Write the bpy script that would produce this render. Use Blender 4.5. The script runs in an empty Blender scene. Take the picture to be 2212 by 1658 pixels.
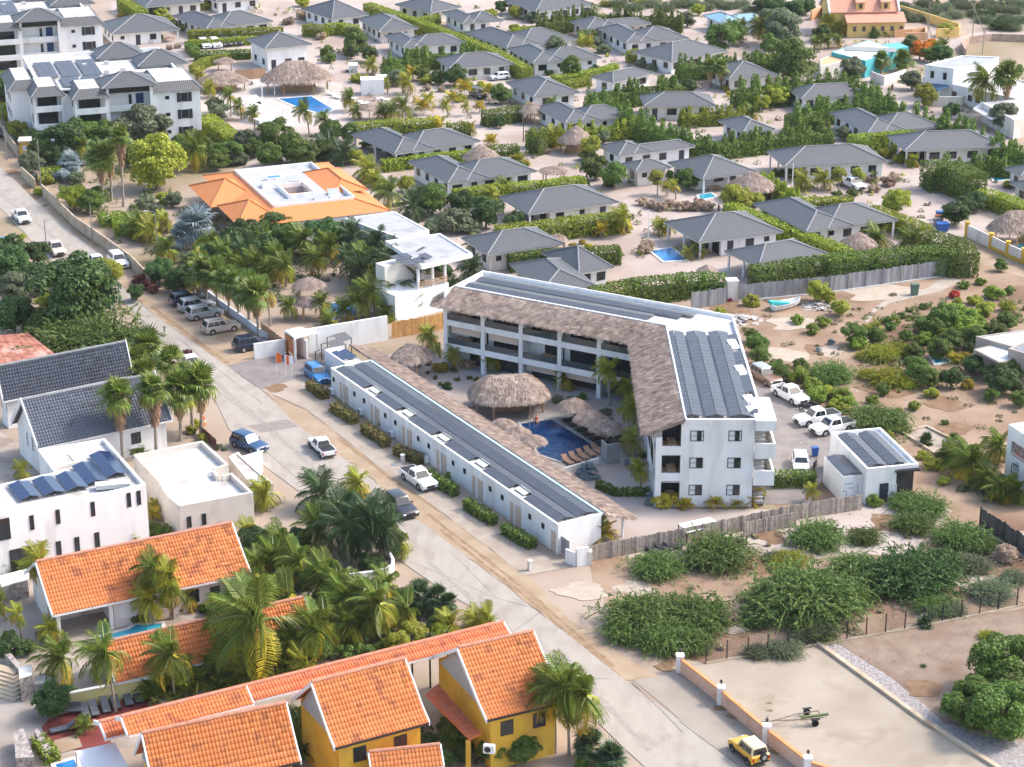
import bpy, bmesh, math, random
import numpy as np
from mathutils import Vector, Matrix
R = math.radians
S = bpy.context.scene
COL = S.collection
random.seed(7); RNG = np.random.default_rng(7)

# ---------------------------------------------------------------- camera, sky, sun, exposure
CAMH, PITCH, FPX = 88.0, 21.0, 4474.0 / 2212.0
cam_d = bpy.data.cameras.new('camera'); cam = bpy.data.objects.new('camera', cam_d); COL.objects.link(cam)
cam.location = (0, 0, CAMH); cam.rotation_euler = (R(90 - PITCH), 0, 0)
cam_d.sensor_fit = 'HORIZONTAL'; cam_d.sensor_width = 36.0; cam_d.lens = 36.0 * FPX
cam_d.clip_start = 1.0; cam_d.clip_end = 9000.0
S.camera = cam
SUN_EL, SUN_AZ = R(46), R(76)          # azimuth measured clockwise from +Y (away from the camera) to +X
W = bpy.data.worlds.new('World'); S.world = W; W.use_nodes = True
_n = W.node_tree.nodes; _l = W.node_tree.links
_bg = _n['Background']; _sky = _n.new('ShaderNodeTexSky'); _sky.sky_type = 'NISHITA'; _sky.sun_disc = False
_sky.sun_elevation = SUN_EL; _sky.sun_rotation = SUN_AZ; _sky.air_density = 1.2; _sky.dust_density = 3.2; _sky.altitude = 20
_l.new(_sky.outputs[0], _bg.inputs[0]); _bg.inputs[1].default_value = 0.15
sun_d = bpy.data.lights.new('sun', 'SUN'); sun = bpy.data.objects.new('sun', sun_d); COL.objects.link(sun)
sun_d.energy = 1.5; sun_d.angle = R(10); sun_d.color = (1.0, 0.95, 0.88)
sv = Vector((math.sin(SUN_AZ) * math.cos(SUN_EL), math.cos(SUN_AZ) * math.cos(SUN_EL), math.sin(SUN_EL)))
sun.rotation_euler = sv.to_track_quat('Z', 'Y').to_euler()
S.view_settings.view_transform = 'Standard'; S.view_settings.look = 'None'
S.view_settings.exposure = 1.3; S.view_settings.gamma = 1.0; S.view_settings.use_curve_mapping = False
S.cycles.max_bounces = 5; S.cycles.diffuse_bounces = 3; S.cycles.glossy_bounces = 2; S.cycles.transmission_bounces = 3
S.cycles.use_denoising = True

# ---------------------------------------------------------------- survey: photo points taken to the ground when the place was measured
_s, _c = math.sin(R(PITCH)), math.cos(R(PITCH))
def P(x, y, z=0.0):
    u = (x - 1106) / 4474.0; v = (y - 829) / 4474.0
    t = (z - CAMH) / -(_s + v * _c)
    return Vector((u * t, (_c - v * _s) * t, z))
def tp(n, x, y):
    n -= 1
    return ((n % 3) * 737.33 + x * .33347, (0, 553.0, 1104.5)[n // 3] + y * .33347)
def T(n, x, y, z=0.0): return P(*tp(n, x, y), z)
def Q(x0, y0, s, x, y, z=0.0): return P((x0 + x * s) * .73733, (y0 + y * s) * .73733, z)

# ---------------------------------------------------------------- materials
MATS = {}
def mat(name, c1, c2=None, scale=1.0, rough=0.8, bump=0.0, bscale=None, metal=0.0, detail=4.0, coord='pos', spec=0.4, c3=None, s3=None, island=0.0, stretch=None, lo=.35, hi=.65):
    if name in MATS: return MATS[name]
    m = bpy.data.materials.new(name); m.use_nodes = True; MATS[name] = m
    n = m.node_tree.nodes; l = m.node_tree.links; b = n['Principled BSDF']
    b.inputs['Roughness'].default_value = rough; b.inputs['Metallic'].default_value = metal
    b.inputs['Specular IOR Level'].default_value = spec
    if coord == 'pos': co = n.new('ShaderNodeNewGeometry').outputs['Position']
    else: co = n.new('ShaderNodeTexCoord').outputs['Object']
    if stretch:
        mp = n.new('ShaderNodeMapping'); mp.inputs['Scale'].default_value = stretch; l.new(co, mp.inputs[0]); co = mp.outputs[0]
    col = None
    if c2 is not None:
        t = n.new('ShaderNodeTexNoise'); t.inputs['Scale'].default_value = scale; t.inputs['Detail'].default_value = detail
        l.new(co, t.inputs['Vector'])
        r = n.new('ShaderNodeValToRGB'); r.color_ramp.elements[0].position = lo; r.color_ramp.elements[1].position = hi
        r.color_ramp.elements[0].color = (*c1, 1); r.color_ramp.elements[1].color = (*c2, 1)
        l.new(t.outputs['Fac'], r.inputs[0]); col = r.outputs[0]
        if c3 is not None:
            t2 = n.new('ShaderNodeTexNoise'); t2.inputs['Scale'].default_value = s3; t2.inputs['Detail'].default_value = 6
            l.new(co, t2.inputs['Vector'])
            r2 = n.new('ShaderNodeValToRGB'); r2.color_ramp.elements[0].position = .52; r2.color_ramp.elements[1].position = .66
            l.new(t2.outputs['Fac'], r2.inputs[0])
            mx = n.new('ShaderNodeMix'); mx.data_type = 'RGBA'; l.new(r2.outputs[0], mx.inputs[0]); l.new(col, mx.inputs[6]); mx.inputs[7].default_value = (*c3, 1); col = mx.outputs[2]
    if island:
        g = n.new('ShaderNodeNewGeometry'); mr = n.new('ShaderNodeMapRange'); mr.inputs[3].default_value = 1 - island; mr.inputs[4].default_value = 1 + island
        l.new(g.outputs['Random Per Island'], mr.inputs[0])
        hs = n.new('ShaderNodeHueSaturation'); l.new(mr.outputs[0], hs.inputs['Value'])
        if col: l.new(col, hs.inputs['Color'])
        else: hs.inputs['Color'].default_value = (*c1, 1)
        col = hs.outputs[0]
    if col: l.new(col, b.inputs['Base Color'])
    else: b.inputs['Base Color'].default_value = (*c1, 1)
    if bump:
        t = n.new('ShaderNodeTexNoise'); t.inputs['Scale'].default_value = bscale or scale * 4; t.inputs['Detail'].default_value = 5
        l.new(co, t.inputs['Vector'])
        bp = n.new('ShaderNodeBump'); bp.inputs['Strength'].default_value = bump; bp.inputs['Distance'].default_value = .1
        l.new(t.outputs['Fac'], bp.inputs['Height']); l.new(bp.outputs[0], b.inputs['Normal'])
    return m
def srgb(r, g, b):
    f = lambda v: (v / 255 / 12.92) if v / 255 <= .04045 else ((v / 255 + .055) / 1.055) ** 2.4
    return (f(r), f(g), f(b))
def leafmat(name, c1, c2, var=.35, trans=.3, rough=.55):
    if name in MATS: return MATS[name]
    m = bpy.data.materials.new(name); m.use_nodes = True; MATS[name] = m
    n = m.node_tree.nodes; l = m.node_tree.links; b = n['Principled BSDF']; out = n['Material Output']
    g = n.new('ShaderNodeNewGeometry'); oi = n.new('ShaderNodeObjectInfo')
    mx = n.new('ShaderNodeMix'); mx.data_type = 'RGBA'; mx.inputs[6].default_value = (*c1, 1); mx.inputs[7].default_value = (*c2, 1)
    l.new(g.outputs['Random Per Island'], mx.inputs[0])
    hs = n.new('ShaderNodeHueSaturation'); mr = n.new('ShaderNodeMapRange'); mr.inputs[3].default_value = 1 - var * .7; mr.inputs[4].default_value = 1 + var * .7
    l.new(oi.outputs['Random'], mr.inputs[0]); l.new(mr.outputs[0], hs.inputs['Value']); l.new(mx.outputs[2], hs.inputs['Color'])
    mr2 = n.new('ShaderNodeMapRange'); mr2.inputs[3].default_value = .485; mr2.inputs[4].default_value = .515
    l.new(oi.outputs['Random'], mr2.inputs[0]); l.new(mr2.outputs[0], hs.inputs['Hue'])
    b.inputs['Roughness'].default_value = rough; b.inputs['Specular IOR Level'].default_value = .35
    l.new(hs.outputs[0], b.inputs['Base Color'])
    tr = n.new('ShaderNodeBsdfTranslucent'); l.new(hs.outputs[0], tr.inputs[0])
    ms = n.new('ShaderNodeMixShader'); ms.inputs[0].default_value = trans
    l.new(b.outputs[0], ms.inputs[1]); l.new(tr.outputs[0], ms.inputs[2]); l.new(ms.outputs[0], out.inputs[0])
    return m

def gs(r, g, b, k=.56): return tuple(v*k for v in srgb(r, g, b))

# ---------------------------------------------------------------- mesh helpers
class MB:
    def __init__(s): s.v = []; s.f = []
    def quad(s, a, b, c, d): i = len(s.v); s.v += [tuple(a), tuple(b), tuple(c), tuple(d)]; s.f.append((i, i+1, i+2, i+3)); return s
    def tri(s, a, b, c): i = len(s.v); s.v += [tuple(a), tuple(b), tuple(c)]; s.f.append((i, i+1, i+2)); return s
    def box(s, x0, y0, z0, x1, y1, z1):
        i = len(s.v); s.v += [(x0,y0,z0),(x1,y0,z0),(x1,y1,z0),(x0,y1,z0),(x0,y0,z1),(x1,y0,z1),(x1,y1,z1),(x0,y1,z1)]
        s.f += [(i,i+3,i+2,i+1),(i+4,i+5,i+6,i+7),(i,i+1,i+5,i+4),(i+1,i+2,i+6,i+5),(i+2,i+3,i+7,i+6),(i+3,i,i+4,i+7)]; return s
    def obox(s, c, ux, uy, hx, hy, z0, z1):        # oriented box: centre (x, y), unit axes, half sizes
        i = len(s.v)
        for z in (z0, z1):
            for a, b in ((-1,-1),(1,-1),(1,1),(-1,1)):
                s.v.append((c[0]+ux[0]*hx*a+uy[0]*hy*b, c[1]+ux[1]*hx*a+uy[1]*hy*b, z))
        s.f += [(i,i+3,i+2,i+1),(i+4,i+5,i+6,i+7),(i,i+1,i+5,i+4),(i+1,i+2,i+6,i+5),(i+2,i+3,i+7,i+6),(i+3,i,i+4,i+7)]; return s
    def wallseg(s, a, b, th, z0, z1):
        d = Vector((b[0]-a[0], b[1]-a[1])); L = d.length; d.normalize(); n = (-d.y, d.x)
        return s.obox(((a[0]+b[0])/2, (a[1]+b[1])/2), (d.x, d.y), n, L/2, th/2, z0, z1)
    def prism(s, pts, z0, z1):
        n = len(pts); i = len(s.v)
        s.v += [(p[0], p[1], z0) for p in pts] + [(p[0], p[1], z1) for p in pts]
        s.f += [tuple(i+k for k in range(n))[::-1], tuple(i+n+k for k in range(n))]
        for k in range(n): s.f.append((i+k, i+(k+1) % n, i+n+(k+1) % n, i+n+k))
        return s
    def hull8(s, bot, top):                        # two quads (4 points each) joined
        i = len(s.v); s.v += [tuple(p) for p in bot] + [tuple(p) for p in top]
        s.f += [(i,i+3,i+2,i+1),(i+4,i+5,i+6,i+7),(i,i+1,i+5,i+4),(i+1,i+2,i+6,i+5),(i+2,i+3,i+7,i+6),(i+3,i,i+4,i+7)]; return s
    def slab(s, a, b, c, d, th):                   # quad with thickness straight down
        dn = Vector((0,0,-th)); return s.hull8([Vector(a)+dn, Vector(b)+dn, Vector(c)+dn, Vector(d)+dn], [a, b, c, d])
    def tube(s, pts, rads, n=6, cap=True):
        pts = [Vector(p) for p in pts]; base = len(s.v)
        if not hasattr(rads, '__len__'): rads = [rads]*len(pts)
        for k, p in enumerate(pts):
            d = (pts[min(k+1, len(pts)-1)] - pts[max(k-1, 0)]).normalized()
            a = d.cross(Vector((0,0,1)) if abs(d.z) < .95 else Vector((1,0,0))).normalized(); b = d.cross(a)
            for j in range(n):
                t = 2*math.pi*j/n; s.v.append(tuple(p + (a*math.cos(t)+b*math.sin(t))*rads[k]))
        for k in range(len(pts)-1):
            for j in range(n):
                s.f.append((base+k*n+j, base+(k+1)*n+j, base+(k+1)*n+(j+1) % n, base+k*n+(j+1) % n))
        if cap:
            s.f.append(tuple(base+j for j in range(n))); s.f.append(tuple(base+(len(pts)-1)*n+j for j in range(n))[::-1])
        return s
    def lathe(s, prof, n=12, c=(0,0,0)):
        base = len(s.v)
        for r, z in prof:
            for j in range(n):
                t = 2*math.pi*j/n; s.v.append((c[0]+r*math.cos(t), c[1]+r*math.sin(t), c[2]+z))
        for k in range(len(prof)-1):
            for j in range(n): s.f.append((base+k*n+j, base+k*n+(j+1) % n, base+(k+1)*n+(j+1) % n, base+(k+1)*n+j))
        s.f.append(tuple(base+j for j in range(n))[::-1]); s.f.append(tuple(base+(len(prof)-1)*n+j for j in range(n)))
        return s
    def mesh(s, name, m=None, smooth=False, off=(0,0,0)):
        me = bpy.data.meshes.new(name)
        v = [(a-off[0], b-off[1], c-off[2]) for a, b, c in s.v] if any(off) else s.v
        me.from_pydata(v, [], s.f); me.update()
        if m: me.materials.append(m)
        if smooth: me.polygons.foreach_set('use_smooth', [True]*len(me.polygons))
        return me
    def build(s, name, m, parent=None, smooth=False, loc=None, off=(0,0,0)):
        return link(name, s.mesh(name, m, smooth, off), parent, loc)
def npmesh(name, V, F, m=None, smooth=False):      # V (n,3), F (k,4) quads or (k,3)
    me = bpy.data.meshes.new(name); nv, nf, c = len(V), len(F), F.shape[1]
    me.vertices.add(nv); me.vertices.foreach_set('co', np.asarray(V, np.float32).ravel())
    me.loops.add(nf*c); me.loops.foreach_set('vertex_index', np.asarray(F, np.int32).ravel())
    me.polygons.add(nf); me.polygons.foreach_set('loop_start', np.arange(0, nf*c, c, dtype=np.int32))
    me.update(calc_edges=True)
    if m: me.materials.append(m)
    if smooth: me.polygons.foreach_set('use_smooth', [True]*nf)
    return me
def link(name, me, parent=None, loc=None, rz=0.0):
    o = bpy.data.objects.new(name, me); COL.objects.link(o)
    if parent: o.parent = parent
    if loc is not None: o.location = loc
    if rz: o.rotation_euler = (0, 0, rz)
    return o
def tag(o, label=None, cat=None, group=None, kind=None):
    if label: o['label'] = label
    if cat: o['category'] = cat
    if group: o['group'] = group
    if kind: o['kind'] = kind
    return o
def thing(name, loc, rz=0.0, label=None, cat=None, group=None):
    o = bpy.data.objects.new(name, None); COL.objects.link(o); o.location = loc; o.rotation_euler = (0, 0, rz); o.empty_display_size = .5
    return tag(o, label, cat, group)
KIDS = {}
def copy_tree(o, parent=None):
    if o not in KIDS: KIDS[o] = [c for c in COL.objects if c.parent == o]
    c = o.copy(); COL.objects.link(c)
    if parent: c.parent = parent
    for ch in KIDS[o]: copy_tree(ch, c)
    return c
def frame(p0, p1):
    d = (p1 - p0); return math.atan2(d.y, d.x)
def local(p, o, rz):
    d = p - o; c, s = math.cos(-rz), math.sin(-rz); return Vector((d.x*c - d.y*s, d.x*s + d.y*c, p.z))
def world(x, y, o, rz):
    c, s = math.cos(rz), math.sin(rz); return Vector((o.x + x*c - y*s, o.y + x*s + y*c, 0))
# ---------------------------------------------------------------- ground
M_sand = mat('pale_sand', gs(208,188,176), gs(228,211,201), .12, .95, .25, 3, detail=8, c3=gs(196,172,156), s3=.05)
M_dirt = mat('brown_dirt', gs(172,140,113), gs(202,174,148), .16, .95, .4, 2, detail=9, c3=gs(143,108,84), s3=.07)
M_base = mat('dry_earth', gs(192,168,148), gs(210,189,170), .08, .95, .2, 2, detail=8, c3=gs(172,154,116), s3=.03)
M_road = mat('worn_concrete_road', gs(198,187,175), gs(212,201,189), .9, .85, .08, 5, detail=10, c3=gs(190,178,166), s3=.55, stretch=(1,.45,1), lo=.3, hi=.7)
M_tan = mat('tan_verge', gs(192,164,134), gs(212,187,159), .4, .95, .25, 4, detail=8)
M_walk = mat('beige_paving', gs(196,178,160), gs(214,198,181), .5, .9, .1, 4, detail=8)
M_asph = mat('grey_asphalt', gs(154,145,142), gs(172,163,158), .6, .9, .1, 6, detail=8)
M_conc = mat('tan_concrete', gs(196,180,160), gs(210,195,176), .18, .9, .06, 4, detail=9, c3=gs(188,172,150), s3=.3)
M_gravel = mat('white_gravel', gs(170,160,158), gs(214,206,203), 3.0, .95, .6, 6, detail=9)
M_redpav = mat('red_paving', gs(140,62,56), gs(160,80,72), .8, .85, .1, 4)
M_grass = mat('thin_grass', gs(120,132,62), gs(150,160,80), .5, .95, .4, 5)
def poly(name, pts, z, m, jit=0.0, step=2.5):
    out = []
    n = len(pts)
    for k in range(n):
        a, b = pts[k], pts[(k+1) % n]; L = (b-a).length; q = max(1, int(L/step)) if jit else 1
        for j in range(q):
            p = a.lerp(b, j/q)
            if jit and j: p = p + Vector((random.uniform(-jit, jit), random.uniform(-jit, jit), 0))
            out.append((p.x, p.y, z))
    bm = bmesh.new(); vs = [bm.verts.new(v) for v in out]; f = bm.faces.new(vs); f.normal_update()
    if f.normal.z < 0: f.normal_flip()
    bmesh.ops.triangulate(bm, faces=[f])
    me = bpy.data.meshes.new(name); bm.to_mesh(me); bm.free(); me.materials.append(m)
    o = link(name, me); o['kind'] = 'structure'; return o
def tl(n, *xy): return [T(n, xy[i], xy[i+1]) for i in range(0, len(xy), 2)]
def dl(*xy): return [P(xy[i], xy[i+1]) for i in range(0, len(xy), 2)]
MB().quad((-2500,-300,0),(2500,-300,0),(2500,4500,0),(-2500,4500,0)).build('ground', M_base)['kind'] = 'structure'
# sandy ground of the bungalow park, reaching past the top of the frame
poly('park_ground', dl(150,-120, 2000,-120, 2060,60, 1960,140, 2260,360, 2260,520, 2090,560, 1600,640, 1300,600, 960,640, 760,560, 470,300, 330,150), .012, M_sand, .8)
# dry scrub plots right of the hotel
poly('dirt_plot', dl(1600,640, 2090,556, 2330,640, 2360,1110, 2160,1160, 1700,1150, 1640,1000, 1600,860), .016, M_dirt, .8)
poly('scrub_plot', dl(1270,1210, 1480,1150, 1860,1080, 2110,1130, 2300,1230, 2300,1290, 1540,1436, 1460,1440, 1330,1340), .02, M_dirt, .6)
# main road
road_l = dl(-60,395, 20,470, 100,555, 190,640, 260,655) + tl(4, 800,300, 1170,660, 1400,950, 1480,1120, 1720,1370, 1980,1560) + tl(8, 300,260, 620,490, 1040,740, 1660,1370, 2010,1700)
road_r = dl(-60,312) + tl(1, 0,1085, 330,1395, 640,1640) + tl(4, 700,110, 1000,390, 1470,715, 1690,870, 1890,1070) + [P(791,1028)] + tl(8, 450,30, 1000,440, 1330,700, 1830,1090) + tl(9, 0,1370, 340,1640, 480,1760)
road = poly('road', road_l + road_r[::-1], .05, M_road, .12, 4)
# verge and paving along the hotel front
verge = [T(4,1690,870), P(663.6,886.5), P(833.7,1020.6)] + tl(8, 640,0, 1200,415, 1420,640, 1700,860, 2060,1080, 1840,1100)
poly('verge', verge + (tl(4,1690,870, 1890,1070) + [P(791,1028)] + tl(8, 450,30, 1000,440, 1330,700, 1800,1070))[::-1], .035, M_tan, .4, 1.6)
poly('sidewalk', [T(4,1690,870), T(4,1985,780), T(4,2050,760), P(735,880), P(1010,1110), P(1195,1210)] + tl(8, 1440,300, 1520,360, 1190,420, 640,0) + [P(833.7,1020.6), P(663.6,886.5)], .045, M_walk, .1, 3)
poly('driveway', tl(4, 1470,715, 1650,672, 2000,630, 2211,640, 2160,720, 1985,785, 1690,868), .04, M_asph, .08, 3)
poly('parking_verge', tl(1, 0,800, 200,1090, 640,1500, 860,1658) + tl(4, 930,130, 1080,215, 1300,215, 1720,560, 1650,672, 1470,713, 1000,388, 700,108) + tl(1, 640,1638, 330,1393, 0,1083), .03, M_tan, .15, 3)
# hotel courtyard and its car park
poly('courtyard', [Vector((x,y,0)) for x, y in ((-22,233),(-14,240),(-6,243),(-7,236),(14.5,223.5),(15.5,193.6),(27.5,193.2),(39,199),(45,193),(40,183),(14,180),(9,184),(4,186))], .03, M_sand, .1)
poly('car_park', [Vector((x,y,0)) for x, y in ((25.6,194.6),(25.6,226),(31,229),(34,222),(41,208),(34,204),(31.5,197.5),(31.5,194.6))], .042, M_asph, .1)
# bottom right: concrete yard, gravel strip, dirt plot
poly('concrete_yard', tl(9, 150,990, 880,880, 2020,1660, 2100,1760, 900,1760, 0,960), .03, M_conc)
poly('gravel_strip', tl(9, 880,870, 1010,860, 1240,1010, 1560,1250, 1700,1380, 2211,1500, 2400,1700, 2100,1760), .026, M_gravel, .3, 2)
poly('bare_plot', tl(9, 1010,860, 2300,610, 2600,1200, 2300,1500, 1700,1380, 1560,1250), .022, mat('bare_plot_earth', gs(160,135,118), gs(182,160,140), .6, .95, .35, 3, detail=9, c3=gs(140,110,90), s3=.15), .3)
poly('road_shoulder', tl(9, 0,1370, 340,1640, 480,1760, 900,1760, 0,985) + tl(8, 2140,1030, 1890,1100, 2100,1270), .034, mat('grey_tan_shoulder', gs(184,172,158), gs(200,188,174), .3, .9, .1, 4, detail=8), .12, 3)
# right edge: dirt track behind the park; far road at the top right
poly('dirt_track', dl(2090,505, 2130,500, 2330,590, 2330,640, 2085,560), .03, M_tan, .2)
poly('far_road', dl(1960,140, 2000,108, 2100,72, 2300,60, 2300,78, 2110,88, 2070,100, 2060,118, 2010,150), .03, mat('far_road_gravel', gs(206,184,174), gs(222,204,195), .1, .9), .3)
poly('garden_path', tl(6, 1200,440, 1240,370, 1340,310, 1500,270, 1680,230, 1800,160, 1700,140, 1560,220, 1330,280, 1250,330, 1180,420) , .03, mat('path_concrete', gs(205,190,172), gs(220,206,190), .6, .9), .12, 2)
# left: paving of the villas by the shore
poly('villa_paving', dl(-60,900, 120,1000, 330,1180, 560,1300, 700,1400, 640,1560, 100,1640, -60,1660), .018, mat('shore_paving', gs(196,180,166), gs(216,202,190), .25, .9, .15, 3, detail=8, c3=gs(172,152,136), s3=.2), .3)

# patches, seams and tyre wear of the road: thin sheets that follow its line
M_patch = mat('road_patch', gs(168,156,150), gs(182,171,164), 1.5, .9, .1, 6, detail=8)
poly('road_patch', tl(4, 1600,1105, 1860,1062, 1935,1110, 1690,1150), .056, M_patch, .05, 1.5)
poly('road_patch', tl(4, 1430,905, 1470,900, 1720,1085, 1690,1100), .055, mat('tyre_wear', gs(180,170,161), gs(203,192,181), 2.5, .9, detail=9), .12, 1)
M_seam = mat('road_seam', gs(140,132,128), gs(160,150,146), 3, .9)
def strip(n, xy, w, z, m, jit=.05):
    ps = tl(n, *xy); L_, R_ = [], []
    for k, p in enumerate(ps):
        d = (ps[min(k+1, len(ps)-1)]-ps[max(k-1, 0)]).normalized(); nn = Vector((-d.y, d.x, 0)); L_.append(p+nn*w/2); R_.append(p-nn*w/2)
    return poly('road_seam', L_+R_[::-1], z, m, jit, 1.0)
strip(8, (440,330, 700,430, 980,560, 1270,640, 1330,700), .07, .056, M_seam); strip(8, (700,260, 1000,560), .06, .056, M_seam, .02)
strip(8, (1120,780, 1300,650), .07, .057, M_seam); strip(8, (1500,1090, 1740,1090), .06, .056, M_seam); strip(8, (1880,1110, 2080,1300, 2211,1440), .09, .06, M_seam, .02); strip(9, (-20,1365, 170,1510, 350,1640), .1, .061, M_seam, .02)
strip(4, (1560,1130, 1990,1500), .06, .056, M_seam, .02); strip(4, (1180,560, 1440,760, 1700,960), .08, .057, M_seam)
strip(8, (560,330, 900,620, 1300,960), .55, .0545, MATS['tyre_wear'], .1); strip(8, (1400,900, 1700,1240, 2000,1560), .6, .0545, MATS['tyre_wear'], .1); strip(4, (900,420, 1300,740, 1750,1120, 2100,1450), .6, .0535, MATS['tyre_wear'], .1); strip(1, (-10,1250, 300,1500, 500,1680), .6, .0545, MATS['tyre_wear'], .1)
M_dirtp = mat('dirt_patch', gs(150,116,86), gs(172,140,110), .9, .95, .3, 4, detail=9); M_palep = mat('pale_bare_soil', gs(214,194,172), gs(228,212,194), .9, .95, .3, 4, detail=9)
for k, (n, x, y, w, h, m) in enumerate(((4,1790,860,70,24,M_dirtp),(1,150,1230,60,30,M_dirtp),(1,230,1275,50,22,M_dirtp),(1,60,1120,50,20,M_dirtp),(8,1900,500,130,40,M_palep),(8,1560,520,170,50,M_palep),(6,870,610,90,40,M_dirtp),(6,960,620,80,40,M_palep),(6,700,440,150,50,M_palep),(6,1250,240,230,60,M_palep),(6,1700,960,130,40,M_dirtp),(6,1750,1130,110,50,M_dirtp),(6,1330,860,170,50,M_dirtp),(6,640,640,160,50,M_palep),(6,300,330,120,40,M_dirtp),(9,560,150,90,60,M_dirtp),(9,640,330,70,50,M_palep),(9,300,740,90,50,M_palep),(9,480,340,80,60,M_dirtp),(9,1330,80,120,70,M_dirtp),(9,1900,470,130,50,M_palep),(9,1550,1150,110,70,M_dirtp),(9,560,1245,20,5,M_dirtp),(9,565,1295,22,6,M_dirtp),(8,2100,1010,60,30,M_dirtp),(9,250,1280,60,20,M_dirtp),(9,330,1330,50,18,M_dirtp),(9,620,1560,60,18,M_dirtp))):
    c = T(n,x,y); a = (T(n,x+w,y)-c).length; b = (T(n,x,y-h)-c).length; q = random.random()*6
    poly('dirt_patch', [c+Vector((a*math.cos(t)*(1+.25*math.sin(3*t+q)+.15*math.sin(7*t)), b*math.sin(t)*(1+.25*math.sin(2*t+q)), 0)) for t in [2*math.pi*j/26 for j in range(26)]], .0485+.0003*k if n != 9 else .045+.0003*k, m)

# loose stones and litter on the bare plots
M_stn = mat('loose_stones', gs(170,150,135), gs(226,214,204), 8, .95, island=.3)
def stones(name, pts, dens, smin, smax, m=None, seed=1):
    r = np.random.default_rng(seed); A = np.array([(p.x,p.y) for p in pts]); lo, hi = A.min(0), A.max(0); n = int((hi-lo).prod()*dens); q = r.uniform(lo,hi,(n,2)); x, y = q[:,0], q[:,1]; ins = np.zeros(n,bool)
    for (ax,ay),(bx,by) in zip(A, np.roll(A,-1,0)): ins ^= ((ay > y) != (by > y)) & (x < (bx-ax)*(y-ay)/(by-ay+1e-9)+ax)
    q = q[ins & (np.sin(x*.8+seed)+np.sin(y*.9)+np.sin(x*2.1+y*1.3)+r.normal(0,.7,n) > 0)]; n = len(q); s = smin+(smax-smin)*r.random(n)**3
    t = r.uniform(0,6.28,(n,1))+np.array([0,2.1,4.2])[None]; rr_ = s[:,None]*r.uniform(.6,1.3,(n,3)); V = np.empty((n,4,3)); V[:,:3,0] = x_ = q[:,:1]+np.cos(t)*rr_; V[:,:3,1] = q[:,1:]+np.sin(t)*rr_; V[:,:3,2] = .02; V[:,3,:2] = q; V[:,3,2] = .05+s*.7
    F = (np.array([(0,1,3),(1,2,3),(2,0,3)])[None]+np.arange(n)[:,None,None]*4).reshape(-1,3); o = link(name, npmesh(name, V.reshape(-1,3), F, m or M_stn)); o['kind'] = 'stuff'
stones('loose_stones', dl(1600,640, 2090,556, 2330,640, 2360,1110, 2160,1160, 1700,1150, 1640,1000, 1600,860), .7, .04, .22, None, 3)
stones('loose_stones', dl(1270,1210, 1480,1150, 1860,1080, 2110,1130, 2300,1230, 2300,1290, 1540,1436, 1460,1440, 1330,1340), 1.6, .04, .2, None, 4)
stones('gravel_stones', tl(9, 880,870, 1010,860, 1240,1010, 1560,1250, 1700,1380, 2211,1500, 2400,1700, 2100,1760), 14, .03, .12, mat('white_stones', gs(190,180,176), gs(236,228,222), 6, .95, island=.3), 5)
stones('loose_stones', tl(9, 1010,860, 2300,610, 2600,1200, 2300,1500, 1700,1380, 1560,1250), 1.6, .03, .12, mat('earth_clods', gs(120,92,76), gs(180,158,140), 6, .95, island=.3), 6)
stones('loose_stones', tl(8, 1180,420, 1520,360, 1700,300, 1750,560, 1700,860, 1420,640), 1.2, .03, .14, None, 7)
stones('roadside_litter', tl(9, -20,1080, 245,1275, 540,1530, 800,1740, 740,1740, 480,1530, 200,1300, -20,1150), 3, .03, .16, mat('leaf_litter', gs(120,84,62), gs(180,140,110), 6, .95, island=.35), 8)
stones('loose_stones', dl(150,-20, 2000,-20, 2060,60, 1960,140, 2260,360, 2090,500, 1600,600, 1300,560, 960,600, 760,520, 470,260), .10, .05, .25, None, 9)
strip(8, (640,120, 900,330, 1150,520, 1480,800, 1800,1070), .45, .0375, mat('verge_track', gs(168,136,104), gs(196,166,134), 1.2, .95, detail=9), .1); strip(8, (560,20, 840,240, 1090,430, 1430,720, 1760,1010), .45, .0377, MATS['verge_track'], .1); strip(5, (-20,1180, 300,1430, 640,1658), .5, .0375, MATS['verge_track'], .1)
strip(1, (20,900, 230,1180, 480,1480, 640,1600), .7, .0325, MATS['verge_track'], .15); strip(4, (980,330, 1280,560, 1480,700), .6, .0325, MATS['verge_track'], .15)
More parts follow.
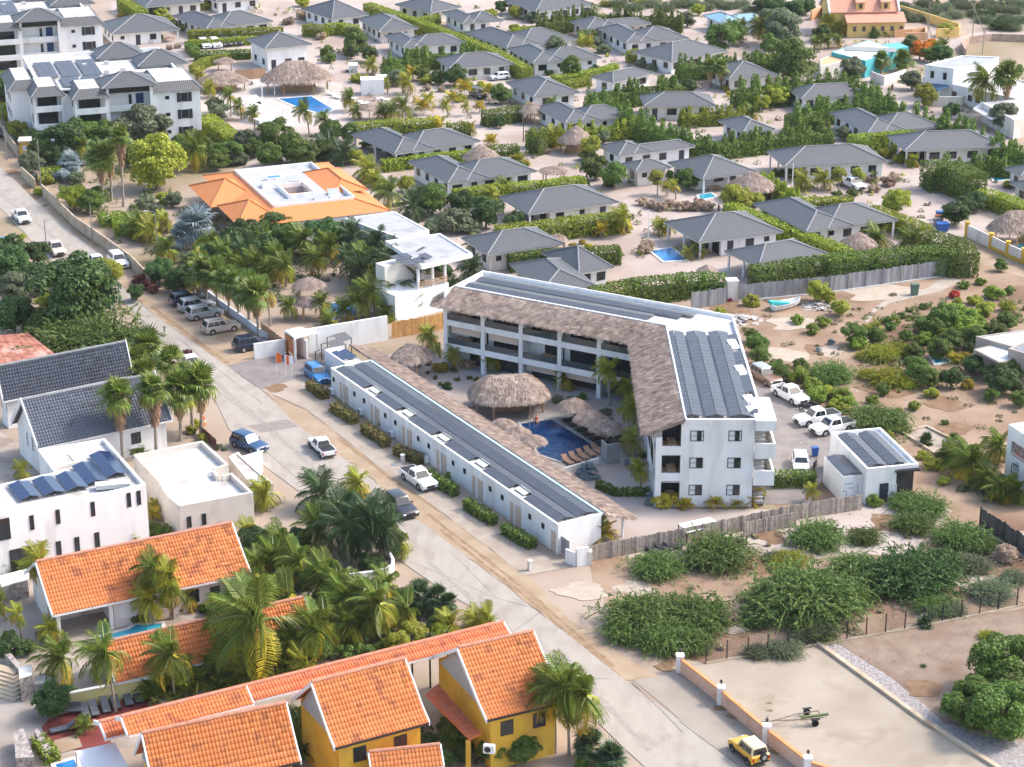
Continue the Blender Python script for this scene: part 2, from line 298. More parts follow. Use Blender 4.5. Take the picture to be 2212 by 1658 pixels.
# ---------------------------------------------------------------- building materials
def roofmat(name, c1, c2, su, sv, rough=.45, spec=.5, dark=.55):
    m = bpy.data.materials.new(name); m.use_nodes = True
    n = m.node_tree.nodes; l = m.node_tree.links; b = n['Principled BSDF']
    b.inputs['Roughness'].default_value = rough; b.inputs['Specular IOR Level'].default_value = spec
    uv = n.new('ShaderNodeUVMap'); sp = n.new('ShaderNodeSeparateXYZ'); l.new(uv.outputs[0], sp.inputs[0])
    def mth(op, a, v=None):
        k = n.new('ShaderNodeMath'); k.operation = op
        if isinstance(a, (int, float)): k.inputs[0].default_value = a
        else: l.new(a, k.inputs[0])
        if v is not None:
            if isinstance(v, (int, float)): k.inputs[1].default_value = v
            else: l.new(v, k.inputs[1])
        return k.outputs[0]
    su_ = mth('ABSOLUTE', mth('SINE', mth('MULTIPLY', sp.outputs[0], math.pi / su)))
    sv_ = mth('FRACT', mth('DIVIDE', sp.outputs[1], sv))
    h = mth('ADD', mth('MULTIPLY', su_, .6), mth('MULTIPLY', mth('SUBTRACT', 1.0, sv_), .4))
    t = n.new('ShaderNodeTexNoise'); t.inputs['Scale'].default_value = 1.1; t.inputs['Detail'].default_value = 6
    l.new(n.new('ShaderNodeNewGeometry').outputs['Position'], t.inputs['Vector'])
    mx = n.new('ShaderNodeMix'); mx.data_type = 'RGBA'; mx.inputs[6].default_value = (*c1, 1); mx.inputs[7].default_value = (*c2, 1); l.new(t.outputs[0], mx.inputs[0])
    hs = n.new('ShaderNodeHueSaturation'); l.new(mx.outputs[2], hs.inputs['Color'])
    mr = n.new('ShaderNodeMapRange'); mr.inputs[1].default_value = .15; mr.inputs[2].default_value = .7; mr.inputs[3].default_value = dark; mr.inputs[4].default_value = 1.08; l.new(h, mr.inputs[0]); l.new(mr.outputs[0], hs.inputs['Value'])
    l.new(hs.outputs[0], b.inputs['Base Color'])
    bp = n.new('ShaderNodeBump'); bp.inputs['Strength'].default_value = .7; bp.inputs['Distance'].default_value = .06; l.new(h, bp.inputs['Height']); l.new(bp.outputs[0], b.inputs['Normal'])
    MATS[name] = m; return m
M_groof = roofmat('grey_tiles', (.062,.064,.068), (.092,.094,.098), .33, .36, .5, .7)
M_gcap = mat('grey_ridge', (.24,.25,.26), (.18,.19,.21), 2, .6)
M_fascia = mat('pale_fascia', (.55,.54,.52), (.46,.45,.44), 1, .7)
M_white = mat('white_render', (.75,.745,.74), (.81,.805,.80), .8, .85, .05, 6, c3=(.67,.655,.64), s3=.7, stretch=(1,1,.22))
M_cream = mat('cream_render', (.68,.635,.58), (.76,.715,.66), .8, .85, .05, 6, c3=(.57,.52,.46), s3=.6, stretch=(1,1,.22))
M_glass = mat('dark_glass', (.02,.025,.032), None, rough=.06, spec=.7)
M_blind = mat('pale_blind', (.66,.68,.70), (.58,.60,.62), 2, .6)
M_black = mat('black_frame', (.025,.027,.03), None, rough=.5)
M_door = mat('dark_door', (.035,.04,.055), None, rough=.4)
M_wood = mat('warm_wood', (.36,.21,.12), (.45,.28,.17), 3, .7)
M_pwood = mat('pale_wood_door', (.50,.39,.31), (.56,.45,.37), 3, .7)
M_thatch = mat('dry_thatch', srgb(116,100,92), srgb(160,142,131), 1.3, .95, .5, 8, island=.35)
M_straw = mat('straw', srgb(132,114,103), srgb(178,158,145), 1.2, .95, island=.4)
M_orange = roofmat('orange_tiles', (.62,.20,.06), (.70,.26,.085), .28, .38, .6, .35, .7)
M_steel = mat('galvanised_steel', (.42,.43,.44), None, rough=.4, metal=.6)
M_metalpole = mat('weathered_pole', (.22,.2,.18), (.3,.28,.26), 2, .8)
M_panel = mat('solar_glass', (.05,.052,.064), (.066,.068,.08), .8, .28, spec=.6)
M_panelframe = mat('panel_frame', (.13,.135,.15), None, rough=.4, metal=.4)

def autouv(me):
    uvl = me.uv_layers.new(name='UVMap')
    for p in me.polygons:
        n = p.normal; e = Vector((0,0,1)).cross(n)
        e = e.normalized() if e.length > 1e-4 else Vector((1,0,0)); v = n.cross(e)
        for li in p.loop_indices:
            co = me.vertices[me.loops[li].vertex_index].co; uvl.data[li].uv = (co.dot(e), co.dot(v))
    return me
WCACHE = {}
def window(parent, loc, w, h, rz=0.0, frame=M_black, pane=M_glass, div=1, name='window'):
    k = (round(w,2), round(h,2), frame.name, pane.name, div)
    if k not in WCACHE:
        a = MB(); t = .07
        a.box(-w/2,-.05,0, w/2,.03,t).box(-w/2,-.05,h-t, w/2,.03,h).box(-w/2,-.05,t, -w/2+t,.03,h-t).box(w/2-t,-.05,t, w/2,.03,h-t)
        for d in range(1, div+1):
            x = -w/2 + w*d/(div+1); a.box(x-.03,-.045,t, x+.03,.02,h-t)
        b = MB().box(-w/2+t,-.02,t, w/2-t,.012,h-t)
        WCACHE[k] = (a.mesh('window_frame', frame), b.mesh('pane', pane))
    f, p = WCACHE[k]
    o = link(name, f, parent, loc, rz); link('pane', p, o); return o
DCACHE = {}
def door(parent, loc, w=.95, h=2.1, rz=0.0, m=None, name='door'):
    m = m or M_door; k = (w, h, m.name)
    if k not in DCACHE:
        DCACHE[k] = (MB().box(-w/2,-.05,.02, w/2,.02,h).mesh('door', m), MB().box(w/2-.14,-.1,.95, w/2-.06,-.05,1.1).mesh('handle', M_steel))
    a, b = DCACHE[k]; o = link(name, a, parent, loc, rz); link('handle', b, o); return o

def hip(rb, cb, x0, y0, x1, y1, ax, z, pitch):
    lx, ly = x1-x0, y1-y0; t = math.tan(pitch)
    if ax == 'x': r = ly/2; h = r*t; A, B = (x0+min(r,lx/2), (y0+y1)/2, z+h), (x1-min(r,lx/2), (y0+y1)/2, z+h)
    else: r = lx/2; h = r*t; A, B = ((x0+x1)/2, y0+min(r,ly/2), z+h), ((x0+x1)/2, y1-min(r,ly/2), z+h)
    c = [(x0,y0,z),(x1,y0,z),(x1,y1,z),(x0,y1,z)]
    if ax == 'x': rb.quad(c[0],c[1],B,A).tri(c[1],c[2],B).quad(c[2],c[3],A,B).tri(c[3],c[0],A); hips = [(c[0],A),(c[3],A),(c[1],B),(c[2],B),(A,B)]
    else: rb.tri(c[0],c[1],A).quad(c[1],c[2],B,A).tri(c[2],c[3],B).quad(c[3],c[0],A,B); hips = [(c[0],A),(c[1],A),(c[2],B),(c[3],B),(A,B)]
    rb.quad((x0,y0,z-.02),(x0,y1,z-.02),(x1,y1,z-.02),(x1,y0,z-.02))
    for a, b in hips:
        if (Vector(a)-Vector(b)).length > .3: cb.tube([Vector(a)+Vector((0,0,.03)), Vector(b)+Vector((0,0,.03))], .11, 5)
    return h
BUNG = []
def bungalow(label, p0, p1, p2, kind='X', wing=.5, wd=.62, porch='', eave=2.7, pitch=21, wins=None, roof=None, cap=None, wallm=None, name='bungalow', cat='bungalow', group='grey roofed bungalows of the park', off=.75, zwall=None):
    a, b, c = (tp(*q) for q in (p0, p1, p2)); o = P(*a, eave); q1 = P(*b, eave); q2 = P(*c, eave)
    rz = frame(o, q1); L = (q1-o).length; Wd = max(5.0, local(q2, o, rz).y)
    root = thing(name, (o.x, o.y, 0), rz, label, cat, group)
    rm = roof or M_groof
    rects = []
    if kind == 'X': rects = [(0,0,L,Wd,'x')]
    elif kind == 'Y': rects = [(0,0,L,Wd,'y')]
    elif kind == 'B':
        wm = L*wing; rects = [(0,0,wm,Wd,'y'), (wm*.45,.05,L,Wd*wd,'x')]
    elif kind == 'Bx':                           # long front block, lower block behind on the left
        rects = [(0,0,L,Wd*.66,'x'), (.05,Wd*.3,L*wing,Wd,'y')]
    rb, cb, fb, wb = MB(), MB(), MB(), MB()
    for k, (x0,y0,x1,y1,ax) in enumerate(rects):
        z = eave - .012*k
        hip(rb, cb, x0,y0,x1,y1, ax, z, R(pitch))
        i = .04 + .01*k
        fb.box(x0+i,y0+i,z-.22, x1-i,y1-i,z-.025)
        wx0, wy0, wx1, wy1 = x0+off+.02*k, y0+off+.02*k, x1-off-.02*k, y1-off-.02*k
        if k == 0:
            if 'l' in porch: wx0 += min(3.2, L*.25)
            if 'r' in porch: wx1 -= min(3.2, L*.25)
            if 'f' in porch: wy0 += 2.4
        else:
            if 'r' in porch: wx1 -= min(3.2, L*.25)
        wb.box(wx0,wy0,0, wx1,wy1,z-.2)
        rects[k] = (wx0,wy0,wx1,wy1)
    me = autouv(rb.mesh('roof', rm)); ro = link('roof', me, root)
    cb.build('ridge_cap', cap or M_gcap, ro); fb.build('fascia', M_fascia, root)
    wb.build('wall', wallm or (M_white if len(BUNG) % 3 else M_cream), root)
    posts = []
    if 'l' in porch: posts += [(.5,.5),(.5,Wd-.5),(.5,Wd*.5)]
    if 'r' in porch: posts += [(L-.5,.5),(L-.5,rects[-1][3])]
    if 'f' in porch: posts += [(.5,.5),(L*.5,.5),(L-.5,.5)]
    if posts:
        pm = MB().box(-.13,-.13,0,.13,.13,eave-.23).mesh('post', M_white)
        for x, y in posts: link('post', pm, root, (x, y, 0))
        tb = MB().box(-.9,-.45,.68,.9,.45,.75)
        for sx in (-.8,.8):
            for sy in (-.38,.38): tb.box(sx-.04,sy-.04,0,sx+.04,sy+.04,.68)
        px = 1.9 if 'l' in porch else L-1.9 if 'r' in porch else L*.3
        tb.build('porch_table', M_wood, root, loc=(px, 1.5 if 'f' in porch else 2.0, .01))
    rr = random.Random(len(BUNG)*13+5)
    fx0 = rects[0][0]; fx1 = rects[-1][2] if kind in ('B',) else rects[0][2]; fy = rects[0][1]
    n = max(2, int((fx1-fx0)/2.6)); dk = rr.randrange(n)
    for k in range(n):
        x = fx0 + (fx1-fx0)*(k+.5)/n + rr.uniform(-.2,.2)
        y = fy if (kind != 'B' or x < rects[0][2]) else rects[1][1]
        if k == dk: door(root, (x, y-.01, 0))
        else:
            w = rr.choice((.8,1.3,1.3,1.7)); h = .7 if w == .8 else 1.15
            window(root, (x, y-.01, 2.05-h), w, h, div=1 if w > 1 else 0)
    ly0, ly1 = rects[0][1], rects[0][3]; n = max(1, int((ly1-ly0)/3))
    for k in range(n):
        y = ly0 + (ly1-ly0)*(k+.5)/n
        if 'l' in porch: window(root, (rects[0][0]-.01, y, .05), 2.0, 2.1, R(-90), div=1)
        else: window(root, (rects[0][0]-.01, y, .9), 1.2, 1.15, R(-90))
    if rr.random() < .5:
        MB().box(-.4,-.3,.25,.4,.02,.9).box(-.3,-.32,.35,.3,-.3,.8).build('aircon_unit', M_fascia, root, loc=(rects[0][2]*.8, fy-.02, 0))
    BUNG.append((root, o, rz, L, Wd)); return root

B_ = bungalow
B_('grey bungalow with open porch and red chairs, bright rounded hedge along its front', (2,1210,1390), (2,1800,1310), (2,1045,1275), 'X', porch='l')
B_('L-shaped grey bungalow just behind the orange courtyard villa and yellow palms', (2,690,1190), (2,1270,1110), (2,460,1045), 'B', wing=.46)
B_('L-shaped grey bungalow with dark glazed left end, nearest the sail-shaded pool terrace', (2,345,1000), (2,905,915), (2,140,860), 'B', wing=.46, porch='l')
B_('grey bungalow behind the white flat roof with tilted panels, hedge in front', (2,945,1652), (2,1450,1580), (2,690,1555), 'X')
B_('small grey bungalow beside the dark parked car under yellow palms', (2,1245,630), (2,1545,600), (2,1035,540), 'Y')
B_('grey bungalow sunk behind a clipped hedge and a small thatched hut on its left', (2,1450,800), (2,1895,752), (2,1300,690), 'B', wing=.5)
B_('white-walled grey bungalow with a blue door and white car at its front', (2,700,445), (2,1120,415), (2,580,385), 'X')
B_('L-shaped grey bungalow with round shrubs along its long white front wall', (2,1240,410), (2,1690,375), (2,1040,320), 'B', wing=.48)
B_('L-shaped grey bungalow with a pink pergola at its left end', (2,1070,310), (2,1525,255), (2,885,205), 'B', wing=.48)
B_('narrow grey bungalow along the long straight hedge, left of the hip with four slopes', (2,245,205), (2,500,185), (2,90,125), 'Y')
B_('low grey bungalow with several roof slopes behind a pointed dark hedge', (2,400,310), (2,810,278), (2,205,240), 'B', wing=.4)
B_('grey bungalow with a white open veranda at its right end near the top edge', (2,785,155), (2,1050,135), (2,620,85), 'B', wing=.55, porch='r')
B_('grey bungalow partly cut by the top edge beside a gravel lane', (2,575,82), (2,780,48), (2,445,15), 'Y')
B_('grey bungalow behind the clipped square hedges by the propane tank', (1,2150,125), (2,180,95), (1,2030,50), 'X')
B_('long grey bungalow at the top edge in front of the far scrub', (2,1260,75), (2,1650,32), (2,1160,-5), 'X')
B_('grey bungalow with a turquoise plunge pool at its left wall', (2,1590,190), (2,2010,155), (2,1490,140), 'B', wing=.5)
B_('long grey bungalow with tall bare white side wall along the lane', (2,1845,280), (3,45,250), (2,1635,185), 'B', wing=.48)
B_('grey bungalow whose roof just clears a curved low hedge and orange plant', (2,1760,535), (2,2030,475), (2,1580,510), 'X')
B_('grey bungalow with a white rooftop box beside the tall dark hedge', (2,1960,690), (3,215,685), (2,1865,622), 'X')
B_('grey bungalow at the right bend of the lane behind a tall hedge', (2,2140,400), (3,290,330), (2,1970,325), 'X')
B_('broad grey bungalow to the right of the round thatched hut', (2,1795,1012), (3,85,950), (2,1670,945), 'B', wing=.45)
B_('white grey-roofed bungalow with a tall black door facing the sandy lane', (2,1905,1112), (2,2140,1085), (2,1830,1060), 'X')
B_('grey bungalow with deep corner veranda and red sofas next to a thatched shade', (3,130,1160), (3,480,1112), (2,2080,1060), 'Y', porch='f')
B_('wide grey bungalow with dark open end and white pickup parked at its door', (3,660,1082), (3,1335,1050), (3,478,985), 'X', porch='l')
B_('wide grey bungalow in front of the far hedge with an open left end', (3,1440,978), (3,2095,955), (3,1288,885), 'X', porch='l')  # plain slope; dark stripes there are shaded wing faces, not built
B_('long grey bungalow with a shaded veranda at its right end near two thatched shades', (3,800,1502), (3,1398,1425), (3,425,1325), 'B', wing=.52, porch='r')
B_('grey bungalow right of the small blue pool with two walkers passing behind', (3,105,1572), (3,652,1502), (2,2090,1440), 'X', porch='l')
B_('grey bungalow by the long grey fence, half hidden by a dense hedge', (3,490,1730), (3,950,1645), (3,230,1637), 'X', porch='l')
B_('double grey bungalow with two stacked roofs inside the dark hedge ring', (3,1200,862), (3,1690,822), (3,1035,725), 'B', wing=.5)
B_('grey roof rising between two tall rows of dark pointed hedge', (3,770,640), (3,1225,615), (3,610,580), 'X')
B_('grey bungalow with two twin-stemmed fan palms in front', (3,300,515), (3,625,490), (3,125,440), 'Y')
B_('grey bungalow with only its dark left slope showing over the hedge', (3,390,860), (3,600,838), (3,62,800), 'Y')
B_('grey roof corner cut by the right edge above a small turquoise pool', (3,2190,1145), (3,2500,1120), (3,2082,1090), 'X')
B_('grey roof cut by the right edge just below the small turquoise pool', (3,2235,1240), (3,2500,1210), (3,2120,1200), 'X')
B_('grey bungalow with long planted front beside the first white apartment block', (1,720,225), (1,1168,192), (1,640,150), 'X', porch='r')
B_('L-shaped grey bungalow above the bright hedge and the four parked cars', (1,1335,190), (1,1772,138), (1,1205,95), 'B', wing=.45)
B_('grey bungalow with a dark door and blue patio at the top edge', (1,940,48), (1,1322,15), (1,850,-25), 'X', porch='l')
B_('pale bungalow wall with one small window, cut by the top edge', (1,1400,15), (1,1700,-15), (1,1330,-40), 'X')
B_('tall white pavilion with a grey pyramid roof behind the big thatched bar', (1,1715,318), (1,2022,287), (1,1610,255), 'Y', eave=4.6)
B_('dark grey bungalow directly behind the long solar hotel roof', (5,1292,238), (5,1662,198), (5,992,64), 'Y')
B_('right rear wing of the dark bungalow behind the hotel, with a square window', (5,1540,112), (5,1768,74), (5,1290,-20), 'X')
B_('pale blue hipped roof house standing among trees near the top edge', (3,250,152), (3,565,128), (3,92,105), 'B', wing=.5, roof=roofmat('blue_tiles', (.20,.36,.46), (.24,.40,.50), .33, .36, .5, .4, .8), group=None, name='blue_roof_house', cat='house')
# ---------------------------------------------------------------- thatch
def thatch_cards(corners, n, ln=.55, wd=.036, rng=RNG, sag=.06):
    n = int(n*2.1)
    """loose straw lying down the slope of quad (a, b at the eave, c, d at the top)"""
    a, b, c, d = (np.array(p, float) for p in corners)
    u = rng.random(n); v = rng.random(n)**1.15
    p = (a*(1-u)[:,None] + b*u[:,None])*(1-v)[:,None] + (d*(1-u)[:,None] + c*u[:,None])*v[:,None]
    down = (a+b)/2-(c+d)/2; down /= np.linalg.norm(down); ac = (b-a)/np.linalg.norm(b-a); nn = np.cross(ac, -down); nn /= np.linalg.norm(nn)
    if nn[2] < 0: nn = -nn
    dirs = down[None,:] + ac[None,:]*rng.normal(0,.28,n)[:,None] + nn[None,:]*rng.uniform(.02,.24,n)[:,None]
    dirs /= np.linalg.norm(dirs,axis=1)[:,None]; L = ln*rng.uniform(.6,1.5,n)[:,None]
    side = np.cross(dirs, nn); w = wd*rng.uniform(.6,1.4,n)[:,None]
    p = p + nn*.03; q = p + dirs*L; q[:,2] -= sag
    V = np.stack([p-side*w, p+side*w, q+side*w*.4, q-side*w*.4], 1).reshape(-1,3)
    return V, np.arange(4*n).reshape(-1,4)
def thatch_cards_cone(cx, cy, r, z0, z1, n, sx=1.0, sy=1.0, rx=0.0, ry=0.0, top=.0):
    t = RNG.random(n)*2*math.pi; v = np.sqrt(RNG.random(n)); v = np.where(RNG.random(n) < .25, 1.0, v)
    rr = v*r; x = rr*np.cos(t); y = rr*np.sin(t); zz = z1 + (z0-z1)*v**1.15
    dn = np.stack([np.cos(t), np.sin(t), np.full(n, (z0-z1)/r)], 1); dn /= np.linalg.norm(dn,axis=1)[:,None]
    ac = np.stack([-np.sin(t), np.cos(t), np.zeros(n)], 1); nn = np.cross(ac, -dn); nn *= np.sign(nn[:,2])[:,None]
    d = dn + ac*RNG.normal(0,.25,n)[:,None] + nn*RNG.uniform(.02,.22,n)[:,None]; L = (.24+.12*r)*RNG.uniform(.6,1.4,n)[:,None]
    p = np.stack([cx+x*sx+np.sign(x)*rx*np.minimum(1,abs(x)/.6), cy+y*sy, zz+.02], 1); q = p+d*L; w = .055*RNG.uniform(.6,1.4,n)[:,None]
    side = ac*w
    return np.stack([p-side, p+side, q+side*.4, q-side*.4],1).reshape(-1,3), np.arange(4*n).reshape(-1,4)

SOLAR = {}
M_panelb = mat('blue_solar_glass', (.008,.022,.075), (.012,.03,.10), 2, .12, spec=.9)
def solar_panel_mesh(w, l, blue=False):
    k = (w, l, blue)
    if k not in SOLAR:
        f = MB().box(-w/2,-l/2,0, w/2,l/2,.035).mesh('panel_frame', M_panelframe)
        g = MB()
        i = .03; g.quad((-w/2+i,-l/2+i,.039),(w/2-i,-l/2+i,.039),(w/2-i,l/2-i,.039),(-w/2+i,l/2-i,.039))
        me = f; bmm = bmesh.new(); bmm.from_mesh(f)
        vs = [bmm.verts.new(v) for v in g.v]; fc = bmm.faces.new(vs); fc.material_index = 1
        bmm.to_mesh(f); bmm.free(); f.materials.append(M_panelb if blue else M_panel); SOLAR[k] = f
    return SOLAR[k]
def solar_rows(label, origin, rz, rows, group='solar arrays on the roofs'):
    """rows: (x0, x1, y, z, tilt_deg, w, l): panels side by side along x, tilted about x"""
    r = thing('solar_array', origin, rz, label, 'solar array', group); blue = 'blue' in label
    for x0, x1, y, z, tilt, w, l in rows:
        me = solar_panel_mesh(w, l, blue); n = max(1, int(round((x1-x0)/(w+.012))))
        for k in range(n):
            o = link('solar_panel', me, r, (x0+(k+.5)*(x1-x0)/n, y, z)); o.rotation_euler = (R(tilt), 0, 0)
        h = math.sin(R(abs(tilt)))*l/2
        MB().box(x0, y-l*.45, z-h-.12, x1, y-l*.45+.05, z-h-.06).box(x0, y+l*.45-.05, z-h-.12, x1, y+l*.45, z-h-.06).build('rail', M_steel, r)
    return r
def gallery_table(parent, loc, rz=0.0, name='dining_table', cat='table', label='', group=''):
    r = thing(name, loc, rz, label, cat, group)
    MB().box(-.95,-.45,.68,.95,.45,.75).build('table_top', M_wood, r)
    lm = MB().box(-.05,-.05,0,.05,.05,.68).mesh('leg', M_wood)
    for x in (-.85,.85):
        for y in (-.38,.38): link('leg', lm, r, (x,y,0))
    cm = MB().box(-.22,-.22,.4,.22,.22,.46).box(-.22,.17,.46,.22,.22,.9).box(-.22,-.22,0,-.16,-.16,.4).box(.16,-.22,0,.22,-.16,.4).box(-.22,.16,0,-.16,.22,.4).box(.16,.16,0,.22,.22,.4).mesh('chair', M_wood)
    for x in (-.5,.5):
        for y, a in ((-.75, math.pi), (.75, 0)): link('chair', cm, r, (x,y,0), a)
    return r
M_gal = mat('gallery_floor', (.34,.33,.33), (.40,.39,.38), 1, .6)
M_balglass = mat('balustrade_glass', (.05,.07,.08), None, rough=.05, spec=.8)

# ---------------------------------------------------------------- hotel: two wings round a court
HA = Vector((-8.0, 234.6, 0)); RA = R(-30)
hotel = thing('hotel_building', HA, RA, 'white three-storey L-shaped hotel with thatched gallery eaves and roof full of solar panels', 'hotel')
def wA(x, y): return world(x, y, HA, RA)
LA = 26.0
wb = MB().box(0,2.0,0, 33.3,9.0,9.2)                                  # rooms behind the gallery
wb.box(0,9.02,0,33.5,9.2,9.75).box(-.2,0,8.9,-.02,9.2,9.75)        # back and end parapets
wb.build('wall', M_white, hotel)
rf = MB().box(.0,2.01,9.22, 33.2,9.0,9.30); rf.build('roof_deck', mat('roof_membrane', (.50,.49,.48), (.60,.59,.58), .8, .8), hotel)
for k in range(6):
    MB().box(k*5.2-.26,-.02,0, k*5.2+.26,.45,8.25).build('column', M_white, hotel)
for z in (3.0, 6.0):
    b = MB()
    for k in range(5): b.box(k*5.2+.225,0,z-.52,k*5.2+4.975,.3,z+.2)
    b.build('floor_edge', M_white, hotel)
    MB().box(.05,.31,z-.3,LA,1.98,z-.04).build('gallery_floor', M_gal, hotel)
MB().box(.02,-.6,.02,LA,1.98,.14).build('terrace_floor', M_gal, hotel)
rr = random.Random(3)
for lv in range(3):
    z = (0.14, 3.0, 6.0)[lv]
    for k in range(5):
        x0 = k*5.2
        if lv: MB().box(x0+.24,.1,z+.14,x0+4.96,.14,z+.95).build('balustrade', M_balglass, hotel)
        if k % 2 == 0: MB().box(x0-.08,.5,z+.02,x0+.08,1.97,z+2.5).build('party_wall', M_white, hotel)
        solid = (k in (0,)) or (lv == 1 and k == 2)
        gx = x0+3.5 if solid else x0+2.6
        window(hotel, (gx, 1.985, z+.05), 2.6 if solid else 4.4, 2.25, div=2, name='sliding_door')
        if (lv, k) in ((1,1),(0,2),(0,3),(1,0)):
            MB().box(x0+.6,.42,z+1.5,x0+4.6,.46,z+2.5).build('roller_blind', mat('tan_blind', (.52,.40,.33), (.58,.46,.38), 4, .9, stretch=(.2,.2,6)), hotel)
# wing B along world Y, authored from its own corner
HB = Vector((14.6, 193.9, 0))
def off(o): return (o.x, o.y, o.z)
wingB = thing('hotel_wing', HB, 0, 'white hotel wing end wall with three rows of black windows and corner balconies', 'hotel wing')
XB, YB = 10.9, 31.0
# end wall with openings at the front-left balcony: build the wall around them
MB().box(0,2.6,0, 2.88,27.3,7.7).box(2.9,0,0, 9.95,31,9.2).box(9.95,6.1,0,10.9,31,9.2).build('wall', M_white, wingB)
for z0, z1 in ((3.0,3.68),(6.0,6.62),(0,.14)):
    MB().box(.02,.02,z0-.3 if z0 else .0, 2.88,2.58,z1-.6 if z0 else .12).build('balcony_floor', M_gal, wingB)
fr = MB().box(0,0,0,.62,.3,7.7).box(0,.3,0,.3,2.59,1.0).box(2.55,-.004,0,2.9,.3,9.2)
for z0, z1 in ((2.9,3.72),(5.8,6.7),(0,.9)): fr.box(.62,0,z0 if z0 else 0,2.55,.26,z1)
fr.build('balcony_frame', M_white, wingB)
for z in (0.12,3.08,6.02):
    window(wingB, (1.75, 2.59, z+.02), 1.9, 2.2, div=1, name='sliding_door')
for z in (1.33,4.35,7.32):
    for x in (3.45+.7, 8.0): 
        f = window(wingB, (x, -.004, z), 1.36, 1.15, pane=M_blind, div=1)
        MB().box(.04,-.03,.07,.6 if z < 7 else .45,-.021,1.08).build('open_pane', M_glass, f)
        MB().box(-.66,-.04,.55,.66,.0,.6).build('glazing_bar', M_black, f)
# right hand balconies
bc = MB()
for z0, z1 in ((2.6,4.2),(5.55,7.2)):
    bc.box(9.98,-.45,z0,12.1,-.25,z1).box(11.9,-.25,z0,12.1,6.0,z1).box(9.98,-.25,z0,11.9,6.0,z0+.35)
bc.box(9.0+.97,-.45,8.6,12.1,6.05,9.7)
bc.box(9.97,2.0,0,10.3,2.3,8.6).box(11.85,5.7,0,12.1,6.0,8.6)
bc.build('balcony', M_white, wingB)
MB().box(9.96,3.4,.1,11.85,3.5,2.5).box(9.96,3.4,3.0,11.85,3.5,5.5).box(9.96,3.4,6.0,11.85,3.5,8.5).build('rear_wall', mat('taupe_render', (.42,.37,.33), (.48,.43,.39), .5, .85), wingB)
for lv in (0,1,2):
    st = MB()
    for k in range(8): st.box(10.2,.1+k*.36,lv*2.95+.3+k*.3,11.2,.1+k*.36+.34,lv*2.95+.62+k*.3)
    st.build('stair', M_gal, wingB)
MB().box(2.9,-.05,9.2,9.95,.2,9.7).box(10.7,6.06,9.2,10.95,31,9.72).box(2.75,-.05,9.2,2.9,28,9.78).build('parapet', M_white, wingB)
MB().box(2.92,.22,9.205,10.68,31,9.28).build('roof_deck', MATS['roof_membrane'], wingB)
for k in range(5): window(wingB, (-.004, 5+k*4.4, 6.2), 3.2, 2.1, R(-90), div=2, name='sliding_door')
for k in range(5): window(wingB, (-.004, 5+k*4.4, 3.2), 3.2, 2.1, R(-90), div=2, name='sliding_door')
# thatched eave in one piece over both wings
th = thing('thatched_eave', HA, 0, 'deep shaggy thatched eave running round the inner side of the hotel roof', 'thatch roof')
def wAz(x, y, z): p = wA(x, y); return Vector((p.x, p.y, z))
E1a, E1b = wAz(-1.0,-1.0,8.32), Vector((13.7, 221.3, 8.15)); T1a, T1b = wAz(.2,1.95,9.8), Vector((17.45, 222.0, 9.8))
E2b, T2b = Vector((13.6, 193.9, 8.1)), Vector((17.45, 193.6, 9.8))
sl = MB(); sl.slab(E1a, E1b, T1b, T1a, .32); sl.slab(E1b, E2b, T2b, T1b, .32)
Lf = wAz(-1.9,1.2,8.5); sl.slab(Lf, E1a, T1a, wAz(-.4,3.0,9.6), .3)
sl.build('thatch_bed', M_thatch, th, off=off(HA))
for cs, n in (((E1a,E1b,T1b,T1a),5200),((E1b,E2b,T2b,T1b),5600),((Lf,E1a,T1a,wAz(-.4,3.0,9.6)),500)):
    V, F = thatch_cards(cs, n); V2, F2 = thatch_cards((cs[0], cs[1], cs[1].lerp(cs[2],.06), cs[0].lerp(cs[3],.06)), n//4, .5, .06, sag=.14)
    V = np.concatenate([V, V2]) - np.array(off(HA)); F = np.concatenate([F, F2+len(F)*4])
    o = link('straw', npmesh('straw', V, F, M_straw), th); o['kind'] = 'stuff'
MB().slab(T1a+Vector((0,0,.12)), T1b+Vector((0,0,.12)), T1b+Vector((.12,.2,.12)), T1a+Vector((.1,.2,.12)), .2).slab(T1b+Vector((0,0,.12)), T2b+Vector((0,0,.12)), T2b+Vector((.16,0,.12)), T1b+Vector((.16,0,.12)), .2).build('ridge_flashing', M_white, th, off=off(HA))
# solar arrays
rows = []
for y, l in ((3.35, 1.45), (6.3, 1.1)):
    rows += [(.8, 25.2 if y < 5 else 28.2, y, 9.62, 8, 1.02, l), (.8, 25.2 if y < 5 else 29.4, y+l+.01, 9.62, -8, 1.02, l)]
solar_rows('long dark solar array along the back wing of the hotel roof', HA, RA, rows)
rows = [(0, 27, -3.05-k*1.13-(k//2)*.24, 9.72, (-11 if k % 2 == 0 else 11), 1.03, 1.1) for k in range(6)]
solar_rows('six close rows of solar panels on the hotel wing nearest the car park', Vector((14.6, 194.9, 0)), R(90), [(a, b-1.5, c, z, t, w, l) for a, b, c, z, t, w, l in rows])
solar_rows('short broken row of solar panels along the right parapet of the hotel', Vector((14.6, 194.9, 0)), R(90), [(.4,1.9,-10.0,9.72,-11,1.0,1.0),(6.5,11.5,-10.1,9.72,-11,1.0,1.0),(14.5,19,-10.1,9.72,-11,1.0,1.0),(22,24.5,-10.1,9.72,-11,1.0,1.0)])
WH = []
